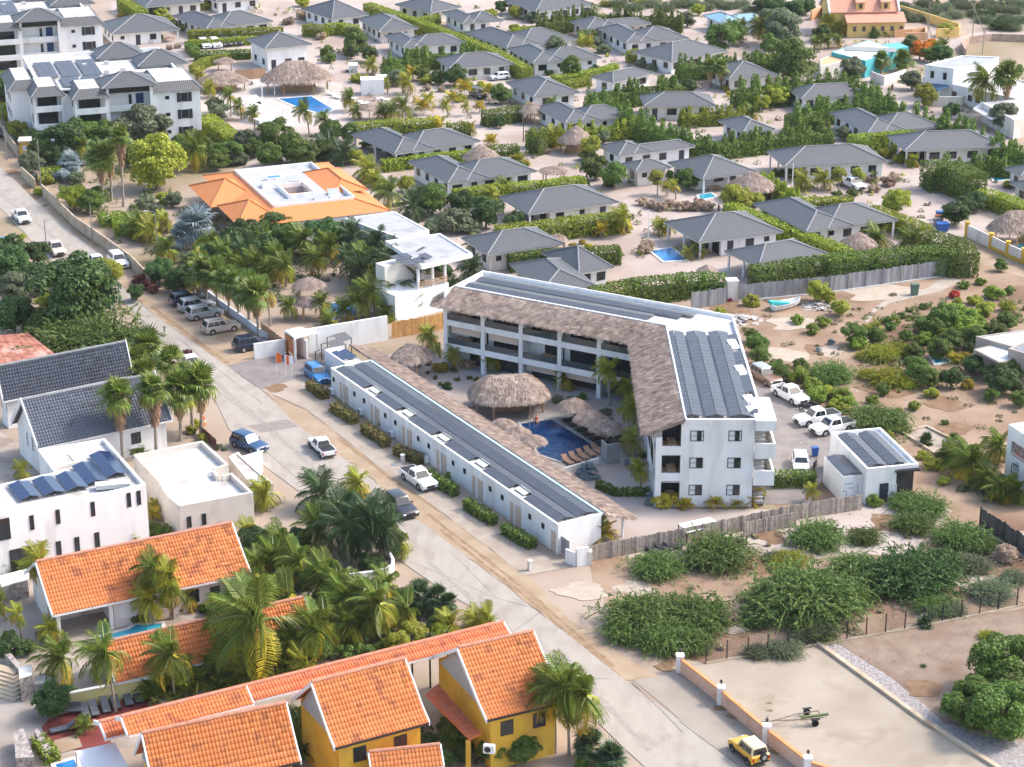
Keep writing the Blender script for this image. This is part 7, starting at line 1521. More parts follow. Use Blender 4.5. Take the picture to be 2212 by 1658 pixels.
# peach wall with white pillars and lanterns
pw = [T(9,-20,1040), T(9,245,1248), T(9,540,1500), T(9,805,1710), T(9,960,1760), T(9,1150,1770)]; c = pw[1]
pr = thing('pillar_wall', (c.x,c.y,0), 0, 'low peach wall with orange coping and white lamp pillars beside the yellow car', 'wall')
for k, (a, b) in enumerate(zip(pw, pw[1:])):
    MB().wallseg(a-c, b-c, .22, 0, 1.25).build('wall_panel', M_peach, pr); MB().wallseg(a-c, b-c, .3, 1.252+.004*k, 1.36).build('coping', M_orc, pr)
pm = MB().box(-.3,-.3,0,.3,.3,1.55).box(-.36,-.36,1.55,.36,.36,1.68).mesh('pillar', M_white); lm = MB().tube([(0,0,1.68),(0,0,1.95)], .025, 5).lathe([(.05,1.95),(.10,2.0),(.12,2.18),(.16,2.2),(.02,2.32)], 6).mesh('lantern', M_black)
for p in pw[:4]: o = link('pillar', pm, pr, (p.x-c.x,p.y-c.y,0)); link('lantern', lm, o)
kb = [T(9,880,868), T(9,1240,1130), T(9,1560,1365), T(9,2030,1665), T(9,2200,1790)]; walls('long whitish concrete kerb between the concrete yard and gravel strip', kb, .3, M_beige, .45, 'kerb', 'kerb')
sp = [(1000,905),(1092,975),(1175,1040),(1258,1105),(1345,1175),(1440,1245),(1535,1310)]; c = T(9,*sp[0]); r = thing('stake_row', (c.x,c.y,0), 0, 'row of thin rusty stakes along the gravel strip', 'stakes')
pm = MB().tube([(0,0,0),(0,0,.9)], .018, 4).mesh('stake', M_metalpole)
for x, y in sp: p = T(9,x,y); link('stake', pm, r, (p.x-c.x,p.y-c.y,0))
# white curved planter wall, entrance walls of the resort
walls('curved white planter wall around the big dark palms by the road', [T(8,-20,500),T(8,90,495),T(8,200,480),T(8,290,462),T(8,332,435),T(8,338,400),T(8,310,345)], 1.5, M_white, .25)
E2 = lambda *a: [Q(700,950,.22604,a[i],a[i+1]) for i in range(0,len(a),2)]
walls('low white entrance wall with a house number plaque in front of the navy SUV', E2(200,455, 640,385), 2.0, M_white, .25)
eg = E2(645,400, 745,385); eo = thing('gate_porch', eg[0], frame(eg[0],eg[1]), 'white gate porch with small barred opening at the resort entrance', 'gate'); gL = (eg[1]-eg[0]).length
MB().box(0,0,0,.25,.5,2.6).box(gL-.25,0,0,gL,.5,2.6).box(0,.003,2.6,gL,.5,2.9).build('frame', M_white, eo); window(eo, (gL/2,.2,1.3), gL-.55, 1.2, frame=M_white, div=2); MB().box(.3,.15,0,gL-.3,.25,1.2).build('lower_panel', M_white, eo)
walls('angled white wall stub right of the resort gate porch', E2(760,380, 890,455), 2.4, M_white, .25)
walls('tall long white wall behind the hotel driveway', E2(905,380, 1290,315, 1925,205), 3.2, M_white, .3)
wr_ = E2(620,175, 990,95, 1290,75, 900,215); cp = P((700+620*.22604)*.73733,(950+175*.22604)*.73733,3.0)
cq = [Q(700,950,.22604,x,y,3.0) for x, y in ((600,80),(790,35),(1010,105),(720,185))]; cc = cq[0]; r = thing('entrance_canopy', (cc.x,cc.y,0), 0, 'smooth white entrance canopy roof behind the gate porch', 'canopy')
MB().slab(cq[3],cq[2],cq[1],cq[0],.15).build('roof', M_white, r, off=(cc.x,cc.y,0))
for p in cq: MB().box(-.12,-.12,0,.12,.12,2.84).build('post', M_white, r, loc=(p.x-cc.x,p.y-cc.y,0))
MB().wallseg(cq[0]-cc, cq[3]-cc, .15, 0, 2.6).build('red_wall', mat('orange_red_wall', (.50,.16,.06), (.56,.20,.08), 1, .8), r)
hb = [T(8,1455,335), T(8,1515,360), T(8,1600,345), T(8,1590,275)]
hc_ = thing('corner_wall', hb[1], 0, 'small white block wall at the near corner of the hotel plot', 'wall'); MB().wallseg(hb[0]-hb[1], Vector((0,0,0)), .25, 0, 1.5).build('wall_panel', M_white, hc_); MB().wallseg(Vector((.13,0,0)), hb[2]-hb[1], .25, 0, 1.9).build('wall_panel', M_white, hc_); MB().box(.1,.3,0,1.6,1.5,1.4).build('tank_box', M_cream, hc_)
gp = T(8,1415,268); r = thing('gate', gp, RL, 'grey boarded side gate at the corner of the low white block', 'gate'); 
gm = MB().box(-.09,-.03,.05,.09,.03,1.9).mesh('board', M_grfence)
for k in range(9): link('board', gm, r, (.1+k*.19,0,0))
# pale yellow wall, red terrace and stone work at the shore
walls('pale yellow garden wall behind the row of grey loungers', [T(7,430,1290),T(7,700,1236),T(7,985,1182)], 1.5, M_paleyel, .25, cap=M_cream)
M_stone = mat('rubble_stone', (.26,.22,.20), (.44,.39,.36), 2.2, .95, .8, 6, c3=(.18,.15,.14), s3=2.5)
poly('red_terrace', tl(7, 270,1400, 330,1340, 470,1300, 1000,1190, 1050,1290, 660,1420, 740,1530, 330,1560), .06, M_redpav, .05)
poly('tan_step', tl(7, 320,1500, 500,1450, 535,1530, 340,1590), .075, M_tan)
def blk(label, name, n, pts, h, m, cap=None, cat='wall'):
    ps = [T(n, pts[i], pts[i+1]) for i in range(0,len(pts),2)]; c = ps[0]; r = thing(name, (c.x,c.y,0), 0, label, cat); lp = [(p.x-c.x,p.y-c.y) for p in ps]
    ar = sum(lp[k][0]*lp[(k+1) % len(lp)][1]-lp[(k+1) % len(lp)][0]*lp[k][1] for k in range(len(lp)))
    MB().prism(lp if ar > 0 else lp[::-1], 0, h).build('body', m, r)
    if cap: MB().prism([(x*1.03, y*1.03) for x, y in (lp if ar > 0 else lp[::-1])], h+.002, h+.1).build('coping', cap, r)
    return r
blk('rough stone wall block behind the open corner of the longest orange roof', 'stone_wall', 7, (20,610, 190,560, 195,490, 5,540), 1.8, M_stone, M_cream)
blk('square stone pillar at the top of the shore stairs', 'stone_pillar', 7, (140,1240, 220,1215, 215,1150, 135,1170), 2.2, M_stone, M_cream, 'pillar')
blk('curved rubble wall by the dark bushy tree', 'stone_wall', 7, (235,1210, 380,1190, 385,1150, 300,1140, 235,1170), 1.3, M_stone, M_cream)
blk('low rubble sea wall at the lower left corner', 'stone_wall', 7, (110,1700, 230,1690, 160,1500, 100,1530), 1.4, M_stone)
blk('rubble planter wall beside the bright planter hedge', 'stone_wall', 7, (225,1480, 250,1470, 340,1600, 300,1640), .9, M_stone)
walls('stepped rubble wall running down to the sea stairs', [T(7,0,960),T(7,60,1010),T(7,150,1110)], 1.3, M_stone, .5)
for k in range(7):
    a, b = T(7,-20+k*5,1060+k*22), T(7,120+k*3,1100+k*18); r = thing('stone_stairs', a, frame(a,b), '', 'stairs') if k == 0 else r
    p = a - Vector(r.location); MB().box(0,-.5,0,(b-a).length,.35,.9-k*.12).build('step', M_beige, r, loc=local(a, Vector(r.location), r.rotation_euler.z))
r['label'] = 'pale stone stairs down to the shore at the left edge'
cs = [T(7,490,1555,4.2), T(7,740,1498,4.4), T(7,840,1668,3.2), T(7,560,1720,3.0)]; c = cs[3]; r = thing('canvas_shade', (c.x,c.y,0), 0, 'white canvas awning beside the cut yellow wing at the bottom', 'awning')
MB().slab(cs[3],cs[2],cs[1],cs[0],.05).build('canvas', mat('white_canvas', (.66,.68,.72), (.72,.74,.77), 1, .7), r, off=(c.x,c.y,0))
for p in cs: MB().box(-.05,-.05,0,.05,.05,p.z-.06).build('post', M_white, r, loc=(p.x-c.x,p.y-c.y,0))
# yellow pillar fence at the right edge
K = lambda *a: [Q(2760,600,.1206,a[i],a[i+1]) for i in range(0,len(a),2)]
yp = K(590,790, 1170,1070, 1580,1270, 1960,1440, 2400,1640); c = yp[0]; r = thing('pillar_fence', (c.x,c.y,0), 0, 'pale wall with ochre yellow pillars and base at the right edge', 'fence')
for k, (a, b) in enumerate(zip(yp, yp[1:])): MB().wallseg(a-c, b-c, .2, .55 if k else .1, 1.9).build('wall_panel', M_cream, r); MB().wallseg(a-c, b-c, .28, 0, .548 if k else .1).build('yellow_base', M_yellow, r)
pm = MB().box(-.28,-.28,0,.28,.28,2.2).box(-.34,-.34,2.2,.34,.34,2.34).mesh('pillar', M_yellow)
for p in yp: link('pillar', pm, r, (p.x-c.x,p.y-c.y,0))
# white hut at the grey fence
q = T(6,290,295); r = thing('white_hut', q, R(8), 'small white plastered hut standing in the long grey fence', 'hut'); MB().box(0,0,0,1.35,1.3,2.7).build('wall', M_cream, r); MB().box(-.1,-.1,2.7,1.45,1.4,2.82).build('roof', M_white, r)
# thatched huts of the park: tile, x, y, radius px at the eave, label
def park_hut(n, x, y, rp, label, z0=2.0, rise=.6, posts=6, ridge=0.0, nstraw=700, **k):
    s = scale_at(n, x, y); rr_ = rp/s; p = T(n, x, y, z0); return thatch_hut(label, Vector((p.x,p.y,0)), rr_-ridge*.6, (rr_-ridge*.6)*(.8 if ridge else 1), z0, z0+rr_*rise, R(8), ridge, posts, n=nstraw, name='thatched_hut', **k)
park_hut(1,1925,500,225, 'big thatched bar with pointed roof behind the sail-shaded pool terrace', 2.6, .46, 8, 1.5, 2600, bar=True)
park_hut(1,1445,520,160, 'broad low thatched round hut with an orange timber base', 1.9, .36, 8, 1.0, 1600, bar=True)
park_hut(1,1455,395,62, 'little flat thatched shade beside the curved low hedge', 2.0, .4, 4)
park_hut(2,1240,715,88, 'small thatched hut behind the boxy hedge by the lane', 2.2, .6)
park_hut(2,1520,905,112, 'round pointed thatched hut with a dark red counter', 2.2, .8, bar=True)
park_hut(2,905,1010,112, 'thatched shade pushed against the roof of the L-shaped bungalow', 2.2, .65)
park_hut(2,1375,1105,88, 'flat grey thatched shade in the sandy lane', 2.2, .3, 4)
park_hut(2,180,700,58, 'small thatched parasol among the white loungers', 2.1, .5, 1)
park_hut(2,1395,1545,60, 'small thatched shade behind the grey roof near the tilted panels', 2.2, .5)
park_hut(3,447,1200,145, 'large round thatched shade in front of the deep corner veranda', 2.3, .6, 6, 0, 1200)
park_hut(3,1140,1570,108, 'round thatched shade between the veranda bungalow and a dark palm', 2.3, .6)
park_hut(3,1550,1525,45, 'tiny thatched parasol by the dark palms', 2.1, .5, 1)
park_hut(3,2150,1470,175, 'wide thatched terrace roof behind the yellow pillar fence', 2.4, .6, 6, .8, 1500)
park_hut(6,160,95,62, 'thatched shade behind the small white hut', 2.2, .6)
park_hut(4,2000,185,98, 'thatched sunshade over two dark chairs in the resort garden', 2.2, .5, 4)
park_hut(4,2020,300,84, 'thatched sunshade nearest the resort pool', 2.2, .5, 4)
park_hut(5,1905,165,50, 'small pale thatched parasol behind the hedge of the hotel', 2.2, .5, 1)
# pools
pool('blue park pool with angled edge below the big thatched bar', [T(1,1800,645),T(1,2015,628),T(1,2155,712),T(1,2100,745),T(1,2000,720),T(1,1930,700)], M_pblue, M_cream)
pool('small bright blue pool beside the bungalow and white sunbeds', [T(2,2005,1630),T(2,2140,1612),T(2,2230,1690),T(2,2090,1700)], M_pblue, M_cream)
pool('turquoise plunge pool at the wall of a far bungalow', [T(2,1380,165),T(2,1470,150),T(2,1530,165),T(2,1440,182)], M_cyan, M_cream)
pool('small turquoise pool in front of the deep corner veranda', [T(3,100,1270),T(3,180,1255),T(3,215,1280),T(3,120,1300)], M_cyan, M_cream)
pool('turquoise pool by the white wall at the right edge', [T(3,2000,1145),T(3,2110,1130),T(3,2130,1165),T(3,2020,1180)], M_cyan, M_cream)
pool('little garden pool with white rim beside the grey canopy villa', [T(6,1610,655),T(6,1660,645),T(6,1735,690),T(6,1640,705)], M_cyan, M_cream)
pool('long turquoise lap pool behind the low orange roof', [T(7,590,850),T(7,640,858),T(7,1050,770),T(7,1045,735),T(7,880,742),T(7,840,770),T(7,610,830)], M_cyan, M_cream)
pool('blue resort pool behind the thatched sunshades, mostly hidden by palms', [T(5,-120,330),T(5,40,290),T(5,135,385),T(5,-60,420)], M_pblue, M_cream)
pool('pale turquoise pool corner behind the yellow pillar fence', [T(3,2150,1590),T(3,2250,1575),T(3,2270,1610),T(3,2170,1625)], M_cyan, M_cream)
pool('corner of a blue pool cut by the bottom edge beside the canvas awning', [T(7,360,1650),T(7,480,1615),T(7,500,1665),T(7,380,1700)], M_pblue, M_cream)
poly('pool_terrace', tl(1, 1400,600, 1560,520, 1760,500, 2211,540, 2211,760, 2120,800, 1720,850, 1450,740), .022, mat('pale_terrace', gs(224,212,204), gs(236,226,218), .8, .9, detail=8), .3)
# ---------------------------------------------------------------- vehicles
M_tyre = mat('tyre', (.018,.018,.02), None, rough=.9); M_rim = mat('alloy', (.5,.5,.52), None, rough=.35, metal=.7)
M_cglass = mat('car_glass', (.012,.016,.022), None, rough=.04, spec=.8); M_trim = mat('black_plastic', (.022,.022,.024), None, rough=.6)
M_lamp = mat('headlamp', (.75,.77,.8), None, rough=.1); M_tail = mat('tail_lamp', (.45,.01,.01), None, rough=.2); M_plate = mat('plate', (.75,.74,.6), None, rough=.5)
def paint(name, c):
    m = mat(name, c, None, rough=.28, spec=.6); m.node_tree.nodes['Principled BSDF'].inputs['Coat Weight'].default_value = .5; return m
def sil(pts, w, bev, m, name, parent, taper=None, y0=None):
    bm = bmesh.new(); L = [bm.verts.new((x,-w,z)) for x, z in pts]; Rr = [bm.verts.new((x,w,z)) for x, z in pts]; n = len(pts)
    bm.faces.new(L); bm.faces.new(Rr[::-1])
    for k in range(n): bm.faces.new((L[k], Rr[k], Rr[(k+1) % n], L[(k+1) % n]))
    if taper:
        z0, z1, f = taper
        for v in bm.verts: t = max(0, min(1, (v.co.z-z0)/(z1-z0))); v.co.y *= 1-(1-f)*t
    bmesh.ops.recalc_face_normals(bm, faces=bm.faces)
    if bev: bmesh.ops.bevel(bm, geom=bm.edges[:], offset=bev, segments=2, affect='EDGES', profile=.6)
    me = bpy.data.meshes.new(name); bm.to_mesh(me); bm.free(); me.materials.append(m); me.polygons.foreach_set('use_smooth', [True]*len(me.polygons))
    return link(name, me, parent)
CARK = {
 # length, half width, belt z, roof z, hood front z, cabin base x0..x1, roof x0..x1, wheel r, wheelbase x, bed
 'suv':   dict(L=4.75, w=.95, belt=1.08, top=1.80, hood=1.0, cb=(-2.28,.85), cr=(-1.95,.12), wr=.37, wx=(-1.45,1.42)),
 'pickup':dict(L=5.30, w=.92, belt=1.10, top=1.80, hood=1.04, cb=(-.80,1.15), cr=(-.62,.42), wr=.39, wx=(-1.62,1.55), bed=(-2.6,-.85)),
 'hatch': dict(L=3.95, w=.86, belt=.95, top=1.50, hood=.92, cb=(-1.85,1.05), cr=(-1.55,.25), wr=.31, wx=(-1.22,1.25)),
 'jeep':  dict(L=3.75, w=.84, belt=1.08, top=1.72, hood=1.02, cb=(-1.70,.55), cr=(-1.55,.20), wr=.36, wx=(-1.10,1.15)),
}
def car(kind, p, p2, m, label, name, cat, roof=None, group=None, bedm=None, spare=False, rails=False, lower=None, cargo=None, sc=1.0):
    K = CARK[kind]; r = thing(name, (p.x,p.y,0), frame(p,p2), label, cat, group); r.scale = (sc,)*3
    h = K['L']/2; w = K['w']; bz = K['belt']; hz = K['hood']; b0, b1 = K['cb']; t0, t1 = K['cr']; bed = K.get('bed')
    if bed: body = [(-h+.02,.42),(-h,.62),(-h,.70),(bed[1],.72),(bed[1]+.02,bz),(b1,bz),(h-.25,hz-.02),(h-.04,hz-.2),(h,.5),(h-.1,.34),(-h+.3,.34)]
    else: body = [(-h+.06,.36),(-h,.6),(-h+.03,bz-.1),(b0+.02,bz),(b1,bz+.01),(h-.3,hz-.04),(h-.04,hz-.2),(h,.5),(h-.12,.3),(-h+.3,.3)]
    sil(body, w, .06, m, 'body', r)
    sil([(b0,bz-.06),(t0,K['top']),(t1,K['top']+.01),(b1,bz-.04)], w*.93, .05, roof or m, 'cabin', r, (bz,K['top'],.80))
    yw = lambda z: w*.93*(1-.20*max(0,min(1,(z-bz)/(K['top']-bz))))
    zb, zt = bz+.05, K['top']-.13; fx = lambda z: b1+(t1-b1)*(z-bz)/(K['top']-bz); rx = lambda z: b0+(t0-b0)*(z-bz)/(K['top']-bz)
    # glass: windscreen, rear window, side windows, each a part
    f = .02
    MB().quad((fx(zb)+f,-yw(zb)*.88,zb),(fx(zb)+f,yw(zb)*.88,zb),(fx(zt)+f,yw(zt)*.88,zt),(fx(zt)+f,-yw(zt)*.88,zt)).build('windscreen', M_cglass, r)
    MB().quad((rx(zb)-f,yw(zb)*.86,zb),(rx(zb)-f,-yw(zb)*.86,zb),(rx(zt)-f,-yw(zt)*.86,zt),(rx(zt)-f,yw(zt)*.86,zt)).build('rear_window', M_cglass, r)
    nw = 3 if kind in ('suv',) else 2; xa, xb = rx(zb)+.16, fx(zb)-.28; xat, xbt = rx(zt)+.14, fx(zt)-.1
    for s in (-1,1):
        for k in range(nw):
            u0, u1 = k/nw+.02, (k+1)/nw-.02; pts = [(xa+(xb-xa)*u0, s*(yw(zb)+f), zb), (xa+(xb-xa)*u1, s*(yw(zb)+f), zb), (xat+(xbt-xat)*u1, s*(yw(zt)+f), zt), (xat+(xbt-xat)*u0, s*(yw(zt)+f), zt)]
            MB().quad(*(pts if s < 0 else pts[::-1])).build('side_window', M_cglass, r)
        MB().box(b1-.35,min(s*w*.93,s*(w+.17)),bz+.02,b1-.2,max(s*w*.93,s*(w+.17)),bz+.17).build('mirror', m, r)
        MB().box(h-.16,s*w*.72-.17,hz-.34,h+.012,s*w*.72+.17,hz-.2).build('headlight', M_lamp, r)
        MB().box(-h-.012,s*w*.86-.08,.66,-h+.1,s*w*.86+.08,bz-.12).build('taillight', M_tail, r)
        if rails: MB().box(t0+.2,s*yw(K['top'])*.86-.03,K['top']+.03,t1-.1,s*yw(K['top'])*.86+.03,K['top']+.07).build('roof_rail', M_trim, r)
        if lower: MB().box(-h+.25,s*w-.01,.32,h-.3,s*w+.012,.62).build('lower_cladding', lower, r)
    tw = MB(); wr = K['wr']
    prof = [(wr*.6,-.11),(wr*.95,-.12),(wr,-.08),(wr,.08),(wr*.95,.12),(wr*.6,.11)]; base = 0; N = 16
    for rr_, y in prof:
        for j in range(N): t = 2*math.pi*j/N; tw.v.append((rr_*math.cos(t), y, rr_*math.sin(t)))
    for k in range(len(prof)-1):
        for j in range(N): tw.f.append((k*N+j, k*N+(j+1) % N, (k+1)*N+(j+1) % N, (k+1)*N+j))
    tme = tw.mesh('tyre', M_tyre, True); rm_ = MB(); rm_.v = [(rr_*math.cos(2*math.pi*j/10), y, rr_*math.sin(2*math.pi*j/10)) for rr_, y in ((wr*.6,-.095),(wr*.6,.095)) for j in range(10)]; rm_.f = [tuple(range(10)), tuple(range(19,9,-1))]; rme = rm_.mesh('rim', M_rim)
    am = MB(); am.v = [(wr*1.2*math.cos(math.pi*j/10), 0, wr*1.2*math.sin(math.pi*j/10)) for j in range(11)]; am.f = [tuple(range(11))]
    for x in K['wx']:
        for s in (-1,1):
            o = link('wheel', tme, r, (x, s*(w-.09), wr)); link('rim', rme, o)
            link('wheel_arch', am.mesh('wheel_arch', M_trim), r, (x, s*(w+.004), wr))
    MB().box(h-.08,-w*.5,.52,h+.015,w*.5,hz-.26).build('grille', M_trim, r); MB().box(h-.1,-w*.9,.34,h+.03,w*.9,.48).box(-h-.03,-w*.9,.40,-h+.1,w*.9,.54).build('bumper', M_trim if lower or bed else m, r)
    MB().box(-h-.04,-.25,.58,-h-.012,.25,.70).build('number_plate', M_plate, r)
    if bed:
        bm2 = bedm or m; x0, x1 = bed
        for s in (-1,1): MB().box(x0+.02,min(s*w,s*(w-.08)),.70,x1,max(s*w,s*(w-.08)),bz+.01).build('bed_side', m, r)
        MB().box(x0-.05,-w+.085,.70,x0+.04,w-.085,bz).build('tailgate', m, r)
        if bedm is M_trim: MB().box(x0+.05,-w+.09,bz-.08,x1,w-.09,bz+.03).build('bed_cover', M_trim, r)
        else: MB().box(x0+.05,-w+.09,.705,x1,w-.09,.73).build('bed_liner', M_trim, r)
    if spare:
        o = link('spare_wheel', tme, r, (-h-.14, -.15, .98), R(90)); link('rim', rme, o)
    if cargo:
        V, F = leaf_quads(np.column_stack([RNG.uniform(bed[0]+.1,bed[1],400), RNG.uniform(-.8,.8,400), RNG.uniform(.9,1.75,400)]), unit(RNG.normal(size=(400,3))), .22, 1.6); o = link('brush_load', npmesh('brush_load', V, F, G_RED), r); o['kind'] = 'stuff'
    return r
C_W = paint('white_paint', (.78,.78,.78)); C_NAVY = paint('navy_paint', (.012,.022,.05)); C_SIL = paint('silver_paint', (.34,.35,.36)); C_TAN = paint('champagne_paint', (.46,.38,.32)); C_BLUE = paint('bright_blue_paint', (.015,.17,.42)); C_DB = paint('dark_blue_paint', (.015,.06,.15)); C_BR = paint('bronze_paint', (.22,.125,.085)); C_YEL = paint('yellow_paint', (.72,.37,.012)); C_BLK = paint('black_paint', (.02,.02,.022)); C_BEI = paint('beige_paint', (.58,.48,.38)); C_CREAM = paint('cream_roof_paint', (.70,.56,.34))
c = car
c('pickup', T(1,140,1432), T(1,200,1495), C_W, 'white pickup driving alone on the pale road at the left edge', 'pickup_truck', 'pickup')
c('pickup', T(1,362,1640), T(1,425,1705), C_BEI, 'beige pickup near the pole on the left road', 'pickup_truck', 'pickup')
c('pickup', T(4,625,72), T(4,560,10), C_W, 'white pickup with open bed heading away beside a white SUV', 'pickup_truck', 'pickup')
c('suv', T(4,768,62), T(4,840,130), C_W, 'white SUV parked tight to the beige boundary wall', 'suv', 'suv')
kx = lambda x, y: Q(400,820,.22604,x,y)
for (x, y, m, lab, nm) in ((665,312,C_NAVY,'dark navy SUV at the far end of the parked row','suv'),(780,390,C_SIL,'grey SUV with roof rails, second in the parked row','suv'),(880,490,C_SIL,'silver SUV in the middle of the parked row','suv'),(1095,670,C_TAN,'champagne SUV with dark windows, fourth in the parked row','suv'),(1500,895,C_NAVY,'navy SUV behind the low white entrance wall','suv')):
    car('suv', kx(x,y), kx(x+280,y-50), m, lab, nm, 'suv', rails=True, group='SUVs parked by the palm row')
c('pickup', T(4,1235,735), T(4,1300,795), C_W, 'white truck loaded with red-brown brush under the fan palms', 'pickup_truck', 'pickup', cargo=True)
c('suv', T(4,2055,800), T(4,2130,862), C_BLUE, 'bright blue car parked at the far corner of the hotel', 'suv', 'suv', sc=.95)
c('suv', T(4,1615,1250), T(4,1740,1300), C_DB, 'dark blue crossover parked on the road by the white block wall', 'suv', 'suv', sc=.97)
c('pickup', T(4,2085,1270), T(4,1990,1175), C_W, 'white and black pickup driving on the main road', 'pickup_truck', 'pickup', bedm=M_trim, lower=M_trim, sc=.92)
c('pickup', T(5,500,1478), T(5,575,1530), C_W, 'white pickup with black bed parked on the tan verge', 'pickup_truck', 'pickup', bedm=M_trim)
c('suv', T(5,385,1660), T(5,470,1730), C_BLK, 'black car half hidden by the big dark palm at the road', 'suv', 'suv')
c('suv', T(6,535,812), T(6,610,855), C_BR, 'bronze crossover first in line behind the hotel', 'suv', 'suv', roof=C_SIL)
c('pickup', T(6,695,932), T(6,775,975), C_W, 'white pickup facing the motorbikes in the hotel car park', 'pickup_truck', 'pickup')
c('pickup', T(6,868,1082), T(6,730,1105), C_W, 'white pickup with black bed nearest the motorbikes', 'pickup_truck', 'pickup', bedm=M_trim)
c('pickup', T(6,968,1140), T(6,830,1170), C_W, 'white pickup with dark bed parked beside the annex corner', 'pickup_truck', 'pickup', bedm=M_trim)
c('hatch', T(6,762,1372), T(6,768,1420), C_W, 'small white hatchback between the clipped hedge and annex', 'hatchback', 'car')
c('jeep', T(9,425,1590), T(9,345,1520), C_YEL, 'small yellow off-roader with spare wheel by the peach wall', 'off_roader', 'off-roader', roof=C_CREAM, spare=True, lower=M_trim)
c('pickup', T(3,1100,1218), T(3,1160,1245), C_W, 'white pickup parked at the door of the wide bungalow', 'pickup_truck', 'pickup')
c('hatch', T(2,1025,518), T(2,960,525), C_W, 'small white car at the front of the blue-doored bungalow', 'hatchback', 'car')
c('suv', T(2,885,632), T(2,930,655), C_BLK, 'dark grey car under the yellow palms in the park', 'suv', 'suv')
for k, (x, y, m, nm) in enumerate(((1325,308,C_W,'white'),(1395,305,C_W,'white'),(1460,296,C_BLK,'black'),(1530,290,C_BLK,'black'))): car('suv', T(1,x,y), T(1,x+25,y+18), m, '%s car in the hedged bay, %s of four parked cars' % (nm, ('leftmost','second','third','rightmost')[k]), 'suv', 'suv', group='four parked cars in the hedged bay')
c('hatch', T(1,95,545), T(1,130,552), C_W, 'white car half hidden in dark bushes at the left edge', 'hatchback', 'car')
c('hatch', T(1,-12,885), T(1,20,920), C_BLK, 'dark car cut by the left edge on the road', 'hatchback', 'car')
c('pickup', T(1,10,1620), T(1,50,1660), C_BLUE, 'blue truck cut by the left edge behind dark trees', 'pickup_truck', 'pickup')
# ---------------------------------------------------------------- small things
# grey loungers on the red terrace
gl_ = lounger_proto(M_black, mat('grey_cushion', (.10,.11,.125), (.14,.15,.165), 3, .8), 'terrace_lounger', 'lounger', 2.0)
for i, (x, y) in enumerate(((555,1325),(612,1308),(685,1286),(750,1263),(830,1240),(895,1220))):
    p = T(7,x,y); put(gl_, i == 0, p.x, p.y, R(20), 'grey lounger on the red terrace against the yellow wall, %s from the left' % ORD[i], 'grey loungers on the red terrace', z=.065)
p = T(7,405,1430); put(gl_, False, p.x, p.y, R(-65), 'single brownish lounger apart from the row on the red terrace', 'grey loungers on the red terrace', z=.065)
p = T(7,440,1320); r = thing('garden_bench', (p.x,p.y,.065), R(8), 'blue-grey bench at the left end of the red terrace', 'bench'); MB().box(-1.1,-.35,.38,1.1,.3,.45).build('seat', MATS['grey_cushion'], r); MB().box(-1.1,.3,.5,1.1,.36,.95).build('backrest', MATS['grey_cushion'], r)
lm = MB().box(-.04,-.04,0,.04,.04,.38).mesh('leg', M_black)
for x in (-1,1):
    for y in (-.28,.25): link('leg', lm, r, (x,y,0))
# feather flags at the driveway
E2 = lambda x, y: Q(700,950,.22604,x,y)
M_flag = mat('white_flag', (.74,.74,.76), None, rough=.8); M_fo = mat('orange_flag', (.75,.14,.02), None, rough=.8)
for i, (x, y, m, lab) in enumerate(((490,660,M_fo,'orange banner flag left of the white one'),(605,690,M_flag,'white banner flag between two orange ones'),(690,690,M_fo,'orange banner flag right of the white one'))):
    p = E2(x, y); r = thing('banner_flag', (p.x,p.y,.05), 0, lab+' at the hotel driveway', 'flag', 'banner flags at the driveway')
    MB().tube([(0,0,0),(0,0,2.9),(-.25 if i == 2 else .2,0,3.2)], .025, 6).build('pole', M_white, r)
    w = 1.0 if i == 1 else .62; s = -1 if i == 2 else 1; z0 = 1.45
    V = MB()
    for k in range(6):
        a, b = k/6, (k+1)/6; V.hull8([(s*w*a,.03*math.sin(a*7),z0+.12*a),(s*w*b,.03*math.sin(b*7),z0+.12*b),(s*w*b,.03*math.sin(b*7)+.015,z0+.12*b),(s*w*a,.03*math.sin(a*7)+.015,z0+.12*a)],[(s*w*a,.03*math.sin(a*7),z0+1.3-.1*a),(s*w*b,.03*math.sin(b*7),z0+1.3-.1*b),(s*w*b,.03*math.sin(b*7)+.015,z0+1.3-.1*b),(s*w*a,.03*math.sin(a*7)+.015,z0+1.3-.1*a)])
    V.build('cloth', m, r)
p = T(1,365,1075); r = thing('flag_pole', p, 0, 'small flag pole with a blue and white flag behind the boxy hedge', 'flag'); MB().tube([(0,0,0),(0,0,4.6)], .04, 6).build('pole', M_white, r); MB().box(-.6,-.02,3.3,0,.02,3.9).build('cloth_blue', mat('flag_blue', (.02,.08,.35)), r); MB().box(-.6,-.02,3.91,0,.02,4.5).build('cloth_white', M_flag, r)
# poles and lamps
def pole(n, x, y, h, label, lean=None, m=None, arm=False, name='utility_pole', cat='pole'):
    p = T(n,x,y); r = thing(name, p, 0, label, cat, 'poles and lamp posts'); MB().tube([(0,0,0),(lean or 0,0,h)], [.10,.06], 7).build('shaft', m or M_metalpole, r)
    if arm: MB().tube([(0,0,h),(-1.0,0,h+.2)], .04, 5).build('arm', m or M_metalpole, r); MB().box(-1.5,-.12,h+.12,-.95,.12,h+.24).build('lamp_head', M_fascia, r)
    return r
pole(1,600,1560,5.5,'thin grey street lamp behind the beige boundary wall',arm=False); pole(1,1020,1640,6.0,'grey street lamp with arm among garden palms',arm=True); pole(1,45,1040,6.0,'bare pole on the roadside strip near the left edge'); pole(1,270,1250,8.5,'tall thin pole on the road side by the flag',arm=False); pole(1,305,1650,5.0,'dark wooden pole beside the beige pickup'); pole(1,25,860,5,'thin pole beyond the left boundary wall')
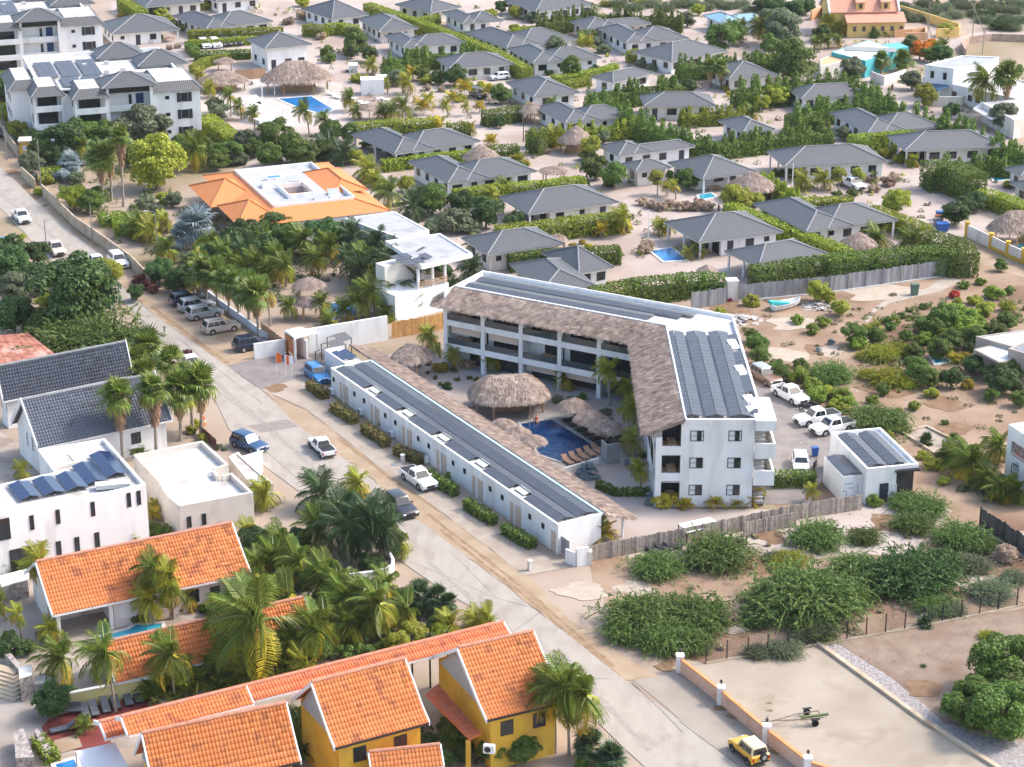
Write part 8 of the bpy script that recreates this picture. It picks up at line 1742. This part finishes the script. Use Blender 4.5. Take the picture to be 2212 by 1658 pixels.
pole(2,1990,1540,4.0,'thin white lamp post in the lane beside the small pool',m=M_white); pole(2,1180,920,3.5,'dark thin post in the sandy lane near the round hut',m=M_black); pole(3,705,1285,5.5,'slim lamp post in front of the wide bungalow garden',m=M_white); pole(3,1695,1230,3.0,'short white lamp post near the rounded dark hedge mound',m=M_white); pole(3,505,720,3.0,'short grey lamp post by the yellow-green tree',m=M_white)
pole(3,1875,265,11.5,'tall wooden utility pole by the far road'); pole(3,1585,265,8.5,'wooden utility pole at the salmon yard wall'); pole(3,1940,350,6,'wooden pole inside the far road bend'); pole(3,1980,262,9.5,'leaning stay pole beside the tall utility pole',lean=-5.0); pole(3,1625,275,6.5,'leaning stay pole at the salmon yard wall',lean=-2.5); pole(1,1700,660,3.5,'sail mast on the pool terrace, left of three',m=M_white); pole(1,1780,620,3.5,'sail mast on the pool terrace, farthest of three',m=M_white); pole(1,1835,780,3.5,'sail mast on the pool terrace, nearest of three',m=M_white)
for i, (pts, lab) in enumerate((((1540,640,1660,615,1700,680,1590,650),'farthest'),((1590,690,1700,650,1770,720,1650,700),'middle'),((1640,770,1770,720,1840,790,1700,790),'nearest'))):
    ps = [T(1,pts[k],pts[k+1],3.2-.6*(k % 4 in (0,2))) for k in range(0,8,2)]; c = ps[0]; r = thing('shade_sail', (c.x,c.y,0), 0, 'white shade sail over the pool terrace, %s of three' % lab, 'shade sail', 'white shade sails')
    MB().slab(ps[0],ps[1],ps[2],ps[3],.03).build('cloth', M_flag, r, off=(c.x,c.y,0))
    for p in ps: MB().tube([(p.x-c.x,p.y-c.y,0),(p.x-c.x,p.y-c.y,p.z)], .04, 5).build('mast', M_white, r)
wl_ = lounger_proto(M_white, M_flag, 'white_lounger', 'lounger')
for i, (n, x, y) in enumerate(((1,1560,735),(1,1600,760),(1,1670,800),(1,1700,815),(1,2180,640),(1,2150,620),(2,60,650),(2,100,670),(2,140,680),(2,240,650),(2,280,660),(1,1640,545))): p = T(n,x,y); put(wl_, i == 0, p.x, p.y, R(-20+i*17), 'white sun lounger on the pool terrace sand, %s of twelve counting rightwards' % (ORD+('eleventh','twelfth'))[i], 'white loungers on the pool terrace', z=.03, scale=1.15)
# boat trailer on the concrete yard
a, b = T(9,830,1360), T(9,600,1390); r = thing('boat_trailer', a, frame(a,b), 'rusty empty boat trailer with one green bunk on the concrete yard', 'trailer')
MB().tube([(-.9,.55,.55),(1.0,.5,.55),(3.2,0,.5),(4.4,0,.5)], .045, 6).tube([(-.9,-.55,.55),(1.0,-.5,.55),(3.2,0,.52)], .045, 6).tube([(0,-.85,.45),(0,.85,.45)], .05, 6).tube([(.9,-.5,.56),(.9,.5,.56)], .04, 5).tube([(-.8,-.55,.56),(-.8,.55,.56)], .04, 5).build('frame', mat('rusty_steel', (.13,.10,.075), (.22,.17,.13), 4, .8), r)
MB().box(-1.2,.62,.82,1.2,.82,.98).build('bunk', mat('green_carpet', (.10,.13,.05), (.14,.17,.07), 4, .95), r); MB().tube([(-1,.7,.5),(-1,.7,.82)], .03, 5).tube([(1,.7,.5),(1,.7,.82)], .03, 5).build('bunk_support', M_metalpole, r)
tl_ = MB(); N = 14; prof = [(.16,-.09),(.30,-.09),(.32,0),(.30,.09),(.16,.09)]
tl_.v = [(q*math.cos(2*math.pi*j/N), y, q*math.sin(2*math.pi*j/N)) for q, y in prof for j in range(N)]; tl_.f = [(k*N+j, k*N+(j+1) % N, (k+1)*N+(j+1) % N, (k+1)*N+j) for k in range(4) for j in range(N)] + [tuple(range(N))]
wm = tl_.mesh('wheel', M_tyre, True)
for y in (-.95,.95): link('wheel', wm, r, (0,y,.32)); MB().box(-.4,y-.13,.66,.4,y+.13,.69).build('mudguard', M_trim, r)
MB().tube([(3.9,0,.5),(3.9,0,.95),(3.75,0,1.1)], .04, 5).tube([(4.1,0,0),(4.1,0,.6)], .03, 5).build('winch_post', M_metalpole, r)
# beached boat
a, b = T(6,580,360), T(6,760,320); L_ = (b-a).length; r = thing('beached_boat', a, frame(a,b), 'white and blue wooden boat lying on stones with a turquoise tarp', 'boat')
m = MB(); st = [(0,.75,.0),(.25,.95,-.02),(.6,.85,.02),(.85,.45,.15),(1.0,.03,.35)]
for i in range(4):
    (t0,w0,z0),(t1,w1,z1) = st[i], st[i+1]; x0, x1 = t0*L_, t1*L_
    for s in (-1,1): m.hull8([(x0,s*w0*.45,z0+.1),(x1,s*w1*.45,z1+.1),(x1,s*w1*.3,z1+.1),(x0,s*w0*.3,z0+.1)],[(x0,s*w0,z0+.85),(x1,s*w1,z1+.9),(x1,s*w1*.9,z1+.9),(x0,s*w0*.9,z0+.85)])
    m.hull8([(x0,-w0*.4,z0+.08),(x1,-w1*.4,z1+.08),(x1,w1*.4,z1+.08),(x0,w0*.4,z0+.08)],[(x0,-w0*.4,z0+.2),(x1,-w1*.4,z1+.2),(x1,w1*.4,z1+.2),(x0,w0*.4,z0+.2)])
m.hull8([(0,-.45*.75,.1),(.08,-.45*.75,.1),(.08,.45*.75,.1),(0,.45*.75,.1)],[(0,-.75,.85),(.08,-.75,.85),(.08,.75,.85),(0,.75,.85)]); m.build('hull', M_white, r)
MB().box(L_*.3,-.8,.6,L_*.36,.8,.66).box(L_*.6,-.7,.6,L_*.66,.7,.66).build('thwart', mat('boat_blue', (.05,.22,.42)), r)
MB().hull8([(-.1,.2,.8),(L_*.6,-.5,.6),(L_*.6,.3,.65),(0,.9,.9)],[(-.1,.2,1.25),(L_*.6,-.5,.72),(L_*.6,.3,.77),(0,.9,1.3)]).build('tarp', mat('turquoise_tarp', (.03,.36,.36), (.05,.45,.44), 3, .6), r)
# motorbikes
def bike(p, rz, label, m):
    r = thing('motorbike', p, rz, label, 'motorbike', 'motorbikes and scooters')
    w_ = MB(); N = 14; w_.v = [(q*math.cos(2*math.pi*j/N), y, q*math.sin(2*math.pi*j/N)) for q, y in ((.2,-.05),(.3,-.04),(.3,.04),(.2,.05)) for j in range(N)]; w_.f = [(k*N+j,k*N+(j+1) % N,(k+1)*N+(j+1) % N,(k+1)*N+j) for k in range(3) for j in range(N)]; me = w_.mesh('wheel', M_tyre)
    for x in (-.65,.65): link('wheel', me, r, (x,0,.3))
    MB().hull8([(-.6,-.12,.35),(.45,-.12,.35),(.45,.12,.35),(-.6,.12,.35)],[(-.55,-.14,.75),(.35,-.14,.85),(.35,.14,.85),(-.55,.14,.75)]).build('body', m, r); MB().box(-.6,-.13,.76,.05,.13,.86).build('seat', M_trim, r); MB().tube([(.7,0,.3),(.45,0,.95),(.4,0,1.0)], .035, 5).tube([(.4,-.35,1.02),(.4,.35,1.02)], .025, 5).build('handlebar', M_trim, r)
bike(T(6,800,1005), R(150), 'black motorbike left of another behind the white pickup', C_BLK); bike(T(6,845,990), R(140), 'black motorbike with red detail at the planted strip', C_BLK); bike(T(6,520,1600), R(80), 'dark scooter leaning at the right foot of the hotel wall', C_BLK); bike(T(6,858,1380), R(70), 'dark scooter beside the annex wall', C_BLK)
# bins, tank, boxes
def bin_(p, m, label, w=1.1, h=1.2):
    r = thing('waste_bin', p, R(10), label, 'bin', 'bins at the lane end'); MB().hull8([(-w*.4,-w*.32,.1),(w*.4,-w*.32,.1),(w*.4,w*.32,.1),(-w*.4,w*.32,.1)],[(-w*.5,-w*.4,h),(w*.5,-w*.4,h),(w*.5,w*.4,h),(-w*.5,w*.4,h)]).build('body', m, r); MB().box(-w*.53,-w*.43,h,w*.53,w*.43,h+.1).build('lid', m, r)
M_bb = mat('bin_blue', (.015,.09,.32), None, rough=.5)
bin_(T(3,1665,1425), M_bb, 'dark blue bin farthest of the bins at the lane end'); bin_(T(3,1660,1450), mat('bin_orange', (.6,.17,.04)), 'orange bin between blue and grey ones'); bin_(T(3,1650,1470), mat('bin_grey', (.2,.2,.22)), 'grey bin behind the large blue container'); bin_(T(3,1680,1500), M_bb, 'large blue container nearest the dark tree', 1.7, 1.2)
bin_(T(6,855,1300), M_bb, 'blue bin at the back corner of the annex', .7, 1.0); bin_(T(1,228,1180), mat('bin_dark', (.05,.055,.05)), 'dark bin at the end of the short beige wall', .9, 1.1); bin_(T(6,1500,255), mat('bin_green', (.10,.16,.13)), 'grey-green bin on the sandy plot by the curved path', 1.0, 1.5)
p = T(1,2080,105); r = thing('gas_tank', p, R(6), 'white horizontal gas tank beside the clipped square hedges', 'tank'); mb = MB(); mb.tube([(-2.4,0,1.1),(-2.2,0,1.1),(2.2,0,1.1),(2.4,0,1.1)], [.4,.85,.85,.4], 14); mb.build('vessel', M_white, r, True); MB().box(-1.6,-.6,0,-1.3,.6,.5).build('saddle', M_gcap, r); MB().box(1.3,-.6,0,1.6,.6,.5).build('saddle', M_gcap, r)
cn = T(4,1318,1095); r = thing('traffic_cone', cn, 0, 'orange safety barrel beside the dark red slat fence', 'cone'); MB().lathe([(.28,0),(.30,.1),(.22,.12),(.2,1.0),(.1,1.05)], 10).build('body', mat('safety_orange', (.7,.14,.02)), r); MB().lathe([(.24,.4),(.24,.55)], 10).build('band', M_white, r)
for i, (n, x, y, lab) in enumerate(((8,1222,385,'white bollard on the sidewalk corner in front of the hotel'),(5,398,1335,'cream meter post at the clipped hedge beside the pickup'),(5,545,1345,'cream meter post at the hotel wall behind the pickup'))):
    p = T(n,x,y); r = thing('bollard', (p.x,p.y,.046), R(30), lab, 'bollard'); MB().box(-.18,-.18,0,.18,.18,.95 if i == 0 else .75).build('shaft', M_cream, r); MB().box(-.22,-.22,.95 if i == 0 else .75,.22,.22,1.05 if i == 0 else .82).build('cap', M_white, r)
for i, (x, y) in enumerate(((-0,0),)):
    p = Q(900,950,.27137,265,770); 
for i, (x, y) in enumerate(((265,765),(575,985),(905,1225),(1280,1500))):
    p = Q(900,950,.27137,x,y); r = thing('aircon_unit', (p.x,p.y,0), RL, 'white air conditioner box at the foot of the low block, %s from the far end' % ORD[i], 'air conditioner', 'air conditioners along the low block'); MB().box(-.4,-.18,.12,.4,.18,.78).build('casing', M_white, r); MB().box(-.3,-.19,.2,.15,-.182,.7).build('grille', M_steel, r); MB().box(-.35,-.15,0,-.25,.15,.12).build('foot', M_black, r); MB().box(.25,-.15,0,.35,.15,.12).build('foot', M_black, r)
p = Q(900,950,.27137,940,1522); r = thing('manhole_cover', (p.x,p.y,.048), 0, 'round grey manhole cover in the sidewalk near the pickup', 'manhole cover'); MB().lathe([(.42,0),(.42,.02),(.36,.025)], 16).build('lid', M_gcap, r)
r = thing('aircon_unit', T(8,960,1560,2.6), R(-12), 'air conditioner on the road-side yellow wing wall', 'air conditioner'); MB().box(-.45,-.3,0,.45,.1,.7).build('casing', M_white, r); MB().lathe([(.26,0),(.26,.02)], 12).build('fan_grille', M_trim, r, loc=(-.1,-.3,.35)); r.children[1].rotation_euler = (R(90),0,0)
for n, x, y, s, lab in ((6,400,420,2.4,'heap of grey broken slabs beside the hotel corner'),(6,880,335,2.0,'pile of pale rubble behind the beached boat'),(9,2080,300,3.2,'heap of dry brown branches by the dark fence')):
    p = T(n,x,y); r = thing('rubble_heap' if n == 6 else 'branch_heap', p, 0, lab, 'heap'); mb = MB()
    for k in range(60):
        a, q = RNG.uniform(0,6.28), RNG.uniform(0,s); z = max(.02,(1-q/s)*.7*RNG.uniform(.2,1)); d = Vector((RNG.normal(),RNG.normal(),RNG.normal()*.2)).normalized()
        c_ = Vector((q*math.cos(a),q*math.sin(a),z))
        if n == 6: mb.slab(c_-d*.4+Vector((-d.y,d.x,0))*.25, c_+d*.4+Vector((-d.y,d.x,0))*.25, c_+d*.4-Vector((-d.y,d.x,0))*.25, c_-d*.4-Vector((-d.y,d.x,0))*.25, .08)
        else: mb.tube([c_-d*1.1, c_+d*1.1+Vector((0,0,.2))], .03, 4)
    o = mb.build('pieces', mat('broken_slab', (.36,.32,.30), (.5,.46,.43), 2, .9) if n == 6 else mat('dead_wood', (.22,.14,.10), (.32,.22,.16), 2, .95), r); o['kind'] = 'stuff'
pts = [T(6,1420,1150), T(6,1580,1115), T(6,1830,1240), T(6,1680,1320)]; poly('sand_pad', pts, .05, M_walk); walls('low rim wall of the beige sand pad among shrubs', [pts[3], pts[0], pts[1], pts[2]], .3, M_beige, .25, 'rim_wall', 'wall')
# ---------------------------------------------------------------- people
def skin_fig(name, label, loc, rz, joints, edges, radii, m_body, parts, group=None):
    r = thing(name, loc, rz, label, 'person', group); me = bpy.data.meshes.new('body'); me.from_pydata(joints, edges, []); o = link('body', me, r)
    md = o.modifiers.new('skin', 'SKIN'); md.use_smooth_shade = True
    for i, q in enumerate(radii): me.skin_vertices[0].data[i].radius = (q, q)
    me.skin_vertices[0].data[0].use_root = True
    s = o.modifiers.new('sub', 'SUBSURF'); s.levels = 1; s.render_levels = 1; me.materials.append(m_body)
    for nm, mb, mm in parts: mb.build(nm, mm, r, True)
    return r
M_skin = mat('skin', (.50,.27,.18), None, rough=.6); M_hair = mat('dark_hair', (.05,.03,.02), None, rough=.7)
def head(mb, x, y, z, s=1.0): mb.lathe([(.02,-.12*s),(.07*s,-.09*s),(.09*s,0),(.085*s,.06*s),(.05*s,.11*s),(.01,.125*s)], 12, (x,y,z)); return mb
def stand(label, p, rz, top, bot, stride=.16):
    J = [(0,0,.95),(0,0,1.15),(0,0,1.38),(0,0,1.5),(0,.19,1.40),(.03,.25,1.12),(.10,.24,.88),(.14,.24,.78),(0,-.19,1.40),(-.03,-.25,1.12),(-.02,-.25,.88),(-.02,-.25,.78),(0,.1,.90),(stride*.6,.11,.50),(stride*.5,.11,.08),(stride*.5+.14,.11,.04),(0,-.1,.90),(-stride*.4,-.11,.50),(-stride,-.11,.10),(-stride+.13,-.11,.04)]
    E_ = [(0,1),(1,2),(2,3),(2,4),(4,5),(5,6),(6,7),(2,8),(8,9),(9,10),(10,11),(0,12),(12,13),(13,14),(14,15),(0,16),(16,17),(17,18),(18,19)]
    Rr = [.13,.125,.14,.055,.06,.045,.035,.03,.06,.045,.035,.03,.09,.065,.042,.035,.09,.065,.042,.035]
    sh = MB(); sh.lathe([(.165,.95),(.175,1.1),(.20,1.35),(.14,1.46)], 12); tr = MB(); tr.lathe([(.13,.55),(.19,.7),(.175,.95)], 12)
    return skin_fig('person', label, p, rz, J, E_, Rr, M_skin, [('shirt', sh, top), ('trousers', tr, bot), ('head', head(MB(),.02,0,1.64), M_skin), ('hair', MB().lathe([(.098,.0),(.1,.05),(.06,.12),(.01,.14)], 12, (0,0,1.64)), M_hair)])
stand('person in a green shirt walking on the sandy lane', T(3,268,1390), R(200), mat('green_shirt', (.03,.22,.12)), M_trim)
stand('person in dark clothes walking ahead of the green shirt', T(3,232,1392), R(200), M_trim, mat('dark_trousers', (.05,.05,.06)))
stand('person in dark clothes standing by the white house wall', T(3,1355,600), R(90), M_trim, M_trim, .05)
# bather seated on the pool edge, legs in the water
J = [(0,0,.12),(0,0,.32),(0,0,.55),(0,0,.66),(0,.18,.56),(.08,.24,.30),(.02,.26,.06),(0,-.18,.56),(.08,-.24,.30),(.02,-.26,.06),(.1,.09,.10),(.48,.10,.13),(.52,.10,-.15),(.1,-.09,.10),(.48,-.10,.13),(.52,-.10,-.15)]
E_ = [(0,1),(1,2),(2,3),(2,4),(4,5),(5,6),(2,7),(7,8),(8,9),(0,10),(10,11),(11,12),(0,13),(13,14),(14,15)]; Rr = [.13,.12,.13,.05,.055,.042,.03,.055,.042,.03,.09,.07,.045,.09,.07,.045]
skin_fig('person', 'bather in red swimwear seated on the far edge of the hotel pool', (2.75,216.95,.14), R(-70), J, E_, Rr, M_skin, [('swimsuit', MB().lathe([(.15,.08),(.14,.3),(.155,.5),(.1,.56)], 12), mat('red_swimwear', (.45,.04,.03))), ('head', head(MB(),.02,0,.80), M_skin), ('hair', MB().lathe([(.098,.0),(.1,.05),(.06,.12),(.01,.14)], 12, (0,0,.80)), mat('auburn_hair', (.30,.10,.04)))])
H3 = lambda x, y, z: Q(1850,900,.40706,x,y,z)
tq = [H3(340,1560,1.3), H3(400,1625,1.3), H3(640,1560,1.3), H3(560,1512,1.3)]; r = thing('white_awning', (tq[0].x,tq[0].y,0), 0, 'white flat awning just behind the reed fence near the hotel end wall', 'awning')
MB().slab(*tq, .08).build('cover', M_white, r, off=(tq[0].x,tq[0].y,0))
for k in tq: MB().box(-.05,-.05,0,.05,.05,1.21).build('post', M_black, r, loc=(k.x-tq[0].x,k.y-tq[0].y,0))
# ---------------------------------------------------------------- thin sea haze over the whole place
hz = MB().box(-2600,-400,-1.0, 2600,4600,96.0).build('haze', None); hz['kind'] = 'stuff'
m = bpy.data.materials.new('haze_air'); m.use_nodes = True; n_ = m.node_tree.nodes; n_.remove(n_['Principled BSDF']); pv = n_.new('ShaderNodeVolumePrincipled')
pv.inputs['Color'].default_value = (.93,.95,1.0,1); pv.inputs['Density'].default_value = .00005; m.node_tree.links.new(pv.outputs[0], n_['Material Output'].inputs['Volume']); hz.data.materials.append(m)
# ---------------------------------------------------------------- labels of the plants: kind, side, neighbour, order of nearness
LM = [('the first apartment block',1,1100,700),('the rear apartment block',1,450,330),('the yellow kiosk',1,170,980),('the flag pole',1,365,1050),('the roadside garden wall',1,480,1450),('the orange courtyard villa',1,1750,1300),('the sail-shaded pool terrace',1,1680,700),('the big thatched bar',1,1900,480),('the four parked cars',1,1430,290),('the propane tank',1,2080,110),('the oval park pool',1,2000,680),
 ('the white cube cabins',2,140,600),('the dark car under yellow palms',2,880,620),('the blue-doored bungalow',2,900,440),('the pink pergola',2,930,270),('the turquoise plunge pool',2,1440,170),('the lane-side thatched hut',2,1240,690),('the round thatched hut',2,1520,900),('the open-porch bungalow',2,1450,1380),('the glazed-end bungalow',2,500,930),('the small blue park pool',2,2120,1640),('the tilted roof panels',2,620,1590),('the plain white villa roof',2,250,1450),('the rooftop-box bungalow',2,2080,700),('the tall black door',2,1930,1160),
 ('the blue-roof house',3,330,100),('the yellow dormer house',3,1250,180),('the turquoise house',3,1180,340),('the white two-storey house',3,1700,520),('the twin red palms',3,215,560),('the bungalow pickup',3,1100,1190),('the far wide bungalow',3,1800,930),('the two walkers',3,250,1370),('the bins at the lane end',3,1660,1440),('the yellow pillar fence',3,2000,1560),('the far road bend',3,1900,300),('the pink flat house',3,2150,720),('the veranda bungalow',3,1050,1450),('the double-roofed bungalow',3,1350,780),
 ('the rusty shed roof',4,150,600),('the rear blue gable roof',4,450,780),('the front blue gable roof',4,600,1080),('the SUV row',4,1350,380),('the navy SUV',4,1630,580),('the flat solar house',4,500,1450),('the beige flat house',4,1250,1400),('the dark blue car',4,1610,1220),('the orange flags',4,1830,700),
 ('the terrace villa',5,680,100),('the court bar hut',5,1080,900),('the hotel pool',5,1450,1200),('the shower wall',5,1730,1350),('the hotel corner balconies',5,2130,1300),('the hotel thatched corner roof',5,480,620),('the verge pickup',5,500,1450),('the resort thatched shades',4,2000,230),
 ('the beached blue boat',6,650,320),('the small white hut',6,325,230),('the three white pickups',6,850,1020),('the grey canopy villa',6,2020,640),('the little garden pool',6,1660,670),('the annex building',6,1200,1350),('the palm emblem building',6,2180,1300),('the curved garden path',6,1350,330),('the sand pad',6,1600,1220),
 ('the longest orange roof',7,900,450),('the lap pool',7,830,800),('the red terrace loungers',7,720,1290),('the cut yellow wing',7,1350,1500),('the stone stairs',7,60,1080),('the flat solar house wall',7,500,200),
 ('the curved white planter wall',8,200,400),('the middle yellow wing',8,250,1300),('the road-side yellow wing',8,1080,1150),('the orange gallery roof',8,350,900),
 ('the peach pillar wall',9,250,1170),('the wire mesh fence',9,900,830),('the boat trailer',9,780,1330),('the reed fence corner',8,1600,280),('the gravel strip',9,1500,1300)]
LMW = [(n, T(t, x, y)) for n, t, x, y in LM]
ORDN = ['','second ','third ','fourth ','fifth ','sixth ','seventh ','eighth ','ninth ','tenth ','eleventh ','twelfth ','thirteenth ','fourteenth ','fifteenth ','sixteenth ','seventeenth ','eighteenth ']
from collections import defaultdict
buck = defaultdict(list)
for o, desc, pos in PLANTS:
    n, w = min(LMW, key=lambda q: (q[1].xy-pos.xy).length); d = pos-w
    rel = ('left of' if d.x < 0 else 'right of') if abs(d.x) > abs(d.y)*.8 else ('behind' if d.y > 0 else 'in front of')
    buck[(desc, rel, n)].append((d.length, o))
for (desc, rel, n), L_ in buck.items():
    L_.sort(key=lambda q: q[0])
    for k, (_, o) in enumerate(L_):
        o['label'] = '%s %s %s' % (desc, rel, n) if len(L_) == 1 else '%s%s %s %s' % ('closest ' if k == 0 else ORDN[min(k,17)].strip()+'-closest ', desc, rel, n)
        o['group'] = 'plants: ' + desc.split(' with ')[0]
# ---------------------------------------------------------------- finish: every object carries its own label
